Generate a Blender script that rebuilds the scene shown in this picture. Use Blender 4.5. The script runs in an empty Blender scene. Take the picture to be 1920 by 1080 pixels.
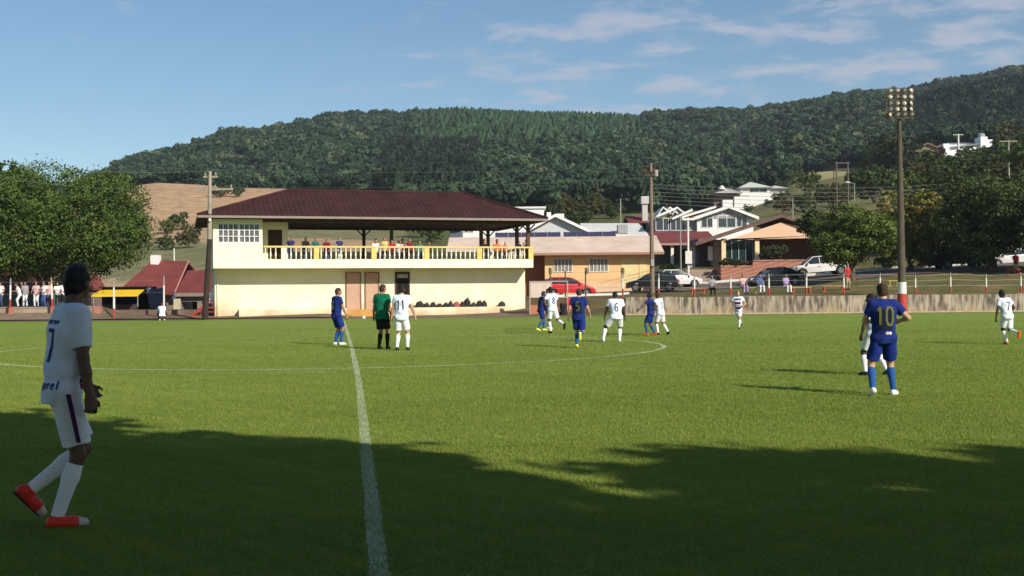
import bpy, math, random
import numpy as np
from mathutils import Vector, Matrix, noise as mnoise
R = math.radians
PI = math.pi
rng = np.random.default_rng(7)
random.seed(7)
scn = bpy.context.scene
COL = scn.collection

# ------------------------------------------------------------------ camera
F = 2100.0            # focal length in photograph pixels (1920 wide)
CAMH = 1.47
cam_d = bpy.data.cameras.new('camera')
cam = bpy.data.objects.new('camera', cam_d)
COL.objects.link(cam)
cam_d.sensor_width = 36.0
cam_d.lens = 36.0 * F / 1920.0
cam_d.clip_start = 0.1
cam_d.clip_end = 6000.0
ROLL, PITCH = 0.0094, 11.0 / F
_fwd = Vector((0, math.cos(PITCH), math.sin(PITCH)))
_up0 = Vector((0, -math.sin(PITCH), math.cos(PITCH)))
_rt0 = Vector((1, 0, 0))
_rt = _rt0 * math.cos(ROLL) - _up0 * math.sin(ROLL)
_up = _rt0 * math.sin(ROLL) + _up0 * math.cos(ROLL)
M3 = Matrix((_rt, _up, -_fwd)).transposed()
cam.matrix_world = Matrix.Translation((0, 0, CAMH)) @ M3.to_4x4()
scn.camera = cam

# ------------------------------------------------------------------ world and sun
SUN_EL, SUN_AZ_X, SUN_AZ_Y = R(31.0), 0.66, -0.75
w = bpy.data.worlds.new('World'); scn.world = w; w.use_nodes = True
nt = w.node_tree; nt.nodes.clear()
sky = nt.nodes.new('ShaderNodeTexSky'); sky.sky_type = 'NISHITA'; sky.sun_disc = False
sky.sun_elevation = SUN_EL
sky.sun_rotation = math.atan2(SUN_AZ_X, SUN_AZ_Y)
sky.altitude = 400; sky.air_density = 1.0; sky.dust_density = 0.35; sky.ozone_density = 1.6
tc = nt.nodes.new('ShaderNodeTexCoord')
# clouds live on a flat layer high over the valley: project the direction onto it
sep = nt.nodes.new('ShaderNodeSeparateXYZ'); nt.links.new(tc.outputs['Generated'], sep.inputs[0])
def wmath(op, a, b=None, clamp=False):
    n = nt.nodes.new('ShaderNodeMath'); n.operation = op; n.use_clamp = clamp
    for i, v in enumerate((a, b)):
        if v is None: continue
        if isinstance(v, (int, float)): n.inputs[i].default_value = v
        else: nt.links.new(v, n.inputs[i])
    return n.outputs[0]
zc = wmath('MAXIMUM', sep.outputs[2], 0.02)
zc = wmath('ADD', zc, 0.12)
cx = wmath('DIVIDE', sep.outputs[0], zc); cy = wmath('DIVIDE', sep.outputs[1], zc)
comb = nt.nodes.new('ShaderNodeCombineXYZ'); nt.links.new(cx, comb.inputs[0]); nt.links.new(cy, comb.inputs[1])
mp = nt.nodes.new('ShaderNodeMapping'); nt.links.new(comb.outputs[0], mp.inputs[0])
mp.inputs['Rotation'].default_value = (0, 0, R(28)); mp.inputs['Scale'].default_value = (1.0, 1.25, 1)
n1 = nt.nodes.new('ShaderNodeTexNoise'); nt.links.new(mp.outputs[0], n1.inputs['Vector'])
n1.inputs['Scale'].default_value = 4.6; n1.inputs['Detail'].default_value = 9; n1.inputs['Roughness'].default_value = 0.6; n1.inputs['Distortion'].default_value = 0.25
n2 = nt.nodes.new('ShaderNodeTexNoise'); nt.links.new(mp.outputs[0], n2.inputs['Vector'])
n2.inputs['Scale'].default_value = 0.75; n2.inputs['Detail'].default_value = 3
# the clouds gather towards the right hand (east) side of the valley
side = wmath('MULTIPLY', wmath('ADD', cx, -0.1), 0.085)
side = wmath('MINIMUM', side, 0.085)
dens = wmath('ADD', wmath('MULTIPLY', n1.outputs[0], 0.95), wmath('MULTIPLY', n2.outputs[0], 0.35))
dens = wmath('ADD', dens, side)
ramp = nt.nodes.new('ShaderNodeMapRange'); nt.links.new(dens, ramp.inputs[0])
ramp.interpolation_type = 'SMOOTHSTEP'
ramp.inputs[1].default_value = 0.650; ramp.inputs[2].default_value = 0.86
ramp.inputs[3].default_value = 0.0; ramp.inputs[4].default_value = 0.66
mixc = nt.nodes.new('ShaderNodeMix'); mixc.data_type = 'RGBA'
hsv = nt.nodes.new('ShaderNodeHueSaturation'); hsv.inputs['Saturation'].default_value = 1.18; hsv.inputs['Hue'].default_value = .494; hsv.inputs['Value'].default_value = 1.16
nt.links.new(sky.outputs[0], hsv.inputs['Color'])
nt.links.new(ramp.outputs[0], mixc.inputs[0]); nt.links.new(hsv.outputs[0], mixc.inputs[6])
mixc.inputs[7].default_value = (5.9, 6.0, 6.9, 1)
bg = nt.nodes.new('ShaderNodeBackground'); nt.links.new(mixc.outputs[2], bg.inputs[0])
bg.inputs[1].default_value = 0.079
wo = nt.nodes.new('ShaderNodeOutputWorld'); nt.links.new(bg.outputs[0], wo.inputs[0])

sd = bpy.data.lights.new('sun', 'SUN'); sun = bpy.data.objects.new('sun', sd); COL.objects.link(sun)
sd.energy = 5.0; sd.angle = R(0.5); sd.color = (1.0, 0.93, 0.82)
_l = math.hypot(SUN_AZ_X, SUN_AZ_Y)
sdir = Vector((SUN_AZ_X / _l * math.cos(SUN_EL), SUN_AZ_Y / _l * math.cos(SUN_EL), math.sin(SUN_EL)))
sun.rotation_euler = sdir.to_track_quat('Z', 'Y').to_euler()
sun.location = (30, -30, 40)
vs = scn.view_settings
vs.view_transform = 'Standard'; vs.look = 'None'; vs.gamma = 1; vs.exposure = 0.27; vs.use_curve_mapping = False
scn.render.resolution_x, scn.render.resolution_y = 1024, 576

# ------------------------------------------------------------------ where a pixel of the survey photograph lies
def hor(u): return 551.0 - ROLL * (u - 960)
def ray(u, v):
    d = M3 @ Vector(((u - 960) / F, (540 - v) / F, -1)); return d / d.y
def at(u, v, d):
    r = ray(u, v); return Vector((r.x * d, d, CAMH + r.z * d))
def gp(u, v, z=0.0):
    r = ray(u, v); d = (z - CAMH) / r.z; return Vector((r.x * d, d, z))
def zy(u, v, d): return at(u, v, d).z

# ------------------------------------------------------------------ materials
MATS = {}
def mat(name, col, rough=0.75, var=0.12, scale=3.0, bump=0.0, bscale=40.0, metal=0.0, spec=0.3, trans=0.0, col2=None, detail=6, stretch=None, obj=True):
    if name in MATS: return MATS[name]
    m = bpy.data.materials.new(name); m.use_nodes = True; t = m.node_tree
    b = t.nodes['Principled BSDF']
    b.inputs['Roughness'].default_value = rough; b.inputs['Metallic'].default_value = metal
    b.inputs['Specular IOR Level'].default_value = spec
    c = t.nodes.new('ShaderNodeTexCoord')
    src = c.outputs['Object']
    if stretch:
        mpn = t.nodes.new('ShaderNodeMapping'); mpn.inputs['Scale'].default_value = stretch
        t.links.new(src, mpn.inputs[0]); src = mpn.outputs[0]
    n = t.nodes.new('ShaderNodeTexNoise'); n.inputs['Scale'].default_value = scale; n.inputs['Detail'].default_value = detail; n.inputs['Roughness'].default_value = 0.6
    t.links.new(src, n.inputs['Vector'])
    mx = t.nodes.new('ShaderNodeMix'); mx.data_type = 'RGBA'
    rp = t.nodes.new('ShaderNodeMapRange'); rp.inputs[1].default_value = 0.32; rp.inputs[2].default_value = 0.68
    t.links.new(n.outputs[0], rp.inputs[0]); t.links.new(rp.outputs[0], mx.inputs[0])
    if col2 is None:
        a = tuple(max(0, x * (1 - var)) for x in col); bb = tuple(min(1, x * (1 + var)) for x in col)
    else: a, bb = col, col2
    mx.inputs[6].default_value = (*a, 1); mx.inputs[7].default_value = (*bb, 1)
    t.links.new(mx.outputs[2], b.inputs['Base Color'])
    if bump:
        n2 = t.nodes.new('ShaderNodeTexNoise'); n2.inputs['Scale'].default_value = bscale; n2.inputs['Detail'].default_value = 4
        t.links.new(src, n2.inputs['Vector'])
        bm = t.nodes.new('ShaderNodeBump'); bm.inputs['Strength'].default_value = bump; bm.inputs['Distance'].default_value = 0.05
        t.links.new(n2.outputs[0], bm.inputs['Height']); t.links.new(bm.outputs[0], b.inputs['Normal'])
    MATS[name] = m; return m

def attr_mat(name, rough=0.85, noise_amt=0.25, nscale=1.2, trans=0.0, spec=0.15, detail=8, bump=0.0):
    """colour comes from the mesh's own colour attribute (each leaf, each patch of land), varied by noise"""
    if name in MATS: return MATS[name]
    m = bpy.data.materials.new(name); m.use_nodes = True; t = m.node_tree
    b = t.nodes['Principled BSDF']; b.inputs['Roughness'].default_value = rough; b.inputs['Specular IOR Level'].default_value = spec
    a = t.nodes.new('ShaderNodeAttribute'); a.attribute_name = 'Col'
    out = a.outputs['Color']
    if noise_amt:
        c = t.nodes.new('ShaderNodeTexCoord')
        n = t.nodes.new('ShaderNodeTexNoise'); n.inputs['Scale'].default_value = nscale; n.inputs['Detail'].default_value = detail; n.inputs['Roughness'].default_value = 0.65
        t.links.new(c.outputs['Object'], n.inputs['Vector'])
        rp = t.nodes.new('ShaderNodeMapRange'); rp.inputs[1].default_value = 0.3; rp.inputs[2].default_value = 0.7
        rp.inputs[3].default_value = 1 - noise_amt; rp.inputs[4].default_value = 1 + noise_amt
        t.links.new(n.outputs[0], rp.inputs[0])
        vm = t.nodes.new('ShaderNodeVectorMath'); vm.operation = 'SCALE'
        t.links.new(out, vm.inputs[0]); t.links.new(rp.outputs[0], vm.inputs['Scale']); out = vm.outputs[0]
        if bump:
            bm = t.nodes.new('ShaderNodeBump'); bm.inputs['Strength'].default_value = bump; bm.inputs['Distance'].default_value = 0.1
            t.links.new(n.outputs[0], bm.inputs['Height']); t.links.new(bm.outputs[0], b.inputs['Normal'])
    t.links.new(out, b.inputs['Base Color'])
    if trans:
        tr = t.nodes.new('ShaderNodeBsdfTranslucent'); t.links.new(out, tr.inputs['Color'])
        ms = t.nodes.new('ShaderNodeMixShader'); ms.inputs[0].default_value = trans
        o = t.nodes['Material Output']
        t.links.new(b.outputs[0], ms.inputs[1]); t.links.new(tr.outputs[0], ms.inputs[2]); t.links.new(ms.outputs[0], o.inputs[0])
    MATS[name] = m; return m

# ------------------------------------------------------------------ objects
def props(o, label=None, cat=None, group=None, kind=None):
    if label: o['label'] = label
    if cat: o['category'] = cat
    if group: o['group'] = group
    if kind: o['kind'] = kind
    return o
def thing(name, label, cat, loc=(0, 0, 0), rz=0.0, group=None):
    o = bpy.data.objects.new(name, None); COL.objects.link(o)
    o.location = loc; o.rotation_euler = (0, 0, rz); o.empty_display_size = 0.3
    return props(o, label, cat, group)
def link(name, me, m, parent=None):
    o = bpy.data.objects.new(name, me); COL.objects.link(o)
    if parent is not None: o.parent = parent
    if m is not None:
        for x in (m if isinstance(m, (list, tuple)) else [m]): me.materials.append(x)
    return o
def copy_tree(o, parent=None):
    c = o.copy(); COL.objects.link(c)
    if parent is not None: c.parent = parent
    for ch in list(o.children): copy_tree(ch, c)
    return c

def mesh_np(name, V, Fq, cols=None, smooth=False, fcols=None):
    """V (n,3), Fq (m,3|4) -> mesh; cols per vertex rgb"""
    me = bpy.data.meshes.new(name)
    V = np.asarray(V, np.float32); Fq = np.asarray(Fq, np.int32); k = Fq.shape[1]
    me.vertices.add(len(V)); me.vertices.foreach_set('co', V.ravel())
    me.loops.add(Fq.size); me.loops.foreach_set('vertex_index', Fq.ravel())
    me.polygons.add(len(Fq)); me.polygons.foreach_set('loop_start', np.arange(0, Fq.size, k, dtype=np.int32))
    me.polygons.foreach_set('loop_total', np.full(len(Fq), k, np.int32))
    if smooth: me.polygons.foreach_set('use_smooth', np.ones(len(Fq), bool))
    me.update(calc_edges=True)
    if cols is not None:
        at_ = me.color_attributes.new('Col', 'FLOAT_COLOR', 'POINT')
        c4 = np.ones((len(V), 4), np.float32); c4[:, :3] = cols
        at_.data.foreach_set('color', c4.ravel())
    return me

class MB:
    def __init__(s): s.v = []; s.f = []; s.m = []; s.mi = 0
    def add(s, pts, faces):
        n = len(s.v); s.v += [tuple(p) for p in pts]
        for f in faces: s.f.append(tuple(n + i for i in f)); s.m.append(s.mi)
        return s
    def box(s, c, size, rz=0.0, tilt=None):
        hx, hy, hz = size[0] / 2, size[1] / 2, size[2] / 2
        P = [Vector((x, y, z)) for z in (-hz, hz) for y in (-hy, hy) for x in (-hx, hx)]
        M = Matrix.Rotation(rz, 3, 'Z')
        if tilt is not None: M = M @ tilt
        P = [M @ p + Vector(c) for p in P]
        return s.add(P, [(0, 2, 3, 1), (4, 5, 7, 6), (0, 1, 5, 4), (2, 6, 7, 3), (0, 4, 6, 2), (1, 3, 7, 5)])
    def span(s, x0, x1, y0, y1, z0, z1):
        return s.box(((x0 + x1) / 2, (y0 + y1) / 2, (z0 + z1) / 2), (abs(x1 - x0), abs(y1 - y0), abs(z1 - z0)))
    def cyl(s, a, b, r0, r1=None, n=10, caps=True):
        r1 = r0 if r1 is None else r1
        a, b = Vector(a), Vector(b); d = (b - a).normalized()
        u = d.orthogonal().normalized(); v = d.cross(u)
        P = []
        for c, r in ((a, r0), (b, r1)):
            for i in range(n):
                t = 2 * PI * i / n; P.append(c + (u * math.cos(t) + v * math.sin(t)) * r)
        Fs = [(i, (i + 1) % n, n + (i + 1) % n, n + i) for i in range(n)]
        if caps: Fs += [tuple(range(n - 1, -1, -1)), tuple(range(n, 2 * n))]
        return s.add(P, Fs)
    def path(s, pts, r, n=8):
        for a, b in zip(pts[:-1], pts[1:]): s.cyl(a, b, r, r, n)
        return s
    def lathe(s, prof, c=(0, 0, 0), n=12):
        c = Vector(c); P = []; k = len(prof)
        for r, z in prof:
            for i in range(n):
                t = 2 * PI * i / n; P.append(c + Vector((r * math.cos(t), r * math.sin(t), z)))
        Fs = []
        for j in range(k - 1):
            for i in range(n): Fs.append((j * n + i, j * n + (i + 1) % n, (j + 1) * n + (i + 1) % n, (j + 1) * n + i))
        Fs += [tuple(range(n - 1, -1, -1)), tuple(range((k - 1) * n, k * n))]
        return s.add(P, Fs)
    def prism(s, poly, axis, a0, a1):
        """poly = 2-D points in the plane across 'axis'; extruded from a0 to a1"""
        n = len(poly); P = []
        for a in (a0, a1):
            for p in poly:
                P.append({'x': (a, p[0], p[1]), 'y': (p[0], a, p[1]), 'z': (p[0], p[1], a)}[axis])
        Fs = [(i, (i + 1) % n, n + (i + 1) % n, n + i) for i in range(n)] + [tuple(range(n - 1, -1, -1)), tuple(range(n, 2 * n))]
        return s.add(P, Fs)
    def poly(s, pts): return s.add(pts, [tuple(range(len(pts)))])
    def slab(s, pts, t):
        """a thick sheet: pts in order, thickness t downward along z"""
        n = len(pts); P = [Vector(p) for p in pts] + [Vector(p) - Vector((0, 0, t)) for p in pts]
        return s.add(P, [tuple(range(n)), tuple(range(2 * n - 1, n - 1, -1))] + [(i, n + i, n + (i + 1) % n, (i + 1) % n) for i in range(n)])
    def build(s, name, m, parent=None, smooth=False, bevel=0.0):
        me = bpy.data.meshes.new(name); me.from_pydata(s.v, [], s.f); me.validate(); me.update()
        import bmesh
        bm = bmesh.new(); bm.from_mesh(me)
        bmesh.ops.recalc_face_normals(bm, faces=bm.faces)
        if bevel: bmesh.ops.bevel(bm, geom=[e for e in bm.edges if e.is_manifold and e.calc_face_angle(0) > 0.5], offset=bevel, segments=2, affect='EDGES', profile=0.6, clamp_overlap=True)
        bm.to_mesh(me); bm.free()
        if smooth or bevel:
            for p in me.polygons: p.use_smooth = True
            try: me.set_sharp_from_angle(angle=R(40))
            except Exception: pass
        o = link(name, me, m, parent)
        if s.m and max(s.m) > 0 and not bevel:
            for p, i in zip(me.polygons, s.m): p.material_index = i
        return o
def tagm(o, label, cat, group=None, kind=None): return props(o, label, cat, group, kind)
# ------------------------------------------------------------------ land
SIL = np.array([(-1500,470),(-400,440),(0,400),(120,365),(170,338),(200,318),(250,292),(300,286),(345,281),(400,261),(430,247),(490,246),(520,233),(570,228),(600,211),(640,206),(690,206),(730,203),(760,211),(790,203),(850,202),(950,205),(1040,209),(1100,212),(1200,216),(1230,208),(1300,203),(1350,198),(1400,200),(1450,193),(1520,183),(1600,170),(1660,166),(1700,163),(1760,150),(1820,141),(1860,133),(1920,118),(2100,80),(2500,60),(3600,150)], float)
CREST = 850.0
TREE_H = 8.0
def crest_z(u): return 1.47 + (hor(u) - np.interp(u, SIL[:, 0], SIL[:, 1])) / F * CREST - TREE_H
def Z(u, v, d): return 1.47 + (hor(u) - v) / F * d
_near_l = [(72.2, .1), (75, .35), (82, .5), (92, -.6), (115, -.1)]
_near_h = [(72.2, .1), (73.3, .86), (78, .92), (83, .7), (92, -.6), (115, -.1)]
COLS = {
 -1500: _near_h + [(300, 4), (500, 10)],
 -200: _near_h + [(150, 1.5), (200, 5), (330, 14), (420, 12)],
 60:   _near_h + [(150, 3), (200, 8), (330, Z(60, 400, 330)), (400, Z(60, 400, 400) - 6)],
 180:  _near_h + [(150, Z(180, 500, 150)), (200, Z(180, 462, 200)), (330, Z(180, 376, 330)), (400, Z(180, 372, 400) - 8)],
 240:  _near_l + [(150, Z(240, 490, 150)), (200, Z(240, 450, 200)), (330, Z(240, 347, 330)), (400, Z(240, 350, 400) - 6)],
 300:  _near_l + [(150, Z(300, 490, 150)), (200, Z(300, 446, 200)), (330, Z(300, 341, 330)), (400, Z(300, 344, 400) - 6)],
 350:  _near_l + [(150, Z(350, 488, 150)), (200, Z(350, 444, 200)), (330, Z(350, 343, 330)), (400, Z(350, 344, 400) - 6)],
 450:  _near_l + [(150, Z(450, 478, 150)), (200, Z(450, 440, 200)), (330, Z(450, 351, 330)), (400, Z(450, 352, 400) - 6)],
 600:  _near_l + [(150, Z(600, 470, 150)), (200, Z(600, 438, 200)), (330, Z(600, 353, 330)), (400, Z(600, 354, 400) - 6)],
 680:  [(72.2, 0), (75, .05), (95, .2), (115, 1.0), (150, Z(680, 470, 150)), (200, Z(680, 440, 200)), (330, Z(680, 364, 330)), (400, Z(680, 362, 400) - 6)],
 800:  [(72.2, 0), (75, .05), (92, .4), (115, 1.6), (150, Z(800, 474, 150)), (200, Z(800, 440, 200)), (330, Z(800, 392, 330)), (400, Z(800, 380, 400))],
 960:  [(72.2, 0), (76, .0), (84, .9), (100, 1.3), (120, 3.2), (150, 6), (250, Z(960, 412, 250)), (330, Z(960, 398, 330))],
 1030: [(72.2, -.05), (76, .15), (82, 1.2), (100, 1.4), (120, 3.6), (150, 7), (250, Z(1030, 408, 250)), (330, Z(1030, 396, 330))],
 1166: [(72.2, -.05), (73.5, .35), (78, 1.15), (86, 1.45), (100, 1.75), (120, 4.1), (150, 8), (250, Z(1170, 404, 250)), (330, Z(1170, 388, 330))],
 1178: [(72.2, 1.15), (75, 1.2), (86, 1.45), (100, 1.8), (120, 4.2), (150, 8), (250, Z(1180, 404, 250)), (330, Z(1180, 388, 330))],
 1300: [(72.2, 1.15), (75, 1.25), (86, 1.6), (92, 1.9), (98, 2.2), (105, 3.4), (125, 6.6), (150, Z(1300, 438, 150)), (250, Z(1300, 402, 250)), (300, Z(1300, 392, 300)), (400, Z(1300, 370, 400))],
 1400: [(72.2, 1.15), (75, 1.3), (86, 1.8), (96, 2.35), (105, 4.1), (125, 7), (150, Z(1400, 430, 150)), (250, Z(1400, 398, 250)), (300, Z(1400, 386, 300)), (400, Z(1400, 364, 400))],
 1500: [(72.2, 1.15), (75, 1.3), (86, 1.95), (96, 2.7), (105, 4.1), (130, 8), (180, Z(1500, 402, 180)), (250, Z(1500, 372, 250)), (310, Z(1500, 347, 310)), (370, Z(1500, 324, 370)), (400, Z(1500, 330, 400))],
 1600: [(72.2, 1.15), (75, 1.4), (86, 2.4), (96, 3.0), (110, 4.6), (150, 11), (200, Z(1600, 382, 200)), (260, Z(1600, 350, 260)), (320, Z(1600, 326, 320)), (400, Z(1600, 315, 400))],
 1700: [(72.2, 1.15), (75, 1.5), (85, 2.7), (95, 3.2), (110, 5.2), (150, 12), (200, Z(1700, 366, 200)), (260, Z(1700, 330, 260)), (320, Z(1700, 300, 320)), (400, Z(1700, 292, 400))],
 1900: [(72.2, 1.15), (75, 1.6), (85, 3.0), (100, 4.0), (120, 7), (160, 16), (220, Z(1900, 330, 220)), (300, Z(1900, 292, 300)), (400, Z(1900, 272, 400))],
 2200: [(72.2, 1.15), (75, 1.7), (85, 3.2), (100, 4.6), (120, 8), (160, 17), (220, 26), (300, 42), (400, 62)],
 3600: [(72.2, 1.15), (75, 1.8), (85, 3.2), (120, 9), (200, 22), (400, 50)],
}
UC = np.array(sorted(COLS), float)
DS = np.concatenate([np.arange(72.2, 130, 1.4), np.geomspace(130, 1500, 110)])
TAB = []
for u in UC:
    pts = list(COLS[int(u)]) + [(CREST, float(crest_z(u))), (1500, float(crest_z(u)) * 0.5)]
    TAB.append(np.interp(DS, [p[0] for p in pts], [p[1] for p in pts]))
TAB = np.array(TAB)
def gz_arr(X, Y):
    X = np.asarray(X, float); Y = np.asarray(Y, float)
    u = np.clip(960 + F * X / Y, -1500, 3600)
    ui = np.clip(np.searchsorted(UC, u) - 1, 0, len(UC) - 2); t = (u - UC[ui]) / (UC[ui + 1] - UC[ui])
    t = t * t * (3 - 2 * t) * 0.5 + t * 0.5
    di = np.clip(np.searchsorted(DS, Y) - 1, 0, len(DS) - 2); s = np.clip((Y - DS[di]) / (DS[di + 1] - DS[di]), 0, 1)
    z = (TAB[ui, di] * (1 - t) + TAB[ui + 1, di] * t) * (1 - s) + (TAB[ui, di + 1] * (1 - t) + TAB[ui + 1, di + 1] * t) * s
    # the crest line itself follows the skyline closely
    cz = crest_z(u); base = (TAB[ui, -1 - (DS[::-1] >= CREST).sum()] * 0)
    wgt = np.clip((Y - 450) / (CREST - 450), 0, 1) * (Y <= CREST)
    lin = (crest_col(ui, t))
    z = z + wgt * (cz - lin)
    und = np.clip((Y - 380) / 150, 0, 1) * np.clip((CREST - Y) / 120, 0, 1)
    z = z + und * (5.5 * np.sin(X * .013 + 1.3) * np.sin(Y * .017 + .4 + X * .004) + 3.0 * np.sin(X * .041 + Y * .021) + 2.2 * np.sin(Y * .05 - X * .027))
    return z
_ci = int(np.argmin(abs(DS - CREST)))
_cc = np.array([float(crest_z(u)) for u in UC])
def crest_col(ui, t): return _cc[ui] * (1 - t) + _cc[ui + 1] * t
def gz(X, Y):
    if Y < 72.2: return 0.0
    return float(gz_arr(np.array([X]), np.array([Y]))[0])

# what grows where (u along the view, d depth) : 0 grass bank, 1 dry field, 2 forest floor, 3 asphalt, 4 dirt
def fnoise(X, Y, s, k=0):
    return np.sin(X * s + k) * np.sin(Y * s * 1.3 + k * 2 + 0.7 * np.sin(X * s * .7)) + .5 * np.sin(X * s * 2.3 + Y * s * 1.9 + k)
def cover(X, Y):
    u = 960 + F * X / Y; n = fnoise(X, Y, .03)
    C = np.empty((len(X), 3)); C[:] = (.085, .095, .03)               # rough grass
    bank = (Y < 130) & (u > 1000)
    C[bank] = (.125, .11, .036); bb_ = bank & (fnoise(X, Y * 2.5, .5, 1) > .35); C[bb_] = (.16, .105, .05); bc_ = bank & (fnoise(X, Y * 2, .8, 4) < -.5); C[bc_] = (.085, .10, .03)
    leftn = (Y < 100) & (u <= 1000)
    C[leftn] = (.15, .11, .075)
    dry = (Y > 215) & (Y < 350 + 5 * n) & (u > 120) & (u < 720)
    C[dry] = (.42, .27, .15)
    mid = (Y > 120) & (Y <= 215) & (u < 760); C[mid] = (.17, .16, .075)
    dry2 = mid & (fnoise(X, Y, .05, 2) > .15); C[dry2] = (.36, .25, .14)
    hillr = (u > 1180) & (Y > 130) & (Y < 420); C[hillr] = (.16, .15, .05)
    fieldr = (u > 1490) & (u < 1590) & (Y > 318) & (Y < 375); C[fieldr] = (.34, .30, .13)
    fieldg = (u > 1200) & (u < 1345) & (Y > 220) & (Y < 300); C[fieldg] = (.26, .23, .09)
    fl = forest_mask(X, Y) > 0; C[fl] = (.03, .045, .018)
    clear = clearing(X, Y); C[clear] = (.17, .18, .075)
    return C
def clearing(X, Y):
    u = 960 + F * X / Y
    e = ((u - 1485) / 70) ** 2 + ((Y - 700) / 45) ** 2
    return e < 1
def forest_mask(X, Y):
    u = 960 + F * X / Y
    lim = np.interp(u, [-1500, 100, 160, 300, 450, 600, 700, 800, 950, 1200, 1400, 1480, 1500, 1600, 1640, 1800, 2400], [400, 380, 362, 365, 362, 362, 340, 255, 262, 262, 300, 315, 392, 392, 350, 330, 330])
    return ((Y > lim) & (Y < CREST + 60)).astype(int)

us = np.concatenate([np.arange(-1500, 0, 60), np.arange(0, 2000, 12), np.arange(2000, 3601, 60)])
UU, DD = np.meshgrid(us, DS, indexing='ij')
XX = (UU - 960) / F * DD
V = np.stack([XX.ravel(), DD.ravel(), gz_arr(XX.ravel(), DD.ravel())], 1)
nu, nd = UU.shape; idx = np.arange(nu * nd).reshape(nu, nd)
Q = np.stack([idx[:-1, :-1], idx[1:, :-1], idx[1:, 1:], idx[:-1, 1:]], -1).reshape(-1, 4)
me = mesh_np('hills', V, Q, cols=cover(V[:, 0], V[:, 1]), smooth=True)
hills = link('hills', me, attr_mat('land', noise_amt=.38, nscale=.35, detail=10, bump=.4)); props(hills, kind='structure')

M_dirt = mat('dirt', (.17, .12, .08), .95, col2=(.12, .11, .055), scale=.5, bump=.3, bscale=8)
g = MB(); g.poly([(-2500, -2500, -.35), (2500, -2500, -.35), (2500, 3500, -.35), (-2500, 3500, -.35)])
props(g.build('ground', M_dirt), kind='structure')

# pitch turf
M_turf = bpy.data.materials.new('turf'); M_turf.use_nodes = True
t = M_turf.node_tree; b = t.nodes['Principled BSDF']; b.inputs['Roughness'].default_value = .9; b.inputs['Specular IOR Level'].default_value = .1
tcn = t.nodes.new('ShaderNodeTexCoord')
def tnoise(scale, det, dist=0, stretch=None):
    n = t.nodes.new('ShaderNodeTexNoise'); n.inputs['Scale'].default_value = scale; n.inputs['Detail'].default_value = det; n.inputs['Distortion'].default_value = dist
    n.inputs['Roughness'].default_value = .65
    if stretch:
        m_ = t.nodes.new('ShaderNodeMapping'); m_.inputs['Scale'].default_value = stretch
        t.links.new(tcn.outputs['Object'], m_.inputs[0]); t.links.new(m_.outputs[0], n.inputs['Vector'])
    else: t.links.new(tcn.outputs['Object'], n.inputs['Vector'])
    return n.outputs[0]
def tmr(x, a, b_, c=0., d=1.):
    r = t.nodes.new('ShaderNodeMapRange'); t.links.new(x, r.inputs[0])
    for i, v in enumerate((a, b_, c, d)): r.inputs[i + 1].default_value = v
    return r.outputs[0]
def tmix(f, a, b_):
    m_ = t.nodes.new('ShaderNodeMix'); m_.data_type = 'RGBA'; t.links.new(f, m_.inputs[0])
    for i, v in ((6, a), (7, b_)):
        if isinstance(v, tuple): m_.inputs[i].default_value = (*v, 1)
        else: t.links.new(v, m_.inputs[i])
    return m_.outputs[2]
G1, G2, G3 = (.180, .265, .042), (.245, .305, .058), (.31, .31, .09)
c1 = tmix(tmr(tnoise(.22, 5, .5), .35, .65), G1, G2)
c2 = tmix(tmr(tnoise(1.3, 8), .5, .75, 0, .8), c1, G3)
c3 = tmix(tmr(tnoise(3.0, 8, 0, (1, .35, 1)), .3, .7, 0, .3), c2, (.12, .17, .025))
c4 = tmix(tmr(tnoise(38, 6), .35, .7, 0, .45), c3, (.10, .145, .02))
t.links.new(c4, b.inputs['Base Color'])
bp = t.nodes.new('ShaderNodeBump'); bp.inputs['Strength'].default_value = .6; bp.inputs['Distance'].default_value = .03
t.links.new(tnoise(45, 5), bp.inputs['Height']); t.links.new(bp.outputs[0], b.inputs['Normal'])
xs = np.arange(-70, 71, 2.0); ys = np.arange(-14, 73, 2.0)
GX, GY = np.meshgrid(xs, ys, indexing='ij')
gx, gy = GX.ravel(), GY.ravel().copy(); gy[gy > 70] = 71.4
V = np.stack([gx, gy, np.zeros(len(gx))], 1); i2 = np.arange(len(gx)).reshape(GX.shape)
Q = np.stack([i2[:-1, :-1], i2[1:, :-1], i2[1:, 1:], i2[:-1, 1:]], -1).reshape(-1, 4)
props(link('pitch', mesh_np('pitch', V, Q), M_turf), kind='structure')
# trodden earth along the far touch line
e = MB(); pts = []
xs2 = np.linspace(-60, 60, 160)
for i in range(len(xs2) - 1):
    a, b2 = xs2[i], xs2[i + 1]
    def edge(x): return 70.0 + .35 * math.sin(x * 1.3) + .25 * math.sin(x * 3.1) + (0.9 if x > 3 else 0)
    e.poly([(a, edge(a), .006), (b2, edge(b2), .006), (b2, 72.3, .03), (a, 72.3, .03)])
props(e.build('dirt_track', M_dirt), kind='structure')

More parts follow.
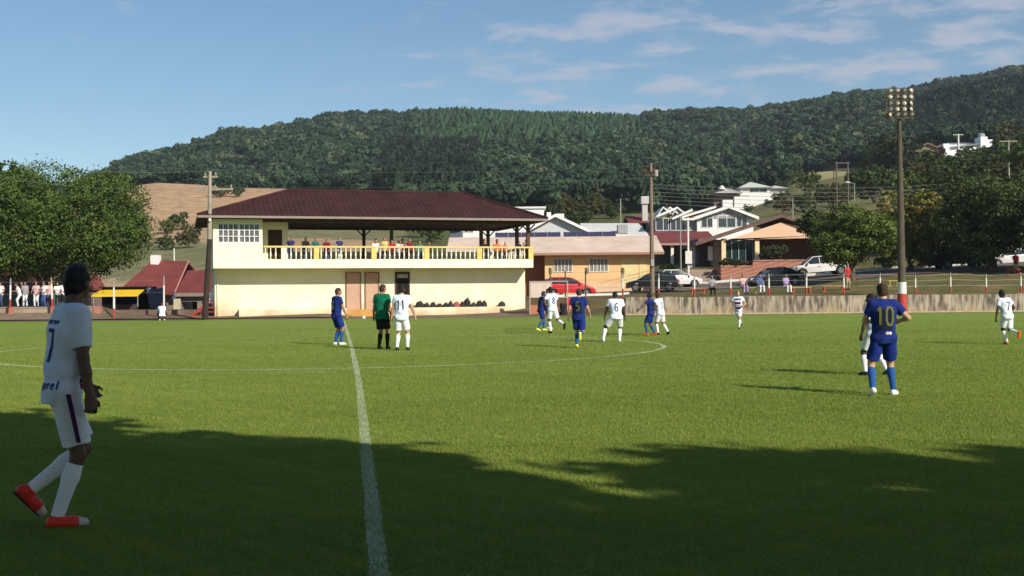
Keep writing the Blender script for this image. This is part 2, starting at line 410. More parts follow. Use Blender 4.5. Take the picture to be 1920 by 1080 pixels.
# painted lines
M_line = bpy.data.materials.new('pitch_paint'); M_line.use_nodes = True
def make_line_mat(name, white, grass, lo, hi):
    m_ = bpy.data.materials.new(name); m_.use_nodes = True; tt = m_.node_tree; bb = tt.nodes['Principled BSDF']
    bb.inputs['Roughness'].default_value = .9
    c = tt.nodes.new('ShaderNodeTexCoord'); n = tt.nodes.new('ShaderNodeTexNoise'); n.inputs['Scale'].default_value = 9; n.inputs['Detail'].default_value = 8; n.inputs['Roughness'].default_value = .75
    n3 = tt.nodes.new('ShaderNodeTexNoise'); n3.inputs['Scale'].default_value = .9; n3.inputs['Detail'].default_value = 2
    tt.links.new(c.outputs['Object'], n.inputs['Vector']); tt.links.new(c.outputs['Object'], n3.inputs['Vector'])
    ad = tt.nodes.new('ShaderNodeMath'); ad.operation = 'MULTIPLY_ADD'; ad.inputs[1].default_value = .8
    tt.links.new(n3.outputs[0], ad.inputs[0]); tt.links.new(n.outputs[0], ad.inputs[2])
    r = tt.nodes.new('ShaderNodeMapRange'); r.inputs[1].default_value = lo; r.inputs[2].default_value = hi
    tt.links.new(ad.outputs[0], r.inputs[0]); x = tt.nodes.new('ShaderNodeMix'); x.data_type = 'RGBA'
    tt.links.new(r.outputs[0], x.inputs[0]); x.inputs[6].default_value = (*white, 1); x.inputs[7].default_value = (*grass, 1)
    tt.links.new(x.outputs[2], bb.inputs['Base Color']); return m_
M_l1 = make_line_mat('chalk_line', (.42, .47, .30), (.20, .24, .06), .85, 1.25)
M_l2 = make_line_mat('worn_chalk_line', (.50, .55, .32), (.22, .27, .06), .85, 1.12)
def ribbon(name, pts, w, m, z=.004, jit=.012):
    pts = [Vector(p) for p in pts]; V = []; Fc = []
    for i, p in enumerate(pts):
        d = (pts[min(i + 1, len(pts) - 1)] - pts[max(i - 1, 0)]).normalized(); n = Vector((-d.y, d.x, 0))
        V += [p + n * (w / 2 + random.uniform(-jit, jit)) + Vector((0, 0, z)), p - n * (w / 2 + random.uniform(-jit, jit)) + Vector((0, 0, z))]
    for i in range(len(pts) - 1): Fc.append((2 * i, 2 * i + 1, 2 * i + 3, 2 * i + 2))
    return props(link(name, mesh_np(name, np.array(V), np.array(Fc)), m), kind='structure')
HL = [(645, 602), (652, 626), (660, 655), (668, 690), (675, 735), (681, 790), (687, 850), (693, 905), (699, 960), (705, 1020), (711, 1080), (716, 1140), (722, 1250)]
hlp = [gp(*p) for p in HL]
hd = np.array([p.y for p in hlp]); hx = np.array([p.x for p in hlp]); o_ = np.argsort(hd)
def half_x(y): return np.interp(y, hd[o_], hx[o_])
yy = np.concatenate([np.arange(3, 20, .08), np.arange(20, 64.3, .3)])
ribbon('halfway_line', [(half_x(y), y, 0) for y in yy], .11, M_l1)
CCX, CCY, CCR = -4.97, 31.5, 9.15
ribbon('centre_circle', [(CCX + CCR * math.cos(a), CCY + CCR * math.sin(a), 0) for a in np.linspace(0, 2 * PI, 500)], .12, M_l2, z=.0065)

# real blades of grass over the near half of the pitch: stuff nobody could count
def blades():
    Vs = []; Cs = []; tot = 0
    bands = [(4.6, 7.5, 9500), (7.5, 11, 6500), (11, 16, 3400), (16, 21, 1700), (21, 27, 900), (27, 34, 420), (34, 42, 180), (42, 52, 60)]
    for y0, y1, dens in bands:
        hw1 = y1 * .49; n = int((y1 - y0) * 2 * hw1 * dens)
        y = rng.uniform(y0, y1, n); x = rng.uniform(-hw1, hw1, n); k = abs(x) < y * .485 + .3; x, y = x[k], y[k]; n = len(x)
        cl = fnoise(x * 9, y * 9, 1.0, 3) * .5 + fnoise(x * 3, y * 3, 1., 5) * .5
        h = (rng.uniform(.012, .028, n) * (1 + .25 * cl)) * (1 + (y - 5) * .012); wd = rng.uniform(.0018, .0034, n) * (1 + (y - 5) * .06)
        a = rng.uniform(0, 2 * PI, n); la = rng.uniform(0, 2 * PI, n); lean = rng.uniform(.1, .75, n) * h
        bx, by = np.cos(a) * wd, np.sin(a) * wd
        P = np.zeros((n, 3, 3))
        P[:, 0] = np.stack([x - bx, y - by, np.zeros(n)], 1); P[:, 1] = np.stack([x + bx, y + by, np.zeros(n)], 1)
        P[:, 2] = np.stack([x + np.cos(la) * lean, y + np.sin(la) * lean, h], 1)
        big = fnoise(x * .5, y * .42, 1.0, 1) * .5 + fnoise(x * 1.3, y * 1.1, 1.0, 7) * .3; tone = np.clip(.46 + .28 * cl + .20 * big + rng.normal(0, .22, n), 0, 1)[:, None]
        c = np.array(G1) * .85 * (1 - tone) + np.array((.30, .355, .068)) * tone
        dryb = rng.random(n) < .07; c[dryb] = (.36, .31, .14)
        on = (abs(x - half_x(y)) < .055) & (rng.random(n) < .62); c[on] = (.36, .41, .25)
        on2 = (abs(np.hypot(x - CCX, y - CCY) - CCR) < .06) & (rng.random(n) < .7); c[on2] = (.42, .46, .27)
        Vs.append(P.reshape(-1, 3)); Cs.append(np.repeat(c, 3, 0)); tot += n
    V = np.concatenate(Vs); C = np.concatenate(Cs)
    me = mesh_np('grass', V, np.arange(len(V)).reshape(-1, 3), cols=C)
    o = link('grass', me, attr_mat('grass_blade', rough=.7, noise_amt=0, trans=.42)); props(o, 'short green turf blades on the near half of the pitch', 'grass', kind='stuff')
blades()

# ------------------------------------------------------------------ foliage
def rot_quads(P, N, S, seed=0, asp=1.0):
    n = len(P); a = rng.normal(size=(n, 3)); T = np.cross(N, a); T /= np.linalg.norm(T, axis=1)[:, None] + 1e-9
    B = np.cross(N, T); S = S[:, None]
    bend = N * S * .25
    V = np.stack([P - T * S - bend * .5, P - B * S * asp * .6, P + T * S - bend * .5, P + B * S * asp * .6], 1)
    return V.reshape(-1, 3), np.arange(4 * n).reshape(-1, 4)
def crown_mesh(name, lobes, n, leaf, dark, light, tip=None, shell=.62, dry=None, dryp=0.0, seed=1):
    """lobes: list of (centre, (rx,ry,rz)); leaves fill the outer part of each lobe, gathered into sprays"""
    r = np.random.default_rng(seed)
    L = np.array([list(c) + list(s) for c, s in lobes], float); vol = (L[:, 3] * L[:, 5]); pr = vol / vol.sum()
    ncl = max(8, n // 26)
    li = r.choice(len(L), ncl, p=pr); d = r.normal(size=(ncl, 3)); d /= np.linalg.norm(d, axis=1)[:, None]
    rad = shell + (1.06 - shell) * r.random(ncl) ** .7
    cc = L[li, :3] + d * L[li, 3:] * rad[:, None]
    ci = r.integers(0, ncl, n); sp = .30 * L[:, 3:].mean() * .42
    off = r.normal(size=(n, 3)) * sp * np.array([1, 1, .7]); P = cc[ci] + off
    # sprays droop and face outwards and up
    N = d[ci] * .9 + r.normal(size=(n, 3)) * .75 + np.array([0, 0, .35]); N /= np.linalg.norm(N, axis=1)[:, None]
    S = leaf * r.uniform(.6, 1.35, n)
    V, Q = rot_quads(P, N, S)
    ct = r.random(ncl); tone = np.clip(.55 * ct[ci] + .45 * r.random(n), 0, 1)[:, None]
    C = np.array(dark) * (1 - tone) + np.array(light) * tone
    if dry is not None:
        dc = (r.random(ncl) < dryp)[ci]; C[dc] = np.array(dry) * (0.7 + .5 * tone[dc])
    return mesh_np(name, V, Q, cols=np.repeat(C, 4, 0))
def lobes_for(cx, cz, rx, rz, k, seed, fr=.42, core=.62):
    """k overlapping lobes filling an ellipsoid crown centred on (0,0,cz)"""
    r = np.random.default_rng(seed); out = [((cx, 0, cz), (rx * core, rx * core, rz * (core + .04)))]
    for i in range(k):
        th = 2 * PI * (i * .618 + r.random() * .12); zt = r.uniform(-.75, .9); q = math.sqrt(1 - zt * zt * .8)
        s = fr * r.uniform(.75, 1.2)
        out.append(((cx + math.cos(th) * rx * (1 - s * .85) * q, math.sin(th) * rx * (1 - s * .85) * q, cz + zt * rz * (1 - s * .8)), (rx * s, rx * s, rz * s * .95)))
    return out
M_leaf = attr_mat('leaves', rough=.6, noise_amt=0, trans=.22, spec=.2)
M_bark = mat('bark', (.10, .075, .055), .9, .35, 6, .6, 25)
def trunk_mb(h, r, crown_z, crown_r, seed, forks=5):
    rr = random.Random(seed); m = MB(); base = [Vector((0, 0, -.3))]
    for i in range(1, 6):
        base.append(Vector((rr.uniform(-.12, .12) * i * .4, rr.uniform(-.12, .12) * i * .4, h * i / 5)))
    for i in range(5): m.cyl(base[i], base[i + 1], r * (1.25 - .13 * i) if i else r * 1.55, r * (1.25 - .13 * (i + 1)), 9)
    for k in range(forks):
        a = 2 * PI * k / forks + rr.uniform(-.4, .4); s = base[3 + (k % 3)]
        p1 = s + Vector((math.cos(a) * crown_r * .25, math.sin(a) * crown_r * .25, (crown_z - h) * .5 + .5))
        p2 = s + Vector((math.cos(a) * crown_r * .6, math.sin(a) * crown_r * .6, (crown_z - h) * 1.0 + rr.uniform(0, 1) + .6))
        m.cyl(s, p1, r * .6, r * .42, 7); m.cyl(p1, p2, r * .42, r * .16, 6)
        for q in range(2):
            b = a + rr.uniform(-.9, .9); p3 = p1 + Vector((math.cos(b) * crown_r * .35, math.sin(b) * crown_r * .35, crown_r * .35)); m.cyl(p1, p3, r * .3, r * .1, 5)
    return m
def tree(label, loc, h_trunk, r_trunk, cz, rx, rz, n, leaf, dark, light, seed, lob=11, group=None, name='tree', dry=None, dryp=0, fr=.42, shell=.62, core=.62):
    t_ = thing(name, label, 'tree', loc, 0, group)
    trunk_mb(h_trunk, r_trunk, cz, rx, seed).build('trunk', M_bark, t_, smooth=True)
    me = crown_mesh('crown', lobes_for(0, cz, rx, rz, lob, seed, fr, core), n, leaf, dark, light, seed=seed, dry=dry, dryp=dryp, shell=shell)
    link('crown', me, M_leaf, t_); return t_
DK, LT = (.022, .045, .012), (.075, .125, .028)

# ------------------------------------------------------------------ the forest on the hill: one mass of crowns
def puff(seed, n=170, flat=.8):
    """one broadleaf crown seen from far: leaf sprays over a few lobes"""
    r = np.random.default_rng(seed); k = 6
    lc = r.normal(size=(k, 3)); lc /= np.linalg.norm(lc, axis=1)[:, None]; lc *= .5; lc[:, 2] = lc[:, 2] * .6 + .1; lr = r.uniform(.42, .68, k)
    li = r.integers(0, k, n); d = r.normal(size=(n, 3)); d[:, 2] = abs(d[:, 2]) * .9 - .25; d /= np.linalg.norm(d, axis=1)[:, None]
    P = lc[li] + d * lr[li][:, None] * r.uniform(.8, 1.08, n)[:, None]; P[:, 2] *= flat
    N = d + r.normal(size=(n, 3)) * .33; N /= np.linalg.norm(N, axis=1)[:, None]
    T = np.cross(N, r.normal(size=(n, 3))); T /= np.linalg.norm(T, axis=1)[:, None]; B = np.cross(N, T)
    S = r.uniform(.10, .22, n)[:, None]
    V = np.stack([P - T * S, P - B * S * .8 - N * S * .2, P + T * S, P + B * S * .8 - N * S * .2], 1).reshape(-1, 3)
    i = np.arange(n) * 4; F_ = np.concatenate([np.stack([i, i + 1, i + 2], 1), np.stack([i, i + 2, i + 3], 1)])
    return V, F_
def forest():
    protos = [puff(s) for s in range(8)]
    pines = []
    for s in range(3):
        r = np.random.default_rng(40 + s); vs = []; fs = []; n = 7; rows = 7
        for j in range(rows + 1):
            rad = .36 * (1 - j / rows) ** .8 + .02
            for i in range(n):
                a = 2 * PI * i / n + j * .5; q = rad * r.uniform(.45, 1.5); vs.append((math.cos(a) * q, math.sin(a) * q, -1 + 3.0 * j / rows + r.normal() * .09))
        for j in range(rows):
            for i in range(n):
                a_, b_, c_, d_ = j * n + i, j * n + (i + 1) % n, (j + 1) * n + (i + 1) % n, (j + 1) * n + i; fs += [(a_, b_, c_), (a_, c_, d_)]
        pines.append((np.array(vs), np.array(fs)))
    Vs, Fs, Cs = [], [], []; off = 0
    def put(pr, x, y, z, s, sz, col):
        nonlocal off
        a = rng.uniform(0, 2 * PI); c, sn = math.cos(a), math.sin(a); V0, F0 = pr
        V = np.stack([V0[:, 0] * c - V0[:, 1] * sn, V0[:, 0] * sn + V0[:, 1] * c, V0[:, 2]], 1) * np.array([s, s, sz]) + np.array([x, y, z])
        Vs.append(V); Fs.append(F0 + off); off += len(V)
        tn = np.clip(np.repeat(rng.normal(1, .12, (len(V) // 4 + 1, 1)), 4, 0)[:len(V)], .5, 1.6)
        Cs.append(np.array(col)[None] * tn)
    # jittered grid so that the crowns close over
    y = 250.0
    while y < CREST + 40:
        sp = 3.6 + 2.4 * (y - 250) / 600
        x0, x1 = (40 - 960) / F * y - 30, (2010 - 960) / F * y + 10
        xs_ = np.arange(x0, x1, sp) + rng.uniform(-sp * .45, sp * .45, len(np.arange(x0, x1, sp)))
        ys_ = y + rng.uniform(-sp * .5, sp * .5, len(xs_))
        zs_ = gz_arr(xs_, ys_); fm = forest_mask(xs_, ys_); cl = clearing(xs_, ys_)
        for x, yy_, z, m_, c_ in zip(xs_, ys_, zs_, fm, cl):
            if not m_ or c_: continue
            u = 960 + F * x / yy_; el = hor(u) - (z - 1.47) / yy_ * F      # picture row, only to find the stands in the survey
            kind = 'b'
            if 780 < u < 1215 and el < 330 - (abs(u - 990) / 12) and yy_ > 560: kind = 'p'
            if 1690 < u and 170 < el < 292 and yy_ > 430 and rng.random() < .8: kind = 'd'
            if 720 < u < 895 and 288 < el < 392 and yy_ < 560 and rng.random() < .75: kind = 'e'
            if kind == 'b' and rng.random() < .1: continue
            if kind == 'b':
                s = rng.uniform(.62, 1.25) * (sp * .92); tone = rng.random()
                col = np.array((.014, .030, .017)) * (1 - tone) + np.array((.048, .082, .040)) * tone
                if rng.random() < .06: col = np.array((.085, .105, .05))
                hz = rng.uniform(4.0, 8.0)
                put(protos[rng.integers(8)], x, yy_, z + hz - s * .4, s, s * rng.uniform(.8, 1.3), col)
            elif kind == 'p':
                s = rng.uniform(3.4, 4.6); put(pines[rng.integers(3)], x, yy_, z + 4.2, s * 1.8, s * .5, np.array((.028, .058, .024)) * rng.uniform(.6, 1.4))
            elif kind == 'e':
                s = rng.uniform(1.9, 2.9); put(protos[rng.integers(8)], x, yy_, z + 6, s, s * 2.6, np.array((.020, .034, .020)) * rng.uniform(.55, 1.3))
            else:
                s = rng.uniform(2.2, 3.6); put(protos[rng.integers(8)], x, yy_, z + 5.5, s, s * 1.5, np.array((.013, .026, .014)) * rng.uniform(.6, 1.5))
        y += sp * .92
    V = np.concatenate(Vs); Fc = np.concatenate(Fs); C = np.concatenate(Cs)
    print('forest faces', len(Fc))
    o = link('forest', mesh_np('forest', V, Fc, cols=C), attr_mat('forest_leaves', rough=.8, noise_amt=.45, nscale=.9, spec=.1, detail=5))
    props(o, 'dense dark green forest covering the long hill', 'forest', kind='stuff')
forest()
# ------------------------------------------------------------------ buildings
M_cream = mat('cream_paint', (.80, .75, .55), .8, var=.05, scale=.8, bump=.08, bscale=30)
M_cream2 = mat('cream_plaster_weathered', (.81, .75, .55), .85, col2=(.72, .65, .43), scale=.7, bump=.12, bscale=22)
def add_base_dirt(m_, colr, z0, z1, amt=.8):
    """splash dirt and damp that climbs the foot of a wall, uneven along it"""
    t = m_.node_tree; b = t.nodes['Principled BSDF']; src = b.inputs['Base Color'].links[0].from_socket
    c = t.nodes.new('ShaderNodeTexCoord'); sp_ = t.nodes.new('ShaderNodeSeparateXYZ'); t.links.new(c.outputs['Object'], sp_.inputs[0])
    n = t.nodes.new('ShaderNodeTexNoise'); n.inputs['Scale'].default_value = .9; n.inputs['Detail'].default_value = 8; t.links.new(c.outputs['Object'], n.inputs['Vector'])
    a = t.nodes.new('ShaderNodeMath'); a.operation = 'MULTIPLY_ADD'; a.inputs[1].default_value = -2.4; t.links.new(n.outputs[0], a.inputs[0]); t.links.new(sp_.outputs[2], a.inputs[2])
    r = t.nodes.new('ShaderNodeMapRange'); r.inputs[1].default_value = z0 - 1.2; r.inputs[2].default_value = z1 - 1.2; r.inputs[3].default_value = amt; r.inputs[4].default_value = 0; t.links.new(a.outputs[0], r.inputs[0])
    x = t.nodes.new('ShaderNodeMix'); x.data_type = 'RGBA'; t.links.new(r.outputs[0], x.inputs[0]); t.links.new(src, x.inputs[6]); x.inputs[7].default_value = (*colr, 1); t.links.new(x.outputs[2], b.inputs['Base Color'])
add_base_dirt(M_cream2, (.42, .27, .13), -.1, 1.0, .75)
M_yellow = mat('yellow_paint', (.70, .50, .15), .7, var=.12, scale=2)
M_ochre = mat('ochre_step_paint', (.46, .25, .07), .85, var=.2, scale=1.5)
M_roofm = mat('maroon_roof_tile', (.046, .018, .017), .8, var=.28, scale=.9, bump=.15, bscale=9, spec=.12)
M_redroof = mat('red_brown_roof', (.17, .040, .034), .75, var=.18, scale=.8, bump=.2, bscale=12)
M_wood = mat('dark_brown_wood', (.085, .045, .022), .75, var=.3, scale=4)
M_soffit = mat('dark_soffit_wood', (.05, .028, .014), .85, var=.2, scale=4)
M_gutter = mat('gutter_grey_beige', (.24, .19, .16), .6, var=.12)
M_door = mat('salmon_brown_door', (.46, .29, .20), .7, var=.08, scale=1.5)
M_dark = mat('painted_interior_dark', (.012, .010, .009), .95, var=.2)  # near black colour stands in for the shade inside rooms
M_glass = mat('window_glass', (.035, .045, .055), .12, var=.3, scale=2, spec=.7)
M_white = mat('white_paint', (.72, .71, .68), .7, var=.05, scale=1.5)
M_whiteroof = mat('white_sheet_roof', (.62, .60, .56), .6, var=.08, scale=.5, bump=.06)
M_grey = mat('grey_paint', (.30, .30, .30), .8, var=.15)
M_conc = mat('stained_concrete', (.40, .335, .25), .92, col2=(.10, .08, .06), scale=1.7, bump=.35, bscale=14, stretch=(2.4, 2.4, .45), detail=10)
for n_ in M_conc.node_tree.nodes:
    if n_.type == 'MAP_RANGE': n_.inputs[1].default_value = .40; n_.inputs[2].default_value = .60
M_conc2 = mat('pole_concrete', (.30, .26, .21), .9, var=.22, scale=2, bump=.1)
M_redp = mat('red_paint', (.40, .050, .040), .75, var=.18, scale=4)
M_whp = mat('post_white_paint', (.66, .64, .58), .8, var=.1, scale=4)
M_metal = mat('galvanised_steel', (.35, .35, .34), .45, var=.15, metal=.6)
M_black = mat('black_rubber', (.018, .018, .018), .8, var=.2)

# ---- clubhouse with the stand on its upper floor
PX0, PY0 = float(at(400, 500, 71.5).x), 71.5
_e = at(1000, 500, 77.6)
PYAW = math.atan2(_e.y - PY0, _e.x - PX0); PL = math.hypot(_e.x - PX0, _e.y - PY0)
pc, ps = math.cos(PYAW), math.sin(PYAW)
def S(u, y=0.0):
    """distance along the clubhouse front for picture column u, on the plane y metres behind the front"""
    k = (u - 960) / F; X0, Y0 = PX0 - ps * y, PY0 + pc * y
    return (X0 - k * Y0) / (k * ps - pc)
pav = thing('clubhouse', 'two storey cream clubhouse with long maroon hip roof and open balcony of spectators', 'clubhouse', (PX0, PY0, 0), PYAW)
D = 9.0; WY = 1.6
FLOOR = 3.62
m = MB(); m.span(.12, PL - .12, WY, D, -.3, 3.30); lw = m.build('wall', M_cream2, pav)
m = MB(); m.span(0, PL, 0, D, 3.28, FLOOR); m.span(S(495), PL, 0, .16, FLOOR, 3.86)
m.span(S(495), PL, D - .16, D, FLOOR, 4.7); m.span(PL - .16, PL, .16, D - .16, FLOOR, 3.86)
m.build('floor_slab', M_cream, pav)
# upper room at the left end
ux1 = S(493); m = MB()
wz0, wz1 = 4.92, 6.16; wa, wb = S(410), S(487)
m.span(0, ux1, 0, .18, FLOOR, wz0); m.span(0, ux1, 0, .18, wz1, 6.6)
m.span(0, wa, 0, .18, wz0, wz1); m.span(wb, ux1, 0, .18, wz0, wz1)
m.span(0, .18, .18, D, FLOOR, 6.6); m.span(.18, S(541, 2.2), D - .18, D, FLOOR, 6.6)
m.span(ux1 - .18, ux1, .18, 2.2, FLOOR, 6.6)
da, db = S(503, 2.2), S(530, 2.2); dz = 5.92
m.span(ux1, da, 2.2, 2.38, FLOOR, 6.6); m.span(db, S(541, 2.2), 2.2, 2.38, FLOOR, 6.6); m.span(da, db, 2.2, 2.38, dz, 6.6)
m.span(S(541, 2.2) - .18, S(541, 2.2), 2.38, D - .18, FLOOR, 6.6)
m.build('upper_room_wall', M_cream, pav)
m = MB(); m.span(da + .02, db - .02, 2.3, 2.34, FLOOR, dz - .02); ud = m.build('door', M_soffit, pav)
win = MB()
for x0, x1 in ((wa, (wa + wb) / 2 - .04), ((wa + wb) / 2 + .04, wb)):
    for i in range(5): xx = x0 + (x1 - x0) * i / 4; win.span(xx - .03, xx + .03, .03, .09, wz0, wz1)
    for z in (wz0 + .03, wz0 + (wz1 - wz0) / 3, wz0 + (wz1 - wz0) * 2 / 3, wz1 - .03): win.span(x0, x1, .032, .088, z - .025, z + .025)
wn = win.build('window', M_white, pav)
m = MB(); m.span(wa, wb, .12, .14, wz0, wz1); m.build('pane', mat('curtained_glass', (.03, .03, .035), .15, col2=(.20, .20, .22), scale=2.2, spec=.6, stretch=(3, 1, .6)), wn)
# ceiling, beams and posts under the roof
m = MB(); m.span(-.2, PL + .2, -.2, D + .2, 6.44, 6.60); m.build('ceiling', M_soffit, pav)
m = MB(); m.span(ux1, PL - .1, .1, .3, 6.28, 6.44); m.span(S(541, 2.2), PL - .1, D - .3, D - .1, 6.30, 6.44); m.span(PL - .3, PL - .1, .3, D - .3, 6.28, 6.44); m.build('beam', M_wood, pav)
for u_, yy_ in ((683, D - .3), (735, 1.5), (903, 1.4), (916, D - .3), (970, 1.4), (991, .3)):
    x = S(u_, yy_); m = MB(); m.span(x - .11, x + .11, yy_ - .11, yy_ + .11, FLOOR, 6.30)
    for sx in (-1, 1): m.cyl((x, yy_, 5.8), (x + sx * .5, yy_, 6.3), .05, .05, 6)
    m.build('post', M_wood, pav)
# hip roof with its ribs of tile
OV = .95; x0, x1, y0, y1 = -OV, PL + OV * .8, -OV, D + OV; ze, zr = 6.62, 8.78; hy = (y0 + y1) / 2; run = hy - y0; I0, I1 = run * 1.12, run * .84
def slope(corner, ux, uy, length, ins0, ins1, run):
    """corner at the left end of an eave, (ux) along it, (uy) up-slope; ribs run up the slope"""
    n = int(length / .055); V = []; 
    for i in range(n + 1):
        a = length * i / n; t_ = min(1.0, a / ins0 if ins0 else 1, (length - a) / ins1 if ins1 else 1)
        wv = .020 * math.cos(2 * PI * a / .33)
        for q in (0, t_):
            V.append(corner + ux * a + uy * (run * q) + Vector((0, 0, (zr - ze) * q + wv)))
    return np.array(V), np.array([(2 * i, 2 * i + 2, 2 * i + 3, 2 * i + 1) for i in range(n)])
parts_ = [slope(Vector((x0, y0, ze)), Vector((1, 0, 0)), Vector((0, 1, 0)), x1 - x0, I0, I1, run),
          slope(Vector((x1, y1, ze)), Vector((-1, 0, 0)), Vector((0, -1, 0)), x1 - x0, I1, I0, run),
          slope(Vector((x1, y0, ze)), Vector((0, 1, 0)), Vector((-1, 0, 0)), y1 - y0, run, run, I1),
          slope(Vector((x0, y1, ze)), Vector((0, -1, 0)), Vector((1, 0, 0)), y1 - y0, run, run, I0)]
V = np.concatenate([p[0] for p in parts_]); o_ = 0; Fs_ = []
for p in parts_: Fs_.append(p[1] + o_); o_ += len(p[0])
rf = link('roof', mesh_np('roof', V, np.concatenate(Fs_)), M_roofm, pav)
m = MB(); zz = ze + .03
for a, b_ in (((x0, y0, zz), (x0 + I0, hy, zr)), ((x1, y0, zz), (x1 - I1, hy, zr)), ((x0, y1, zz), (x0 + I0, hy, zr)), ((x1, y1, zz), (x1 - I1, hy, zr)), ((x0 + I0, hy, zr), (x1 - I1, hy, zr))): m.cyl(a, b_, .10, .10, 8)
m.build('ridge_tile', M_roofm, rf)
m = MB()
m.span(x0, x1, y0 - .06, y0, ze - .17, ze - .02); m.span(x0, x1, y1, y1 + .06, ze - .17, ze - .02); m.span(x0 - .06, x0, y0, y1, ze - .17, ze - .02); m.span(x1, x1 + .06, y0, y1, ze - .17, ze - .02)
m.build('gutter', M_gutter, rf)
m = MB(); m.span(x0, x1, y0, y1, ze - .10, ze - .05); m.build('soffit', M_soffit, rf)
# balcony railing: turned white balusters between yellow piers
m = MB(); m.span(S(495), PL, -.02, .18, 4.62, 4.73); m.build('handrail', M_yellow, pav)
m = MB(); m.span(PL - .18, PL + .02, .18, D, 4.60, 4.74); m.build('handrail', M_yellow, pav)
piers = [(533, 'w'), (594, 'y'), (702, 'y'), (801, 'y'), (900, 'y'), (997, 'y')]
prof = [(.035, 0), (.05, .04), (.03, .09), (.035, .14), (.062, .28), (.055, .38), (.03, .55), (.035, .66), (.05, .70), (.05, .74)]
bal = MB().lathe(prof, n=8); bme = None
px = [S(p[0]) for p in piers]
for (u_, c_) in piers:
    x = min(S(u_), PL - .16); m = MB(); m.span(x - .17, x + .17, -.01, .17, 3.86, 4.60); m.build('pier', M_yellow if c_ == 'y' else M_cream, pav)
def add_bal(x, y):
    global bme
    if bme is None: o = bal.build('baluster', M_cream, pav, smooth=True); bme = o.data
    else: o = link('baluster', bme, None, pav)
    o.location = (x, y, 3.86); return o
x = S(497) + .05
while x < PL - .35:
    if min(abs(x - p) for p in px) > .24: add_bal(x, .08)
    x += .325
for k in range(12): add_bal(PL - .08, .5 + k * .65)
# base: ledge with the players' bags, orange step below the dressing room doors
lz = .62; m = MB(); m.span(S(448, .8), S(650, .8), .85, WY, -.2, lz); m.span(S(716, .8), S(945, .8), .85, WY, -.2, lz - .02); m.build('ledge', M_cream2, pav)
m = MB(); m.span(S(650, .8), S(716, .8), .84, WY, -.2, lz - .10); m.span(S(650, .8), S(716, .8), .55, .84, -.2, .25); m.build('step', M_ochre, pav)
for ua, ub, mm, nm in ((650, 675, M_door, 'door'), (686, 709, M_door, 'door'), (743, 766, M_dark, 'dark_doorway_panel')):  # the last doorway is a black panel, its inner darkness painted on
    xa, xb = S(ua, WY), S(ub, WY); m = MB()
    m.span(xa, xb, WY - .03, WY + .01, lz - .1, 2.98); dd = m.build(nm, mm, pav)
    m = MB(); m.span(xa - .09, xa, WY - .07, WY, lz - .1, 3.06); m.span(xb, xb + .09, WY - .07, WY, lz - .1, 3.06); m.span(xa, xb, WY - .07, WY, 2.98, 3.06)
    m.build('door_frame', M_wood if nm != 'door' else mat('door_frame_brown', (.22, .13, .08), .7), dd)
    if nm == 'door':
        m = MB(); m.cyl((xb - .1, WY - .09, 1.55), (xb - .1, WY - .03, 1.55), .03); m.build('handle', M_metal, dd)
xa, xb = S(744, WY), S(764, WY); m = MB(); m.span(xa, xb, WY - .16, WY - .08, 2.62, 2.9); sg = m.build('sign', mat('faded_sign', (.40, .36, .33), .7, col2=(.28, .2, .19), scale=6), pav)
# drain pipe, corner box and ladder roof hatch
m = MB(); m.cyl((.3, WY - .05, 0), (.3, WY - .05, 3.28), .05); m.build('drain_pipe', M_cream2, pav, smooth=True)
m = MB(); m.span(2.6, 3.1, 6.2, 6.7, 7.6, 8.0); m.build('roof_vent', M_yellow, pav)
M_bench = mat('bench_wood', (.16, .10, .06), .8, var=.2)

def in_pav(x, y, z=0.0): return Vector((PX0 + pc * x - ps * y, PY0 + ps * x + pc * y, z))

# ---- sports bags on the ledge
bagcols = [('black', (.018, .017, .016)), ('dark brown', (.035, .022, .014)), ('charcoal', (.03, .03, .032)), ('red and pink', (.30, .075, .07))]
def bag(u, w_, h_, ci, label, kindb=0):
    x = S(u, 1.1); p = in_pav(x, 1.15, lz - (.02 if u > 716 else 0)); o = thing('sports_bag', label, 'bag', p, PYAW, 'sports bags on the clubhouse ledge')
    m = MB(); n = 9; prof2 = []
    for i in range(n + 1):
        a = PI * i / n; prof2.append((-math.cos(a) * w_ / 2 * (1 - .12 * math.sin(a)), max(0.0, math.sin(a)) ** (.6 if kindb == 0 else .9) * h_ * (1 + .08 * math.sin(i * 2.3 + u))))
    rings = []
    for j, (yy_, sc) in enumerate(((-.17, .72), (-.1, .96), (0, 1.02), (.1, .96), (.17, .72))):
        rings.append([(px_ * sc, yy_, pz_ * sc) for px_, pz_ in prof2])
    pts = [p_ for r_ in rings for p_ in r_]; k = len(prof2)
    fs = [(j * k + i, j * k + i + 1, (j + 1) * k + i + 1, (j + 1) * k + i) for j in range(4) for i in range(k - 1)] + [tuple(range(k)), tuple(range(5 * k - 1, 4 * k - 1, -1))] + [(j * k, (j + 1) * k, (j + 1) * k + k - 1, j * k + k - 1) for j in range(4)]
    m.add(pts, fs); m.build('bag_body', mat('bag_' + bagcols[ci][0].replace(' ', '_'), bagcols[ci][1], .8, var=.4, scale=12, bump=.3, bscale=15), o, smooth=True)
    m = MB(); q = [(-.1, -.1, h_ * .9), (-.06, -.13, h_ * 1.12), (.06, -.13, h_ * 1.12), (.1, -.1, h_ * .9)]; m.path(q, .014, 6); m.build('handle', M_black, o)
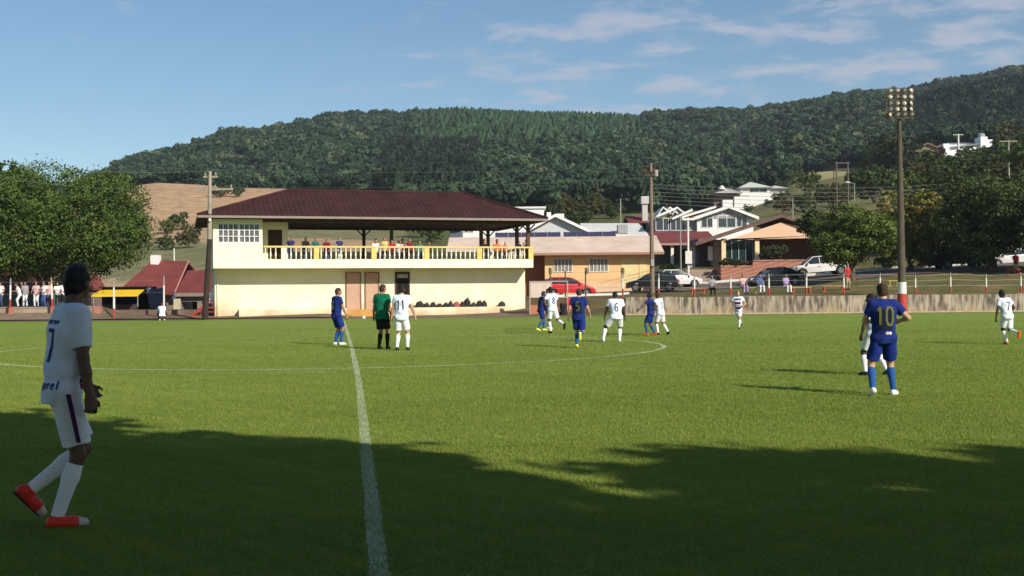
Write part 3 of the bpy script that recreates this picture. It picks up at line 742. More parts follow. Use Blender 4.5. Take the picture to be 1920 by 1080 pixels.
bags = [(787, .62, .42, 0, 'large black sports bag at the left end of the row on the cream ledge'),
 (800, .45, .30, 1, 'low dark brown bag right of the large black bag at the left end'),
 (812, .42, .34, 0, 'small black bag standing up, third from the left on the ledge'),
 (824, .52, .24, 1, 'flat dark brown bag lying low on the ledge, fourth from the left'),
 (836, .42, .30, 0, 'black bag with a bulging top just left of the upright charcoal bag'),
 (845, .34, .40, 2, 'upright charcoal bag left of the red bag'),
 (856, .50, .34, 3, 'red and pink bag in the middle of the dark bags'),
 (867, .36, .36, 1, 'dark brown bag leaning between the red bag and the tall pointed bag'),
 (876, .50, .58, 0, 'tall pointed black backpack, highest of the row on the ledge'),
 (888, .40, .28, 2, 'low charcoal bag right of the tall pointed backpack'),
 (899, .46, .42, 0, 'rounded black bag, second from the right end of the row'),
 (908, .40, .40, 1, 'dark brown rounded bag closing the right end of the row'),
 (941, .52, .34, 2, 'single charcoal bag lying apart at the far right of the ledge')]
for b_ in bags: bag(*b_)

# ------------------------------------------------------------------ generic houses
def gable_roof(m, x0, x1, y0, y1, ze, zr, axis='x', t=.14, apex=None):
    if axis == 'x':
        c = (y0 + y1) / 2
        m.slab([(x0, y0, ze), (x1, y0, ze), (x1, c, zr), (x0, c, zr)], t); m.slab([(x1, y1, ze), (x0, y1, ze), (x0, c, zr), (x1, c, zr)], t)
    else:
        c = (x0 + x1) / 2 if apex is None else apex
        m.slab([(x0, y1, ze), (x0, y0, ze), (c, y0, zr), (c, y1, zr)], t); m.slab([(x1, y0, ze), (x1, y1, ze), (c, y1, zr), (c, y0, zr)], t)
def windows(parent, specs, y=-.02, frame=M_white, glass=M_glass, bars=2, side=None):
    """specs: (x, z, w, h) centres on the front wall plane"""
    for (x, z, w_, h_) in specs:
        m = MB(); f_ = .06
        m.span(x - w_ / 2 - f_, x + w_ / 2 + f_, y - .05, y, z - h_ / 2 - f_, z - h_ / 2); m.span(x - w_ / 2 - f_, x + w_ / 2 + f_, y - .05, y, z + h_ / 2, z + h_ / 2 + f_)
        m.span(x - w_ / 2 - f_, x - w_ / 2, y - .048, y, z - h_ / 2, z + h_ / 2); m.span(x + w_ / 2, x + w_ / 2 + f_, y - .048, y, z - h_ / 2, z + h_ / 2)
        for i in range(1, bars): xx = x - w_ / 2 + w_ * i / bars; m.span(xx - .03, xx + .03, y - .046, y, z - h_ / 2, z + h_ / 2)
        wo_ = m.build('window', frame, parent)
        m = MB(); m.span(x - w_ / 2, x + w_ / 2, y - .012, y, z - h_ / 2, z + h_ / 2); m.build('pane', glass, wo_)
def gable_walls(m, x0, x1, y0, y1, z0, ze, zr, axis='x', apex=None):
    m.span(x0, x1, y0, y1, z0, ze)
    if axis == 'x':
        c = (y0 + y1) / 2; m.prism([(y0, ze), (y1, ze), (c, zr)], 'x', x0, x1)
    else:
        c = (x0 + x1) / 2 if apex is None else apex; m.prism([(x0, ze), (x1, ze), (c, zr)], 'y', y0, y1)
def hx_(u, d): return (u - 960) / F * d

# orange bungalow beside the clubhouse
M_orange = mat('orange_render', (.74, .46, .22), .85, var=.07, scale=.8, bump=.08)
M_orange_dk = mat('terracotta_render', (.42, .17, .08), .85, var=.1)
M_bglroof = mat('beige_fibre_roof', (.58, .45, .36), .8, var=.14, scale=.6, bump=.2, bscale=10)
d0 = 95.0; X1, X2 = hx_(838, d0), hx_(1243, d0)
oh = thing('bungalow', 'orange rendered bungalow with long low beige roof behind the red car', 'house', (0, d0, 0))
zb, zev, zrd = 1.0, 4.9, 6.25
xr = hx_(1022, d0)
m = MB(); m.span(xr, X2 - .9, 0, 8, zb, zev - .1); m.build('wall', M_orange, oh)
m = MB(); m.span(X1 + 1, xr, 1.8, 8, zb, zev - .1); m.build('porch_wall', M_orange_dk, oh)
m = MB(); gable_roof(m, X1, X2, -1.0, 9, zev, zrd + .25, 'x', .16); m.build('roof', M_bglroof, oh)
m = MB(); m.span(X1, X2, -1.06, -1.0, zev - .22, zev - .02); m.build('gutter', mat('terracotta_fascia', (.33, .19, .12), .7), oh)
windows(oh, [(hx_(1056, d0), 3.85, 1.5, 1.05), (hx_(1123, d0), 3.85, 1.5, 1.05)], -.01, M_white, mat('louvred_pane', (.22, .20, .15), .5, var=.4, scale=6), 5)
for ua, ub in ((1165, 1196), (1199, 1212)):
    m = MB(); m.span(hx_(ua, d0), hx_(ub, d0), -.03, 0, 1.5, 4.3); m.build('shutter', mat('pale_cream_shutter', (.70, .56, .28), .8, var=.06), oh)
m = MB(); m.span(xr + .4, X2 - 1.2, -3.6, -3.45, .9, 2.25); m.build('garden_wall', mat('pale_orange_wall', (.66, .45, .27), .85, var=.1), oh)
# dark solar panels on a rack along the ridge
for k in range(9):
    xa = hx_(930, 99.5) + k * 1.16 + (0.25 if k > 4 else 0)
    o = thing('solar_panel', 'dark blue solar panel number %s from the left on the beige bungalow roof' % ['one', 'two', 'three', 'four', 'five', 'six', 'seven', 'eight', 'nine'][k], 'solar panel', (xa, 99.2, 6.28), 0, 'solar panels on the bungalow roof')
    props(o, ['leftmost dark blue solar panel on the beige bungalow roof', 'second dark blue solar panel from the left on the bungalow roof', 'third dark blue solar panel from the left on the bungalow roof', 'fourth dark blue solar panel from the left on the bungalow roof', 'middle dark blue solar panel of the nine on the bungalow roof', 'fourth dark blue solar panel from the right on the bungalow roof', 'third dark blue solar panel from the right on the bungalow roof', 'second dark blue solar panel from the right on the bungalow roof', 'rightmost dark blue solar panel on the beige bungalow roof'][k])
    m = MB(); T_ = Matrix.Rotation(R(34), 3, 'X'); m.box((.55, 0, .42), (1.14, .72, .04), tilt=T_); m.build('panel', mat('solar_cells', (.05, .045, .085), .25, var=.2, spec=.6), o)
    m = MB()
    for sx in (.1, 1.0): m.cyl((sx, .38, .0), (sx, .38, .72), .025, n=6); m.cyl((sx, -.38, -.1), (sx, -.38, .12), .025, n=6)
    m.build('rack', M_metal, o)

# white houses between the bungalow and the hill
def white_gable(label, ua, ub, uap, v_ap, v_ev, d, depth, wallm, roofm, zbot, wins=(), fascia=True, cat='house', extra=None, name='house'):
    X1, X2, XA = hx_(ua, d), hx_(ub, d), hx_(uap, d); ze, zr = Z((ua + ub) / 2, v_ev, d), Z(uap, v_ap, d)
    h = thing(name, label, cat, (0, d, 0)); oh_ = .5
    m = MB(); gable_walls(m, X1 + oh_, X2 - oh_, 0, depth, zbot, ze - .05, zr - .3, 'y', XA); m.build('wall', wallm, h)
    m = MB(); gable_roof(m, X1, X2, -.6, depth + .4, ze, zr, 'y', .16, XA); m.build('roof', roofm, h)
    if fascia:
        m = MB()
        for a, b_ in (((X1, ze), (XA, zr)), ((XA, zr), (X2, ze))):
            m.add([(a[0], -.68, a[1] + .03), (b_[0], -.68, b_[1] + .03), (b_[0], -.68, b_[1] - .3), (a[0], -.68, a[1] - .3), (a[0], -.61, a[1] + .03), (b_[0], -.61, b_[1] + .03), (b_[0], -.61, b_[1] - .3), (a[0], -.61, a[1] - .3)], [(0, 1, 2, 3), (7, 6, 5, 4), (0, 4, 5, 1), (3, 2, 6, 7), (0, 3, 7, 4), (1, 5, 6, 2)])
        m.build('bargeboard', M_white, h)
    windows(h, [(hx_(u, d), Z(u, v, d), w_, h_) for (u, v, w_, h_) in wins], -.01)
    return h
white_gable('white gabled house with wide white bargeboards just behind the solar panels', 978, 1113, 1042, 402, 436, 122, 12, mat('light_grey_wall', (.52, .52, .53), .8, var=.06), M_whiteroof, 3.0)
hb = thing('house', 'low white flat fronted building with a big white sheet roof right of the white gable', 'house', (0, 126, 0))
X1, X2 = hx_(1098, 126), hx_(1216, 126); m = MB(); m.span(X1 + .3, X2 - .3, 0, 9, 3.5, Z(1150, 440, 126)); m.build('wall', M_white, hb)
m = MB(); m.slab([(X1, -.5, Z(1100, 440, 126)), (X2, -.5, Z(1200, 440, 126)), (X2, 9.4, Z(1200, 419, 136)), (X1, 9.4, Z(1100, 419, 136))], .2); m.build('roof', M_whiteroof, hb)
m = MB(); m.span(hx_(1160, 126), hx_(1178, 126), -.02, 1.6, Z(1165, 437, 126), Z(1165, 421, 126)); m.build('dormer', M_grey, hb)
hc = thing('house', 'tall plain white house whose flat parapet shows over the clubhouse roof end', 'house', (0, 128, 0))
m = MB(); m.span(hx_(868, 128), hx_(1021, 128), 0, 8, 2.5, Z(950, 407, 128)); m.span(hx_(962, 128), hx_(1021, 128), .01, 7.9, Z(950, 407, 128), Z(990, 389, 128)); m.build('wall', M_white, hc)
m = MB(); m.span(hx_(958, 128), hx_(1025, 128), -.2, 8.2, Z(990, 391, 128), Z(990, 387.5, 128)); m.build('parapet', M_whiteroof, hc)
windows(hc, [(hx_(880, 128), Z(880, 425, 128), 1.0, 1.2)], -.01)
m = MB(); m.span(hx_(1026, 126), hx_(1034, 126), -1, 0, 6, Z(1030, 399, 126)); m.span(hx_(1042, 126), hx_(1058, 126), -.9, 0, 6, Z(1030, 402, 126))
tw = thing('chimney', 'two white chimney blocks standing behind the white gable', 'chimney', (0, 126, 0)); m.build('stack', M_white, tw)
hd_ = thing('house', 'dark blue grey building seen through the balcony left of the white house', 'house', (0, 124, 0))
m = MB(); m.span(hx_(845, 124), hx_(866, 124), 0, 5, 3, Z(855, 428, 124)); m.build('wall', mat('blue_grey_wall', (.10, .12, .15), .8), hd_)
m = MB(); m.slab([(hx_(843, 124), -.4, Z(850, 430, 124)), (hx_(868, 124), -.4, Z(850, 427, 124)), (hx_(868, 124), 5.4, Z(850, 424, 124)), (hx_(843, 124), 5.4, Z(850, 427, 124))], .2); m.build('roof', M_roofm, hd_)

# grey and white two storey house with stepped gables
gd = 126.0
h = white_gable('two storey white house with grey gable and broad white eaves above the peach house', 1300, 1422, 1366, 386, 408, gd, 12, M_white, mat('grey_tile_roof', (.25, .24, .23), .8, var=.15), 5.5,
    wins=[(1327, 415, 1.2, 1.3), (1364, 415, 1.9, 1.3), (1392, 414, 1.1, 1.2)])
m = MB(); ZE, ZA = Z(1361, 408, gd), Z(1366, 386, gd); m.prism([(hx_(1318, gd), ZE - .1), (hx_(1408, gd), ZE - .1), (hx_(1366, gd), ZA - .55)], 'y', -.05, .0); m.build('gable_panel', M_grey, h)
X1, X2 = hx_(1232, gd), hx_(1318, gd)
m = MB(); m.span(X1, X2, .6, 10, 5.5, Z(1270, 411, gd)); m.build('wing_wall', mat('slate_blue_wall', (.10, .12, .15), .7, var=.3, scale=1.5), h)
for k, (ua, ub, va, vb) in enumerate(((1232, 1268, 404, 389), (1262, 1300, 408, 391), (1280, 1345, 405, 385))):
    m = MB(); a, b_ = (hx_(ua, gd), Z(ua, va, gd)), (hx_(ub, gd), Z(ub, vb, gd)); yk = -.3 + .25 * k
    m.slab([(a[0], yk, a[1]), (b_[0], yk, b_[1]), (b_[0], 10, b_[1]), (a[0], 10, a[1])], .25); m.build('eave_roof', M_white, h)
windows(h, [(hx_(1246, gd), Z(1246, 420, gd), 1.6, 1.3), (hx_(1270, gd), Z(1270, 420, gd), 1.6, 1.3), (hx_(1296, gd), Z(1296, 420, gd), 1.4, 1.3)], .58)
for ua, ub, v in ((1238, 1262, 392), (1340, 1352, 384)):
    pass
# red roofed verandah house in front of it
rd = 114.0; h = thing('house', 'house with plain red brown roof and shaded verandah between the poles and the peach house', 'house', (0, rd, 0))
X1, X2 = hx_(1228, rd), hx_(1345, rd); ze, zr = Z(1280, 456, rd), Z(1280, 429, rd)
m = MB(); m.slab([(X1, -1.2, ze), (X2, -1.2, ze), (X2, 5, zr), (X1, 5, zr)], .18); m.build('roof', M_redroof, h)
m = MB(); m.span(X1, X2, -1.26, -1.2, ze - .25, ze - .03); m.build('fascia', mat('pinkish_fascia', (.35, .22, .19), .8), h)
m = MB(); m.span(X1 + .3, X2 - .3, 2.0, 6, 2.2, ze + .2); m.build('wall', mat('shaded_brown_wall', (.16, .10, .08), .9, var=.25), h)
for u_ in (1259, 1292): m = MB(); m.span(hx_(u_, rd) - .14, hx_(u_, rd) + .14, -.9, -.62, 2.2, ze); m.build('pillar', M_cream, h)

# peach gabled house on its brick terrace
pd = 105.0; M_peach = mat('peach_render', (.72, .47, .31), .85, var=.06, scale=.9)
M_brick = bpy.data.materials.new('brick'); M_brick.use_nodes = True; tb = M_brick.node_tree; bb = tb.nodes['Principled BSDF']; bb.inputs['Roughness'].default_value = .9
cb = tb.nodes.new('ShaderNodeTexCoord'); mb_ = tb.nodes.new('ShaderNodeMapping'); mb_.inputs['Rotation'].default_value = (R(90), 0, 0); tb.links.new(cb.outputs['Object'], mb_.inputs[0])
bt = tb.nodes.new('ShaderNodeTexBrick'); bt.inputs['Scale'].default_value = 3.0; bt.inputs['Color1'].default_value = (.42, .17, .11, 1); bt.inputs['Color2'].default_value = (.34, .13, .085, 1); bt.inputs['Mortar'].default_value = (.40, .24, .17, 1)
tb.links.new(mb_.outputs[0], bt.inputs['Vector']); tb.links.new(bt.outputs['Color'], bb.inputs['Base Color'])
h = thing('house', 'peach gabled house with brown roof, cream columns and dark green glazed front', 'house', (0, pd, 0))
XA = hx_(1466, pd); X1 = hx_(1304, pd); X2 = 2 * XA - X1 - 1.5; ze, zr = Z(1310, 455, pd), Z(1466, 402, pd)
m = MB(); sl = (zr - ze) / (XA - X1)
ti = 2.45
m.prism([(hx_(1368, pd) - .2, Z(1360, 448, pd)), (X2 - 1.2, Z(1360, 448, pd)), (X2 - 1.2, Z(1360, 448, pd) + .3), (XA, zr - .75), (hx_(1368, pd) - .2, zr - .75 - sl * (XA - hx_(1368, pd) + .2))], 'y', 0, .25); m.build('gable_wall', M_peach, h)
m = MB(); gable_roof(m, X1, X2 + .3, -.45, 12, ze, zr, 'y', .3, XA); m.build('roof', mat('brown_tile_roof', (.15, .085, .07), .8, var=.25, scale=3, bump=.3), h)
m = MB(); m.span(hx_(1345, pd), X2 - 1.5, 3.2, 11, 3.6, Z(1400, 446, pd)); m.build('wall', mat('brown_red_wall', (.16, .07, .05), .9, var=.15), h)
for u_ in (1359, 1422): m = MB(); m.span(hx_(u_, pd) - .2, hx_(u_, pd) + .2, .3, .7, 3.9, Z(u_, 447, pd)); m.build('column', mat('cream_column', (.72, .58, .34), .8), h)
gx0, gx1 = hx_(1364, pd), hx_(1417, pd); gz0, gz1 = 3.9, Z(1390, 449, pd)
m = MB(); m.span(gx0, gx1, 1.2, 1.25, gz0, gz1); gl = m.build('glazing', mat('green_glass', (.015, .035, .032), .12, var=.3, spec=.7), h)
m = MB()
for k in range(5): xx = gx0 + (gx1 - gx0) * k / 4; m.span(xx - .035, xx + .035, 1.12, 1.2, gz0, gz1)
m.span(gx0, gx1, 1.13, 1.19, gz1 - .08, gz1); m.build('mullion', mat('pale_frame', (.30, .36, .36), .5), gl)
m = MB(); m.span(hx_(1334, pd), hx_(1343, pd), 1.6, 1.75, Z(1340, 487, pd), Z(1340, 460, pd)); m.build('white_panel', M_white, h)
m = MB(); m.span(hx_(1344, pd), hx_(1356, pd), 1.0, 3.2, 3.6, Z(1350, 450, pd)); m.build('stone_pier', mat('rough_stone', (.20, .15, .12), .9, col2=(.36, .29, .24), scale=4, bump=.4), h)
m = MB(); m.span(hx_(1301, pd), hx_(1314, pd), 3.0, 3.1, 2.9, Z(1310, 458, pd)); m.build('door', mat('pale_lilac_door', (.45, .43, .47), .7), h)
m = MB(); m.span(X1 + 1, hx_(1345, pd), 4.2, 10, 2.5, ze + .6); m.build('side_wall', mat('mauve_wall', (.14, .10, .11), .85), h)
tr = thing('terrace_wall', 'stepped red brick terrace wall below the peach house', 'wall', (0, 97.5, 0))
m = MB(); m.span(hx_(1352, 97.5), hx_(1412, 97.5), 0, 6.8, 1.2, Z(1380, 500, 97.5)); m.span(hx_(1412, 97.5), hx_(1560, 97.5), -.02, 6.8, 1.2, Z(1440, 489, 97.5)); m.build('brickwork', M_brick, tr)
m = MB(); m.span(hx_(1351, 97.5), hx_(1413, 97.5), -.08, .25, Z(1380, 500, 97.5), Z(1380, 500, 97.5) + .08); m.span(hx_(1413, 97.5), hx_(1560, 97.5), -.10, .25, Z(1440, 489, 97.5), Z(1440, 489, 97.5) + .08); m.build('coping', mat('pink_coping', (.50, .28, .20), .85), tr)
st = thing('steps', 'shaded concrete steps climbing beside the brick terrace', 'steps', (hx_(1325, 97), 97, 1.9))
m = MB()
for k in range(8): m.span(-1.3, 1.2, k * .45, 4, -.4, .2 + k * .2)
m.build('flight', mat('step_concrete', (.30, .23, .18), .9, var=.2), st)

# white villas up the slope
vd = 280.0
h = thing('villa', 'white two storey villa with pale grey hip roof high on the slope', 'house', (0, vd, 0))
X1, X2 = hx_(1390, vd), hx_(1445, vd)
zt, zm, zb_ = Z(1410, 352, vd), Z(1410, 365, vd), Z(1410, 392, vd)
m = MB(); m.span(X1, X2 + 2, 0, 10, zb_, zm - .1); m.span(X1, X2, .01, 10, zm - .1, zt); m.build('wall', M_white, h)
def hip(m, x0, x1, y0, y1, ze, zr, ins):
    c = (y0 + y1) / 2
    m.add([(x0, y0, ze), (x1, y0, ze), (x1, y1, ze), (x0, y1, ze), (x0 + ins, c, zr), (x1 - ins, c, zr)], [(0, 1, 5, 4), (1, 2, 5), (2, 3, 4, 5), (3, 0, 4), (3, 2, 1, 0)])
m = MB(); hip(m, hx_(1385, vd), hx_(1450, vd), -1, 11, Z(1410, 352, vd), Z(1410, 338, vd), 4); m.build('roof', mat('pale_grey_roof', (.52, .52, .47), .8, var=.06), h)
m = MB(); hip(m, hx_(1442, vd), hx_(1481, vd), 0, 9, Z(1410, 353, vd), Z(1410, 345, vd), 3); m.build('side_roof', MATS['pale_grey_roof'], h)
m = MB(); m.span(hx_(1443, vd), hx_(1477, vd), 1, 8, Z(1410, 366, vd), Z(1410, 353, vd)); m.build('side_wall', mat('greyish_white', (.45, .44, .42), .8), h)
windows(h, [(hx_(1417, vd), Z(1417, 356, vd), 2.4, 1.0), (hx_(1433, vd), Z(1433, 356, vd), 1.8, 1.0)], -.02, M_white, M_glass, 1)
m = MB(); m.span(hx_(1392, vd), hx_(1406, vd), -.05, 0, Z(1400, 368.5, vd), Z(1400, 366, vd)); m.build('ledge', MATS['greyish_white'], h)
h = thing('villa', 'low villa with shaded brown verandah and white base left of the tall white villa', 'house', (0, vd - 4, 0)); v2 = vd - 4
m = MB(); hip(m, hx_(1340, v2), hx_(1394, v2), -1, 10, Z(1360, 362, v2), Z(1360, 350.5, v2), 5); m.build('roof', mat('light_grey_roof', (.50, .48, .46), .8, var=.06), h)
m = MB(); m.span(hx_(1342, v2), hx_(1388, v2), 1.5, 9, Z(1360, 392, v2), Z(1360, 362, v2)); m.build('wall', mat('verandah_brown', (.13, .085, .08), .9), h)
m = MB(); m.span(hx_(1356, v2), hx_(1375, v2), -.5, 1.4, Z(1360, 392, v2), Z(1360, 375, v2)); m.span(hx_(1378, v2), hx_(1396, v2), -.4, 1.4, Z(1360, 392, v2), Z(1360, 369, v2)); m.build('base_wall', M_white, h)
m = MB(); m.lathe([(.9, 0), (.7, .5), (.1, 1.0)], (hx_(1361, v2), 4, Z(1360, 350.5, v2) - .2)); m.build('roof_tank', M_white, h)
kd = 300.0
h = thing('house', 'brown roofed gable house at the top of the hillside trees', 'house', (0, kd, 0))
X1, X2, XA = hx_(1712, kd), hx_(1772, kd), hx_(1741, kd); ze, zr = Z(1740, 281, kd), Z(1740, 268, kd)
m = MB(); gable_walls(m, X1 + .5, X2 - .5, 0, 8, Z(1740, 300, kd), ze, zr - .3, 'y', XA); m.build('wall', mat('olive_wall', (.20, .18, .10), .9), h)
m = MB(); gable_roof(m, X1, X2, -.8, 9, ze, zr, 'y', .3, XA); m.build('roof', mat('rust_roof', (.22, .12, .08), .8), h)
h = thing('house', 'bright white house with square tower on the ridge at the right', 'house', (0, kd, 0))
m = MB(); m.span(hx_(1772, kd), hx_(1783, kd), 0, 4, Z(1780, 300, kd), Z(1780, 269, kd)); m.span(hx_(1842, kd), hx_(1855, kd), 0, 4, Z(1850, 300, kd), Z(1850, 256, kd)); m.span(hx_(1855, kd), hx_(1866, kd), .5, 5, Z(1850, 300, kd), Z(1850, 261, kd)); m.span(hx_(1783, kd), hx_(1842, kd), 1, 6, Z(1800, 300, kd), Z(1800, 270, kd)); m.build('wall', mat('bright_white_wall', (.8, .8, .8), .7, var=.03), h)
m = MB(); m.slab([(hx_(1786, kd), .2, Z(1800, 275, kd)), (hx_(1845, kd), .2, Z(1800, 268, kd)), (hx_(1840, kd), 6.4, Z(1800, 262, kd)), (hx_(1796, kd), 6.4, Z(1800, 262, kd))], .3); m.build('roof', mat('blue_grey_roof', (.20, .21, .25), .8), h)
m = MB(); m.lathe([(.7, 0), (.95, .3), (.95, .9), (.5, 1.2)], (hx_(1849, kd), 2, Z(1850, 256, kd) - .05)); m.build('water_tank', M_grey, h)
windows(h, [(hx_(1848, kd), Z(1848, 275, kd), .9, .8)], -.02)
# small pink house with tower half hidden behind the pole
h = thing('house', 'small house with dark red roof and pale pink chimney tower behind the crossarm pole', 'house', (0, 150, 0))
m = MB(); m.span(hx_(1206, 150), hx_(1216, 150), 0, 1.2, 6, Z(1210, 382, 150)); m.span(hx_(1204, 150), hx_(1218, 150), -.2, 1.4, Z(1210, 382, 150), Z(1210, 368, 150)); m.build('tower', mat('pale_pink_wall', (.50, .45, .42), .85), h)
m = MB(); gable_roof(m, hx_(1178, 150), hx_(1222, 150), -.5, 7, Z(1200, 416, 150), Z(1200, 402, 150), 'x', .2); m.build('roof', M_redroof, h)
m = MB(); m.span(hx_(1181, 150), hx_(1220, 150), 0, 6.5, 5, Z(1200, 416, 150)); m.build('wall', M_grey, h)
h = thing('pergola', 'white wavy roofed terrace behind the grey gabled house', 'pergola', (0, 140, 0))
m = MB()
for k in range(3):
    ua = 1236 + k * 13; m.add([(hx_(ua, 140), 0, Z(ua, 404, 140)), (hx_(ua + 9, 140), 0, Z(ua, 390, 140)), (hx_(ua + 24, 140), 0, Z(ua, 402, 140)), (hx_(ua + 24, 140), 0, Z(ua, 399, 140)), (hx_(ua + 9, 140), 0, Z(ua, 387, 140)), (hx_(ua, 140), 0, Z(ua, 401, 140)),
      (hx_(ua, 140), 5, Z(ua, 404, 140)), (hx_(ua + 9, 140), 5, Z(ua, 390, 140)), (hx_(ua + 24, 140), 5, Z(ua, 402, 140)), (hx_(ua + 24, 140), 5, Z(ua, 399, 140)), (hx_(ua + 9, 140), 5, Z(ua, 387, 140)), (hx_(ua, 140), 5, Z(ua, 401, 140))],
      [(0, 1, 4, 5), (1, 2, 3, 4), (7, 6, 11, 10), (8, 7, 10, 9), (5, 4, 10, 11), (4, 3, 9, 10), (0, 6, 7, 1), (1, 7, 8, 2)])
m.build('roof', M_white, h)
m = MB()
for u_ in (1240, 1268): m.span(hx_(u_, 140) - .2, hx_(u_, 140) + .2, 1, 1.4, 5, Z(u_, 400, 140))
m.build('pillar', M_white, h)

# ---- red roofed buildings on the left behind the kiosk
ld = 95.0
h = thing('house', 'long building with broad red brown hipped roof right of the big tree', 'house', (0, ld, 0))
ze = Z(330, 549, ld)
X = lambda u, d: hx_(u, d)
m = MB()
A = Vector((X(222, ld), -.8, ze)); B = Vector((X(333, ld), -.8, ze)); C_ = Vector((X(354, ld + 5), 5, Z(354, 490, ld + 5))); D_ = Vector((X(288, ld + 5), 5, Z(288, 487, ld + 5)))
m.slab([A, B, C_, D_], .18); m.slab([D_, C_, Vector((X(333, ld), 11, ze)), Vector((X(222, ld), 11, ze))], .18); m.slab([A, D_, Vector((X(222, ld), 11, ze))], .18)
m.build('roof', M_redroof, h)
m = MB(); m.cyl(B + Vector((0, 0, .05)), C_ + Vector((0, 0, .05)), .06); m.build('verge', mat('pink_verge', (.42, .20, .18), .8), h)
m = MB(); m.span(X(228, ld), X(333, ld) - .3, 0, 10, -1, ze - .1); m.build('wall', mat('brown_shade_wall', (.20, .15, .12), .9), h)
m = MB(); m.span(X(281, 99), X(296, 99), 4.2, 5.0, 4.3, Z(288, 478, 99)); m.build('chimney', M_white, h)
h = thing('house', 'lower red roofed wing with grey eave board left of the clubhouse', 'house', (0, ld, 0))
m = MB(); m.slab([(X(334, ld), -.8, ze), (X(412, ld), -.8, ze + .05), (X(412, ld + 4), 4, Z(400, 505, ld + 4)), (X(352, ld + 4), 4, Z(360, 507, ld + 4))], .18); m.build('roof', M_redroof, h)
m = MB(); m.span(X(333, ld), X(412, ld), -.9, -.8, ze - .32, ze - .02); m.build('fascia', M_gutter, h)
m = MB(); m.span(X(342, ld), X(412, ld), 3, 3.2, -1, ze); m.build('back_wall', M_dark, h)  # the wing's inner shade is put into this wall's colour
m = MB(); m.span(X(337, ld), X(342, ld), -.6, .5, -1, ze - .2); m.span(X(342, ld), X(412, ld), -.4, .5, ze - .75, ze - .3); m.span(X(372, ld), X(380, ld), -.4, .5, -1, ze - .75); m.build('wall', mat('grey_brown_wall', (.22, .19, .165), .9), h)
m = MB(); m.span(X(325, ld - 3), X(336, ld - 3), -3, -2.6, -1, Z(330, 560, ld - 3)); m.build('cream_box', mat('cream_board', (.50, .44, .30), .8), h)
h = thing('house', 'red roofed house half hidden under the left edge of the big tree', 'house', (0, ld, 0))
m = MB(); a_ = [(X(-90, ld), -.8, Z(20, 540, ld)), (X(62, ld), -.8, Z(20, 540, ld)), (X(22, ld + 5), 5, Z(20, 497, ld + 5)), (X(-50, ld + 5), 5, Z(20, 497, ld + 5))]; m.slab(a_, .18); m.slab([a_[2], a_[1], (X(62, ld), 11, Z(20, 540, ld))], .18); m.build('roof', M_redroof, h)
m = MB(); m.span(X(-86, ld), X(56, ld), 0, 10, -1, Z(20, 540, ld)); m.build('wall', mat('dim_green_wall', (.13, .16, .13), .9), h)
h = thing('house', 'small red gable roof showing behind the people under the tree', 'house', (0, 93, 0))
m = MB(); gable_roof(m, X(105, 93), X(150, 93), -.6, 6, Z(120, 540, 93), Z(120, 512, 93), 'y', .2, X(133, 93)); m.build('roof', M_redroof, h)
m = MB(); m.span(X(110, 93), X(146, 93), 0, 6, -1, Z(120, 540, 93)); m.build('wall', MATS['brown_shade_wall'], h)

# kiosk with yellow awning
kx0, kx1 = X(184, 84), X(280, 84)
k = thing('kiosk', 'dark snack kiosk under a bright yellow awning beside the red roofed building', 'kiosk', (0, 84, .4))
zt = Z(230, 539, 84) - .4; zl = Z(230, 553, 84) - .4
m = MB(); m.slab([(kx0, -1.3, zl), (X(270, 84), -1.3, zl), (X(279, 85.5), 1.0, zt), (X(200, 85.5), 1.0, zt)], .06); m.span(kx0, X(270, 84), -1.34, -1.3, zl - .12, zl); m.build('awning', mat('yellow_canvas', (.78, .50, .02), .7, var=.08), k)
m = MB()
for xx in (kx0 + .1, X(226, 84), X(268, 84)): m.cyl((xx, -1.2, 0), (xx, -1.2, zl), .04, n=8)
m.build('awning_post', M_metal, k)
m = MB(); m.span(kx0 + .2, kx1, 1.6, 1.75, 0, zt); m.span(kx0 + .2, kx0 + .35, .2, 1.6, 0, zt); m.span(kx1 - .15, kx1, .2, 1.6, 0, zt); m.span(kx0, kx1, .1, 1.75, zt, zt + .06); m.build('back_wall', M_dark, k)  # near black walls and top carry the kiosk's inner shade as colour
m = MB(); m.span(kx0 + .3, X(258, 84), .1, .5, 0, .55); m.build('counter', mat('dark_brown_counter', (.07, .045, .035), .8), k)
m = MB(); m.lathe([(.22, 0), (.16, .1), (.05, .35), (.05, .5)], (X(322, 84), .5, zt - .9)); m.build('lamp_shade', M_white, k)
tp = thing('tarpaulin', 'blue grey tarpaulin hanging beside the yellow awning', 'tarpaulin', (X(293, 84), 83.4, .4))
m = MB(); n_ = 8; P = []
for i in range(n_ + 1):
    for j in range(5): P.append((-.55 + 1.3 * i / n_ + .25 * (1 - j / 4), .1 * math.sin(i * 1.3 + j), 1.75 * j / 4 + .05 * math.sin(i)))
m.add(P, [(i * 5 + j, (i + 1) * 5 + j, (i + 1) * 5 + j + 1, i * 5 + j + 1) for i in range(n_) for j in range(4)])
m.add([(p[0], p[1] + .03, p[2]) for p in P], [(i * 5 + j + 1, (i + 1) * 5 + j + 1, (i + 1) * 5 + j, i * 5 + j) for i in range(n_) for j in range(4)])
m.build('cloth', mat('blue_grey_cloth', (.09, .10, .14), .8, var=.3, scale=3), tp, smooth=True)

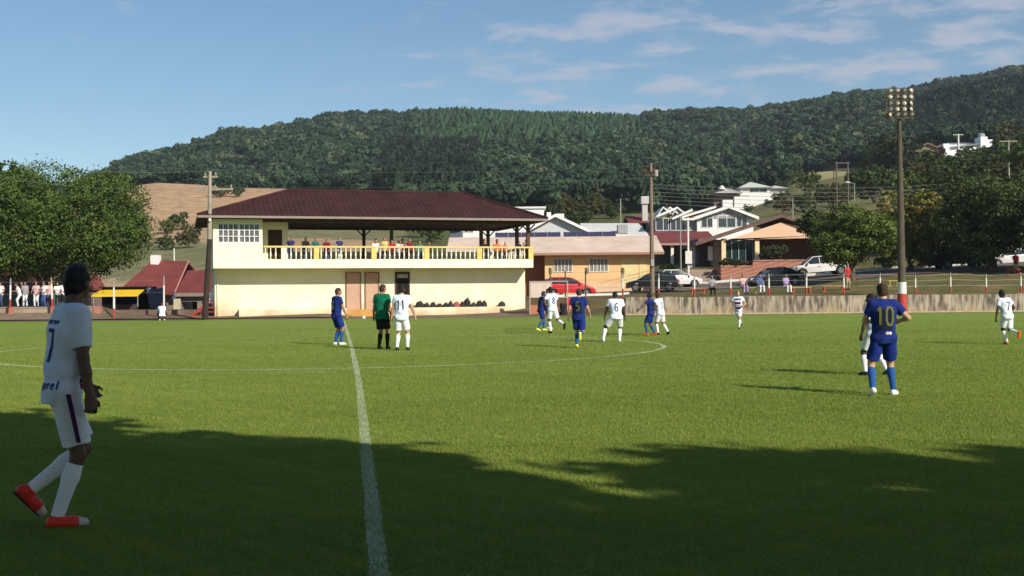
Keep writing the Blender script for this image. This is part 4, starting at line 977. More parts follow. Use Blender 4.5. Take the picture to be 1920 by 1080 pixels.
# ------------------------------------------------------------------ walls, fences, poles
rw = thing('retaining_wall', 'long stained concrete retaining wall along the far side of the pitch', 'wall', (0, 72, 0))
XW = hx_(1172, 72.2)
m = MB(); xw = XW
while xw < 62:
    L = 3.6; hh = 1.17 + (.02 * math.sin(xw)); m.span(xw, min(xw + L - .02, 62), .0, .32, -.3, hh); xw += L
m.build('wall_panel', M_conc, rw)
m = MB(); m.span(XW, 62, -.04, .30, -.3, .10); m.build('footing', mat('wall_footing', (.42, .34, .20), .95, var=.3, scale=2), rw)
lwm = thing('low_wall', 'low beige concrete wall with red painted pilasters under the big tree', 'wall', (0, 73, 0))
XL1 = hx_(188, 73)
m = MB(); m.span(-46, XL1, 0, .22, -.3, .86); m.build('wall_panel', mat('beige_render_wall', (.33, .25, .18), .9, var=.22, scale=1.2, bump=.2), lwm)
for u_ in (-72, 20, 99, 182): m = MB(); m.span(hx_(u_, 73) - .22, hx_(u_, 73) + .22, -.1, .3, -.3, .93); m.build('pilaster', mat('faded_red_paint', (.38, .16, .12), .85, var=.15), lwm)
m = MB(); m.span(-46, XL1, -.05, .27, .86, .91); m.build('coping', mat('pink_grey_coping', (.40, .30, .26), .85), lwm)
kb = thing('terrace_step', 'weathered brown concrete step running from the low wall to the clubhouse', 'wall', (0, 74.5, 0))
m = MB(); m.span(hx_(190, 74.5), hx_(398, 74.5), 0, 3, -.3, .62); m.span(hx_(190, 74.5), hx_(398, 74.5), -.8, 0, -.3, .22); m.build('step', mat('brown_concrete', (.17, .115, .08), .95, var=.3, scale=1, bump=.3), kb)

def post(parent, x, y, z0, z1, lean=0.0, top=M_conc2, zwhite=.92, zred=.46):
    """concrete fence post: red foot, white middle, bare top"""
    h_ = z1 - z0; P = lambda f_: (x + lean * f_, y, z0 + h_ * f_)
    m = MB(); m.cyl(P(0), P(zred), .062, .058, 8); p_ = m.build('post', M_redp, parent, smooth=True)
    m = MB(); m.cyl(P(zred), P(zwhite), .058, .054, 8); m.build('white_band', M_whp, p_, smooth=True)
    m = MB(); m.cyl(P(zwhite), P(1), .054, .04, 8); m.build('top', top, p_, smooth=True)
fn = thing('wire_fence', 'wire fence on red and white concrete posts along the top of the retaining wall', 'fence', (0, 73, 0))
xs_ = []
for u_ in (1168, 1235, 1302, 1370, 1442, 1512, 1583, 1650, 1717, 1783, 1850, 1915, 1982, 2050, 2120):
    x = hx_(u_, 73.0); z0 = 1.15; z1 = Z(u_, 513 + 2 * math.sin(u_), 73.0); xs_.append((x, z1)); post(fn, x, -.55 + .6, z0, z1, .03 * math.sin(u_ * 2), zwhite=.80, zred=.36)
for hz in (.45, .72, .98):
    m = MB(); m.path([(a[0], .05, 1.15 + (a[1] - 1.15) * hz * .95) for a in xs_], .007, 5); m.build('wire', M_metal, fn)
fl = thing('wire_fence', 'wire fence on white posts with red feet along the left end of the pitch', 'fence', (0, 73, 0))
xs_ = []
for u_, v0, v1 in ((-72, 603, 520), (20, 578, 522), (99, 578, 520), (152, 578, 522), (214, 603, 521), (308, 601, 517)):
    x = hx_(u_, 72.6); post(fl, x, -.5, Z(u_, v0, 72.5), Z(u_, v1, 72.5), .05 * math.sin(u_), zwhite=.78, zred=.30); xs_.append((x, Z(u_, v1, 72.5)))
for hz in (.6, .9):
    m = MB(); m.path([(a[0], -.5, .2 + (a[1] - .2) * hz) for a in xs_], .007, 5); m.build('wire', M_metal, fl)
# railed gate area right of the clubhouse
gt = thing('gate', 'white framed gate panel between the clubhouse and the red car', 'gate', (0, 75.5, 0)); gy = 75.5
xa, xb = hx_(993, gy), hx_(1064, gy); zt, zl_, zb2 = Z(1020, 528, gy), Z(1020, 558, gy), Z(1020, 592, gy)
m = MB()
for xx in (xa, (xa + xb) / 2 + .2, xb): m.cyl((xx, 0, -.1), (xx, 0, zt), .035, n=8)
for zz in (zt, zl_): m.cyl((xa, 0, zz), (xb, 0, zz), .035, n=8)
m.build('frame', mat('pinkish_frame_paint', (.46, .37, .31), .8), gt)
m = MB(); m.span(xa + .05, (xa + xb) / 2 + .15, -.01, .02, zl_ + .05, zt - .05); m.build('panel', mat('pinkish_sheet', (.60, .48, .40), .8), gt)
m = MB(); m.span(xa + .05, xb, -.02, .06, .0, zl_ - .5); m.build('lower_board', M_orange_dk, gt)
mf = thing('mesh_fence', 'tall thin wire mesh fence on dark posts in front of the orange bungalow', 'fence', (0, 79, 0))
m = MB()
for u_ in (1032, 1060, 1098, 1168): m.cyl((hx_(u_, 79), 0, .8), (hx_(u_, 79), 0, Z(u_, 508, 79)), .05, n=8)
m.build('post', mat('dark_brown_post', (.12, .06, .05), .8), mf)
m = MB()
for v_ in (510, 525, 540): m.cyl((hx_(1032, 79), 0, Z(1100, v_, 79)), (hx_(1168, 79), 0, Z(1100, v_, 79)), .012, n=5)
m.build('rail', M_metal, mf)
for u_ in (1032, 1100, 1168): 
    m = MB(); m.lathe([(.10, 0), (.12, .2), (.10, .45)], (hx_(u_, 79), 0, Z(u_, 514, 79)), 8); m.build('lamp', mat('dull_green_metal', (.10, .12, .07), .6), mf, smooth=True)
rb = thing('notice_board', 'plain bright red board standing on the touch line beside a black bin', 'board', (hx_(1074, 74), 74, 0))
m = MB(); m.span(-.33, .33, 0, .06, .42, 1.15); m.build('board', mat('signal_red', (.55, .02, .02), .6), rb)
m = MB(); m.cyl((-.28, .1, -.1), (-.28, .1, 1.15), .03); m.cyl((.28, .1, -.1), (.28, .1, 1.15), .03); m.build('leg', M_black, rb)
bn = thing('waste_bin', 'black round waste bin left of the red board', 'bin', (hx_(1055, 73.5), 73.5, 0))
m = MB(); m.lathe([(.20, 0), (.25, .1), (.28, .7), (.30, .74)], n=16); m.build('bin_body', M_black, bn, smooth=True)
m = MB(); m.lathe([(.31, .74), (.29, .80), (.1, .84)], n=16); m.build('lid', M_black, bn, smooth=True)

# red ramp frame and white banner at the left end of the clubhouse
fr = thing('ramp_frame', 'red painted triangular steel frame leaning at the clubhouse corner', 'frame', (0, 73.2, 0))
m = MB(); P = lambda u, v: Vector((hx_(u, 73.2), 0, Z(u, v, 73.2)))
m.cyl(P(402, 565), P(402, 597), .07, n=8); m.cyl(P(358, 592), P(395, 562), .055, n=8); m.cyl(P(358, 593), P(402, 595), .05, n=8); m.cyl(P(378, 577), P(402, 577), .04, n=8); m.cyl(P(368, 585), P(402, 585), .035, n=8)
q = [v + Vector((0, .9, 0)) for v in (P(402, 565), P(402, 597), P(358, 592), P(395, 562))]; m.cyl(q[0], q[1], .06, n=8); m.cyl(q[2], q[3], .05, n=8); m.cyl(P(402, 566), q[0], .05, n=8)
m.build('frame', M_redp, fr)
bn2 = thing('banner', 'white cloth banner tied beside the red frame', 'banner', (0, 73.6, 0))
m = MB(); pts = [(hx_(390, 73.6), 0, Z(390, 567, 73.6)), (hx_(403, 73.6), 0, Z(403, 572, 73.6)), (hx_(403, 73.6), 0, Z(403, 538, 73.6)), (hx_(396, 73.6), 0.05, Z(396, 545, 73.6))]; m.poly(pts); m.poly([(p[0], p[1] + .02, p[2]) for p in reversed(pts)]); m.build('cloth', M_white, bn2)

# utility poles
def crossarm(m, x, y, z, L, n=3, rz=0.0, r=.05):
    c, s_ = math.cos(rz), math.sin(rz)
    m.box((x, y, z), (L, .1, .12), rz)
    for i in range(n):
        t_ = -L / 2 + .12 + (L - .24) * i / max(1, n - 1); m.lathe([(.03, 0), (.07, .04), (.04, .1), (.07, .14), (.03, .22)], (x + c * t_, y + s_ * t_, z + .06), 8)
pa = thing('utility_pole', 'weathered concrete utility pole with crossarm at the left corner of the clubhouse', 'utility pole', (at(384, 588, 70.8).x, 70.8, -.1))
zt = Z(393, 318, 70.8)
m = MB(); m.cyl((0, 0, 0), (.34, 0, 5.2), .19, .15, 10); m.build('pole', mat('dark_lower_pole', (.035, .026, .020), .9, var=.3), pa, smooth=True)  # lower length of the pole in a darker colour
m = MB(); m.cyl((.34, 0, 5.2), (.40, 0, zt), .15, .10, 10); m.build('upper_pole', M_conc2, pa, smooth=True)
m = MB(); crossarm(m, .7, 0, Z(400, 352, 70.8), 2.3, 3); crossarm(m, .40, .1, zt - .35, .9, 2); m.build('crossarm', M_conc2, pa)
m = MB(); m.cyl((.42, -.2, Z(393, 412, 70.8)), (.42, -.2, Z(393, 402, 70.8)), .09); m.build('fuse_box', M_white, pa)
pb = thing('utility_pole', 'tall concrete utility pole with crossarm rack beside the orange bungalow', 'utility pole', (hx_(1223, 84), 84, gz(hx_(1223, 84), 84) - .2))
H = Z(1222, 306, 84) - pb.location.z
m = MB(); m.cyl((0, 0, 0), (-.02, 0, H), .19, .11, 12); m.build('pole', mat('warm_concrete_pole', (.20, .145, .10), .9, var=.15, scale=2), pb, smooth=True)
m = MB(); crossarm(m, 0, .15, H - .5, 1.5, 4); crossarm(m, 0, -.15, H - .9, 1.1, 3); m.build('crossarm', M_wood, pb)
m = MB(); m.lathe([(.05, 0), (.17, .05), (.17, .5), (.05, .55)], (.35, -.1, H - 1.05), 10); m.build('transformer', M_grey, pb, smooth=True)
m = MB(); m.span(-.12, .12, -.34, -.14, 2.2, 2.7); m.build('meter_box', M_grey, pb)
def simple_pole(label, u, d, v_top, r, arm=None, col=M_conc2, v_bot=None, name='utility_pole'):
    x = hx_(u, d); z0 = (gz(x, d) if v_bot is None else Z(u, v_bot, d)) - .3; o = thing(name, label, 'utility pole' if name == 'utility_pole' else 'street lamp', (x, d, z0)); H = Z(u, v_top, d) - z0
    m = MB(); m.cyl((0, 0, 0), (0, 0, H), r * 1.3, r, 9); m.build('pole', col, o, smooth=True)
    if arm == 'T': m = MB(); m.box((0, 0, H - .2), (2.6, .14, .14)); m.build('crossarm', col, o)
    if arm == 'H':
        m = MB(); m.box((-.9, 0, H - .2), (2.4, .16, .16)); m.box((-.9, 0, H - 1.2), (2.4, .16, .16)); m.cyl((-1.8, 0, 0), (-1.8, 0, H), r, r, 8); m.build('crossarm', col, o)
    if arm == 'L':
        m = MB(); m.cyl((0, 0, H), (-.9, -.4, H + .25), .05, n=6); m.build('arm', M_metal, o)
        m = MB(); m.box((-1.2, -.5, H + .25), (.7, .3, .14), R(20)); m.build('lamp_head', M_white, o, bevel=.03)
    return o
simple_pole('thin pale steel pole standing behind the silver hatchback', 1277, 96, 405, .055, None, M_metal)
o = simple_pole('pale post with a small white meter box left of the peach house', 1291, 97, 408, .085, None, M_whp)
m = MB(); m.span(-.28, .28, -.3, -.1, 2.1, 3.2); m.build('meter_box', M_whp, o)
m = MB(); m.span(-.5, .5, -.1, .1, Z(1291, 413, 97) - o.location.z, Z(1291, 409, 97) - o.location.z); m.build('lamp_bar', M_whp, o)
simple_pole('twin legged pylon pole on the slope above the round green tree', 1592, 180, 303, .12, 'H', mat('dark_pole', (.12, .10, .085), .9))
simple_pole('street lamp with short arm just right of the twin pole on the slope', 1604, 175, 345, .07, 'L', name='street_lamp')
simple_pole('slim pole with crossarm on the dark slope near the right edge', 1894, 160, 262, .12, 'T')
simple_pole('street lamp with white head at the right edge of the hillside', 1917, 158, 292, .09, 'L', name='street_lamp')
simple_pole('far pole with a white T shaped top beside the white tower house', 1800, 288, 251, .22, 'T', M_whp)
simple_pole('thin pole in front of the forest behind the white sheet roof', 1165, 170, 372, .09, None)
simple_pole('slender pole standing alone below the white villas', 1488, 150, 372, .07, None)
simple_pole('brown fence pole on the pale field near the top of the slope', 1528, 300, 318, .14, None, M_wood)
simple_pole('short brown pole right of the fence pole on the pale field', 1566, 300, 318, .12, None, M_wood)
simple_pole('pole whose wires cross the hillside behind the floodlight mast', 1716, 150, 352, .16, 'T', M_conc2)
simple_pole('slim white post behind the left red roofs', 327, 150, 465, .07, None, M_whp)

# power lines strung between poles
def wire(a, b, sag, label, r=.016):
    a, b = Vector(a), Vector(b); pts = []
    for i in range(17):
        t_ = i / 16; p = a.lerp(b, t_); p.z -= sag * 4 * t_ * (1 - t_); pts.append(p)
    m = MB(); m.path(pts, r, 4); o = m.build('power_line', mat('wire_grey', (.10, .095, .09), .6), None); tagm(o, label, 'power line', 'overhead power lines')
tpb = Vector((pb.location.x, 84, pb.location.z + H))
names = ['topmost', 'second', 'third', 'fourth', 'fifth', 'lowest']
for k in range(6):
    wire(at(1224, 346 + k * 7, 84), at(2150, 300 + k * 9, 104), 1.2, names[k] + ' wire of the bundle running from the crossarm pole to the right edge')
for k, nm in enumerate(('upper', 'lower')):
    wire(at(396, 318 + k * 33, 70.8), at(1222, 312 + k * 20, 84), .3, nm + ' wire between the clubhouse corner pole and the tall crossarm pole', .006)
    wire(at(392, 320 + k * 32, 70.8), at(-300, 240 + k * 30, 60), .9, nm + ' wire leaving the clubhouse corner pole towards the left', .010)

# floodlight mast
fd = 70.5; fx = hx_(1691, fd)
fm = thing('floodlight_mast', 'tall concrete floodlight mast with red and white painted foot and a rack of lamps', 'floodlight', (fx, fd, 0))
zt = Z(1687, 168, fd)
m = MB(); m.cyl((0, 0, -.2), (0, 0, 1.25), .30, .285, 14); m.build('red_foot', M_redp, fm, smooth=True)
m = MB(); m.cyl((0, 0, 1.25), (0, 0, 1.98), .285, .275, 14); m.build('white_band', M_whp, fm, smooth=True)
m = MB(); m.cyl((0, 0, 1.98), (-.06, 0, zt), .25, .11, 14); m.build('pole', mat('mast_concrete', (.085, .065, .045), .9, var=.2, scale=1.5), fm, smooth=True)
rk = MB()
rows = [(172, 4), (184, 4), (196, 4), (207, 4), (217, 4)]
for v_, n_ in rows:
    z = Z(1687, v_ + 5, fd); rk.box((-.06, -.25, z), (1.75, .07, .07))
for sx in (-.85, .75): rk.box((-.06 + sx, -.2, Z(1687, 196, fd)), (.07, .07, 2.0))
rk.build('rack', mat('rack_steel', (.10, .075, .05), .7, metal=.2), fm)
m0 = None
for j, (v_, n_) in enumerate(rows):
    for i in range(n_):
        x = -.06 - .66 + i * .44; z = Z(1687, v_ - 1, fd)
        hdn = MB(); hdn.cyl((0, 0, 0), (0, .24, .06), .155, .08, 12); o = hdn.build('lamp_housing', mat('lamp_housing_metal', (.16, .13, .10), .5, metal=.4), fm, smooth=True)
        o.location = (x, -.36, z); o.rotation_euler = (R(-14), 0, R(random.choice((-50, -30, -8, 12, 35))))
        gl = MB(); gl.lathe([(.14, 0), (.11, .03), (.02, .045)], n=12); g_ = gl.build('lens', mat('lamp_lens', (.38, .33, .24), .2, var=.2, spec=.8), o, smooth=True); g_.rotation_euler = (R(90), 0, 0); g_.location = (0, -.005, 0)

add_base_dirt(M_conc, (.40, .30, .15), -.2, .5, .7)
# street, kerbs
M_asph = mat('asphalt', (.14, .105, .085), .95, var=.18, scale=1.2, bump=.2)
sx = np.arange(2.5, 60, 1.0); sy = np.arange(84.5, 96.1, .8)
SX, SY = np.meshgrid(sx, sy, indexing='ij'); SZ = gz_arr(SX.ravel(), SY.ravel()) + .05
i2 = np.arange(SX.size).reshape(SX.shape); Q = np.stack([i2[:-1, :-1], i2[1:, :-1], i2[1:, 1:], i2[:-1, 1:]], -1).reshape(-1, 4)
props(link('road', mesh_np('road', np.stack([SX.ravel(), SY.ravel(), SZ], 1), Q, smooth=True), M_asph), kind='structure')
def kerb(name, x0, x1, y, m_, hgt=.16, wd=.3):
    m = MB(); xs_ = np.arange(x0, x1, 1.0)
    for a in xs_:
        z0, z1 = gz(a, y), gz(a + 1, y)
        P = [(a, y, z0 - .1), (a + 1, y, z1 - .1), (a + 1, y + wd, z1 - .1), (a, y + wd, z0 - .1), (a, y, z0 + hgt), (a + 1, y, z1 + hgt), (a + 1, y + wd, z1 + hgt), (a, y + wd, z0 + hgt)]
        m.add(P, [(0, 1, 5, 4), (4, 5, 6, 7), (2, 3, 7, 6), (0, 3, 2, 1), (0, 4, 7, 3), (1, 2, 6, 5)])
    props(m.build(name, m_), kind='structure')
kerb('near_kerb', 2.6, 8.6, 82.2, M_whp)
kerb('far_kerb', 16, 60, 96.2, M_whp, .2)
# ------------------------------------------------------------------ trees
tree('large broad dark green tree shading the people at the left edge of the pitch', (hx_(92, 84), 84, .4), 2.4, .34, 6.5, 7.3, 4.9, 92000, .105, (.014, .032, .008), (.125, .190, .034), 3, lob=26, dry=(.15, .14, .035), dryp=.03, fr=.34, shell=.74, core=.86)
tree('dark tree top showing at the left edge above the large broad tree', (hx_(-40, 100), 100, 0), 4, .3, 10.5, 4.2, 4.0, 9000, .17, DK, LT, 5)
tree('round green tree beside the white pickup, trunk on the grass bank', (hx_(1598, 84), 84, gz(hx_(1598, 84), 84)), 1.5, .22, 3.4, 3.35, 2.9, 24000, .11, (.03, .052, .012), (.165, .21, .036), 11, lob=12)
tree('yellowish green tree directly behind the floodlight mast', (hx_(1708, 92), 92, gz(hx_(1708, 92), 92)), 1.2, .2, 3.4, 2.85, 3.3, 18000, .12, (.055, .068, .015), (.27, .25, .05), 12, lob=12, dry=(.30, .20, .05), dryp=.12)
tree('big dark leafy tree shading the parked suv near the right edge', (hx_(1862, 86), 86, gz(hx_(1862, 86), 86)), 1.4, .3, 3.7, 4.4, 3.6, 30000, .12, (.022, .038, .012), (.10, .135, .034), 13, lob=12)
tree('big dark green tree cut by the right edge above the shaded cars', (hx_(1960, 83), 83, gz(hx_(1960, 83), 83)), 1.4, .3, 3.8, 4.6, 3.7, 34000, .12, (.022, .040, .012), (.125, .16, .04), 14, lob=12)
tree('dark dense tree standing between the yellowish tree and the big right tree', (hx_(1775, 108), 108, gz(hx_(1775, 108), 108)), 1.5, .3, 4.2, 3.8, 3.8, 20000, .13, (.02, .034, .010), (.075, .10, .026), 15, lob=11)
tree('leafy dark tree hanging over the gable end of the peach house', (hx_(1545, 100), 100, gz(hx_(1545, 100), 100)), 2.0, .22, 3.6, 2.3, 2.4, 9000, .12, (.02, .036, .01), (.075, .10, .024), 16, lob=9)
# trees up the right hand slope: a few kinds built once, then copied
def proto_tree(label, kind, seed):
    dk, lt = {'dark': ((.026, .046, .015), (.11, .15, .038)), 'green': ((.038, .065, .015), (.15, .20, .042)), 'olive': ((.055, .055, .018), (.15, .13, .04)), 'tall': ((.022, .034, .014), (.08, .095, .032)), 'brown': ((.07, .05, .028), (.19, .14, .075))}[kind]
    rx, rz, cz, h = (3.0, 4.4, 5.6, 2.4) if kind == 'tall' else (3.4, 2.9, 4.6, 2.0)
    t_ = thing('hillside_tree', label, 'tree', (0, 0, 0)); trunk_mb(h, .2, cz, rx, seed).build('trunk', M_bark, t_, smooth=True)
    link('crown', crown_mesh('crown', lobes_for(0, cz, rx, rz, 9, seed), 4200, .21, dk, lt, seed=seed), M_leaf, t_); return t_
protos = {}
HT = [ # kind, u, v of the foot, d, scale, label
 ('green', 1655, 345, 240, 1.15, 'bright green tree left of the floodlight mast half way up the slope'),
 ('tall', 1672, 345, 235, 1.25, 'very tall dark tree directly behind the floodlight mast'),
 ('tall', 1702, 342, 235, 1.1, 'tall brownish dark tree touching the right side of the floodlight mast'),
 ('olive', 1740, 330, 240, .9, 'olive tree below the brown roofed gable house'),
 ('dark', 1770, 345, 225, 1.25, 'dark round tree in the middle of the slope right of the mast'),
 ('brown', 1800, 330, 240, .95, 'brownish bare looking tree below the far white T pole'),
 ('green', 1838, 330, 235, .95, 'green tree below the bright white tower house'),
 ('dark', 1868, 345, 215, 1.0, 'dark tree right of the green tree under the white tower house'),
 ('tall', 1885, 300, 250, .8, 'tall dark tree right of the white tower house'),
 ('olive', 1912, 290, 262, 1.6, 'large olive crown high at the right edge'),
 ('dark', 1905, 345, 200, 1.5, 'black green tree behind the slim crossarm pole'),
 ('dark', 1820, 372, 165, 1.0, 'dark tree just above the shaded cars, right of centre of the slope'),
 ('dark', 1760, 380, 160, .95, 'low dark tree behind the yellowish tree'),
 ('green', 1700, 385, 150, .85, 'small green tree showing above the yellowish tree'),
 ('dark', 1640, 372, 190, 1.05, 'dark tree above the round green tree'),
 ('olive', 1560, 385, 185, .75, 'olive bush on the slope left of the twin pole'),
 ('green', 1520, 352, 260, .9, 'small green tree under the pale field'),
 ('dark', 1466, 395, 240, .6, 'dark tree below the right end of the white villas'),
 ('dark', 1442, 394, 252, .35, 'small dark tree at the foot of the tall white villa'),
 ('dark', 1405, 400, 240, .35, 'low dark tree in front of the villas'),
 ('green', 1496, 345, 300, .7, 'green tree right of the white villas'),
 ('olive', 1065, 392, 240, .9, 'olive green tree behind the white chimneys'),
 ('olive', 1110, 396, 235, .95, 'wide olive tree behind the white sheet roof'),
 ('dark', 1150, 398, 235, .8, 'dark tree right of the wide olive tree'),
 ('dark', 1040, 398, 235, .8, 'dark low tree left of the olive tree behind the white gable'),
 ('dark', 1090, 405, 200, .7, 'dark bushy tree close behind the white gable'),
 ('green', 1250, 385, 300, .9, 'green tree below the forest edge behind the pink tower'),
 ('dark', 1320, 360, 340, 1.1, 'dark tree beside the low villa at the forest edge'),
 ('dark', 335, 438, 210, .62, 'round dark tree at the foot of the brown hill'),
 ('green', 314, 436, 205, .5, 'green tree left of the round dark tree below the brown hill'),
 ('dark', 365, 440, 200, .45, 'small dark tree next to the utility pole below the brown hill'),
 ('dark', 312, 462, 170, .45, 'dark tree just above the white chimney on the left'),
 ('olive', 352, 462, 172, .55, 'low olive bush between the field tracks'),
 ('dark', 425, 384, 290, .6, 'dark tree clump behind the left end of the clubhouse roof'),
 ('dark', 447, 380, 290, .55, 'dark tree right of the clump behind the clubhouse roof'),
 ('dark', 408, 390, 285, .55, 'dark tree touching the crossarm of the left pole'),
 ('green', 792, 452, 190, .75, 'leafy green tree seen through the balcony near its middle'),
 ('green', 815, 458, 175, .55, 'small green tree seen through the balcony right of the leafy one'),
 ('dark', 668, 440, 210, .8, 'dark tree seen through the balcony left of the first post'),
('dark', 1620, 360, 215, 1.00, 'dark tree between the green one and the twin pole'),
 ('green', 1590, 372, 200, 0.60, 'small green tree at the foot of the twin pole'),
 ('olive', 1720, 352, 205, 1.00, 'olive tree right of the tall dark trees low on the slope'),
 ('green', 1790, 360, 190, 1.00, 'green tree in the lower middle of the right slope'),
 ('dark', 1850, 362, 185, 1.15, 'dark tree low on the slope below the white tower house'),
 ('olive', 1880, 372, 170, 0.90, 'olive tree low on the slope near the slim pole'),
 ('brown', 1760, 318, 262, 0.90, 'brown tree just right of the brown roofed gable house'),
 ('dark', 1725, 318, 268, 0.85, 'dark tree in front of the brown roofed gable house'),
 ('green', 1815, 312, 270, 0.80, 'green tree under the roof of the bright white house'),
 ('tall', 1660, 330, 262, 1.30, 'tall dark tree left of the tallest trees behind the mast'),
 ('dark', 1905, 318, 232, 1.40, 'black green tree high at the right edge'),
 ('dark', 1940, 300, 255, 1.60, 'dark tree beyond the right edge high on the slope'),
 ('dark', 1545, 376, 215, 0.60, 'low dark tree under the pale field'),
 ('olive', 1470, 412, 190, 0.50, 'olive bush near the slender lone pole'),
 ('dark', 1510, 398, 180, 0.60, 'dark bush above the gable of the peach house'),
 ('green', 1945, 380, 150, 1.4, 'green tree beyond the right edge of the photograph'),
]
for i, (k_, u_, v_, d_, sc, lab) in enumerate(HT):
    if k_ not in protos: o = protos[k_] = proto_tree(lab, k_, 60 + i)
    else: o = copy_tree(protos[k_]); o['label'] = lab
    x = hx_(u_, d_); o.location = (x, d_, gz(x, d_) - .2 - 1.15 * sc); s_ = sc * 1.0; o.scale = (s_, s_, s_ * (1 + .1 * math.sin(i))); o.rotation_euler = (0, 0, i * 1.7); o['group'] = 'trees on the slopes behind the village'
# hedge and shrubs
def shrub(label, u, d, rx, rz, n, dk, lt, seed, z=None):
    x = hx_(u, d); o = thing('shrub', label, 'shrub', (x, d, (gz(x, d) if z is None else z)))
    m = MB()
    for k in range(4): m.cyl((0, 0, -.1), (math.cos(k * 1.6) * rx * .4, math.sin(k * 1.6) * rx * .4, rz * 1.2), .03, .01, 5)
    m.build('stem', M_bark, o); link('foliage', crown_mesh('foliage', lobes_for(0, rz, rx, rz, 7, seed), n, .085, dk, lt, seed=seed), M_leaf, o)
shrub('rounded bright green bush between the bungalow and the two poles', 1257, 99, 1.05, .8, 3500, (.03, .06, .012), (.09, .15, .03), 31, 2.4)
shrub('flowering planter shrub on the brick terrace in front of the green glass', 1385, 98.5, 1.4, .35, 2500, (.03, .03, .015), (.10, .08, .05), 32, 3.65)
shrub('green shrub at the left end of the brick terrace', 1358, 98.0, .45, .5, 1200, (.04, .06, .015), (.16, .17, .05), 33, 3.6)
shrub('dark green bush on the terrace under the peach gable', 1450, 100.0, 1.5, .75, 3500, (.025, .04, .015), (.08, .10, .03), 34, 4.1)
shrub('light green shrub on the sunny bank behind the floodlight mast', 1660, 97, 1.3, .6, 3000, (.05, .07, .02), (.20, .22, .06), 35)
shrub('pale green shrub right of the floodlight mast below the yellowish tree', 1730, 96, 1.3, .7, 3000, (.05, .07, .02), (.18, .20, .06), 36)
# the row of tall trees behind the camera whose shadow falls over the near part of the pitch
SH = [(2.6, -1.0, 11.6, 4.2), (5.9, -3.1, 11.0, 3.9), (13.1, -4.7, 11.0, 4.0), (9.9, -4.7, 9.8, 3.7), (18.0, -4.0, 11.2, 4.3), (23.5, -4.6, 12.0, 4.6), (8.6, -6.8, 11.2, 3.9), (-3.0, -3.0, 12.0, 4.3), (-9.5, -5.0, 12.0, 4.6), (12.0, -10.0, 11.5, 4.6), (4.0, -7.5, 10.0, 4.6)]
labs = ['eleventh', 'tenth', 'first', 'second', 'third', 'fourth', 'fifth', 'sixth', 'seventh', 'eighth', 'ninth']
sp = None
for i, (x, y, h_, rr_) in enumerate(SH):
    lab = labs[i] + ' tall leafy tree of the row behind the camera shading the near pitch'
    if sp is None:
        sp = tree(lab, (0, 0, 0), 4.2, .3, 6.6, 4.3, 3.6, 15000, .21, DK, LT, 77, lob=12, group='shade trees behind the camera', name='shade_tree'); o = sp
    else: o = copy_tree(sp); o['label'] = lab
    o.location = (x, y, 0); o.rotation_euler = (0, 0, i * 1.1); o.scale = (rr_ / 4.3, rr_ / 4.3, h_ / 10.2)
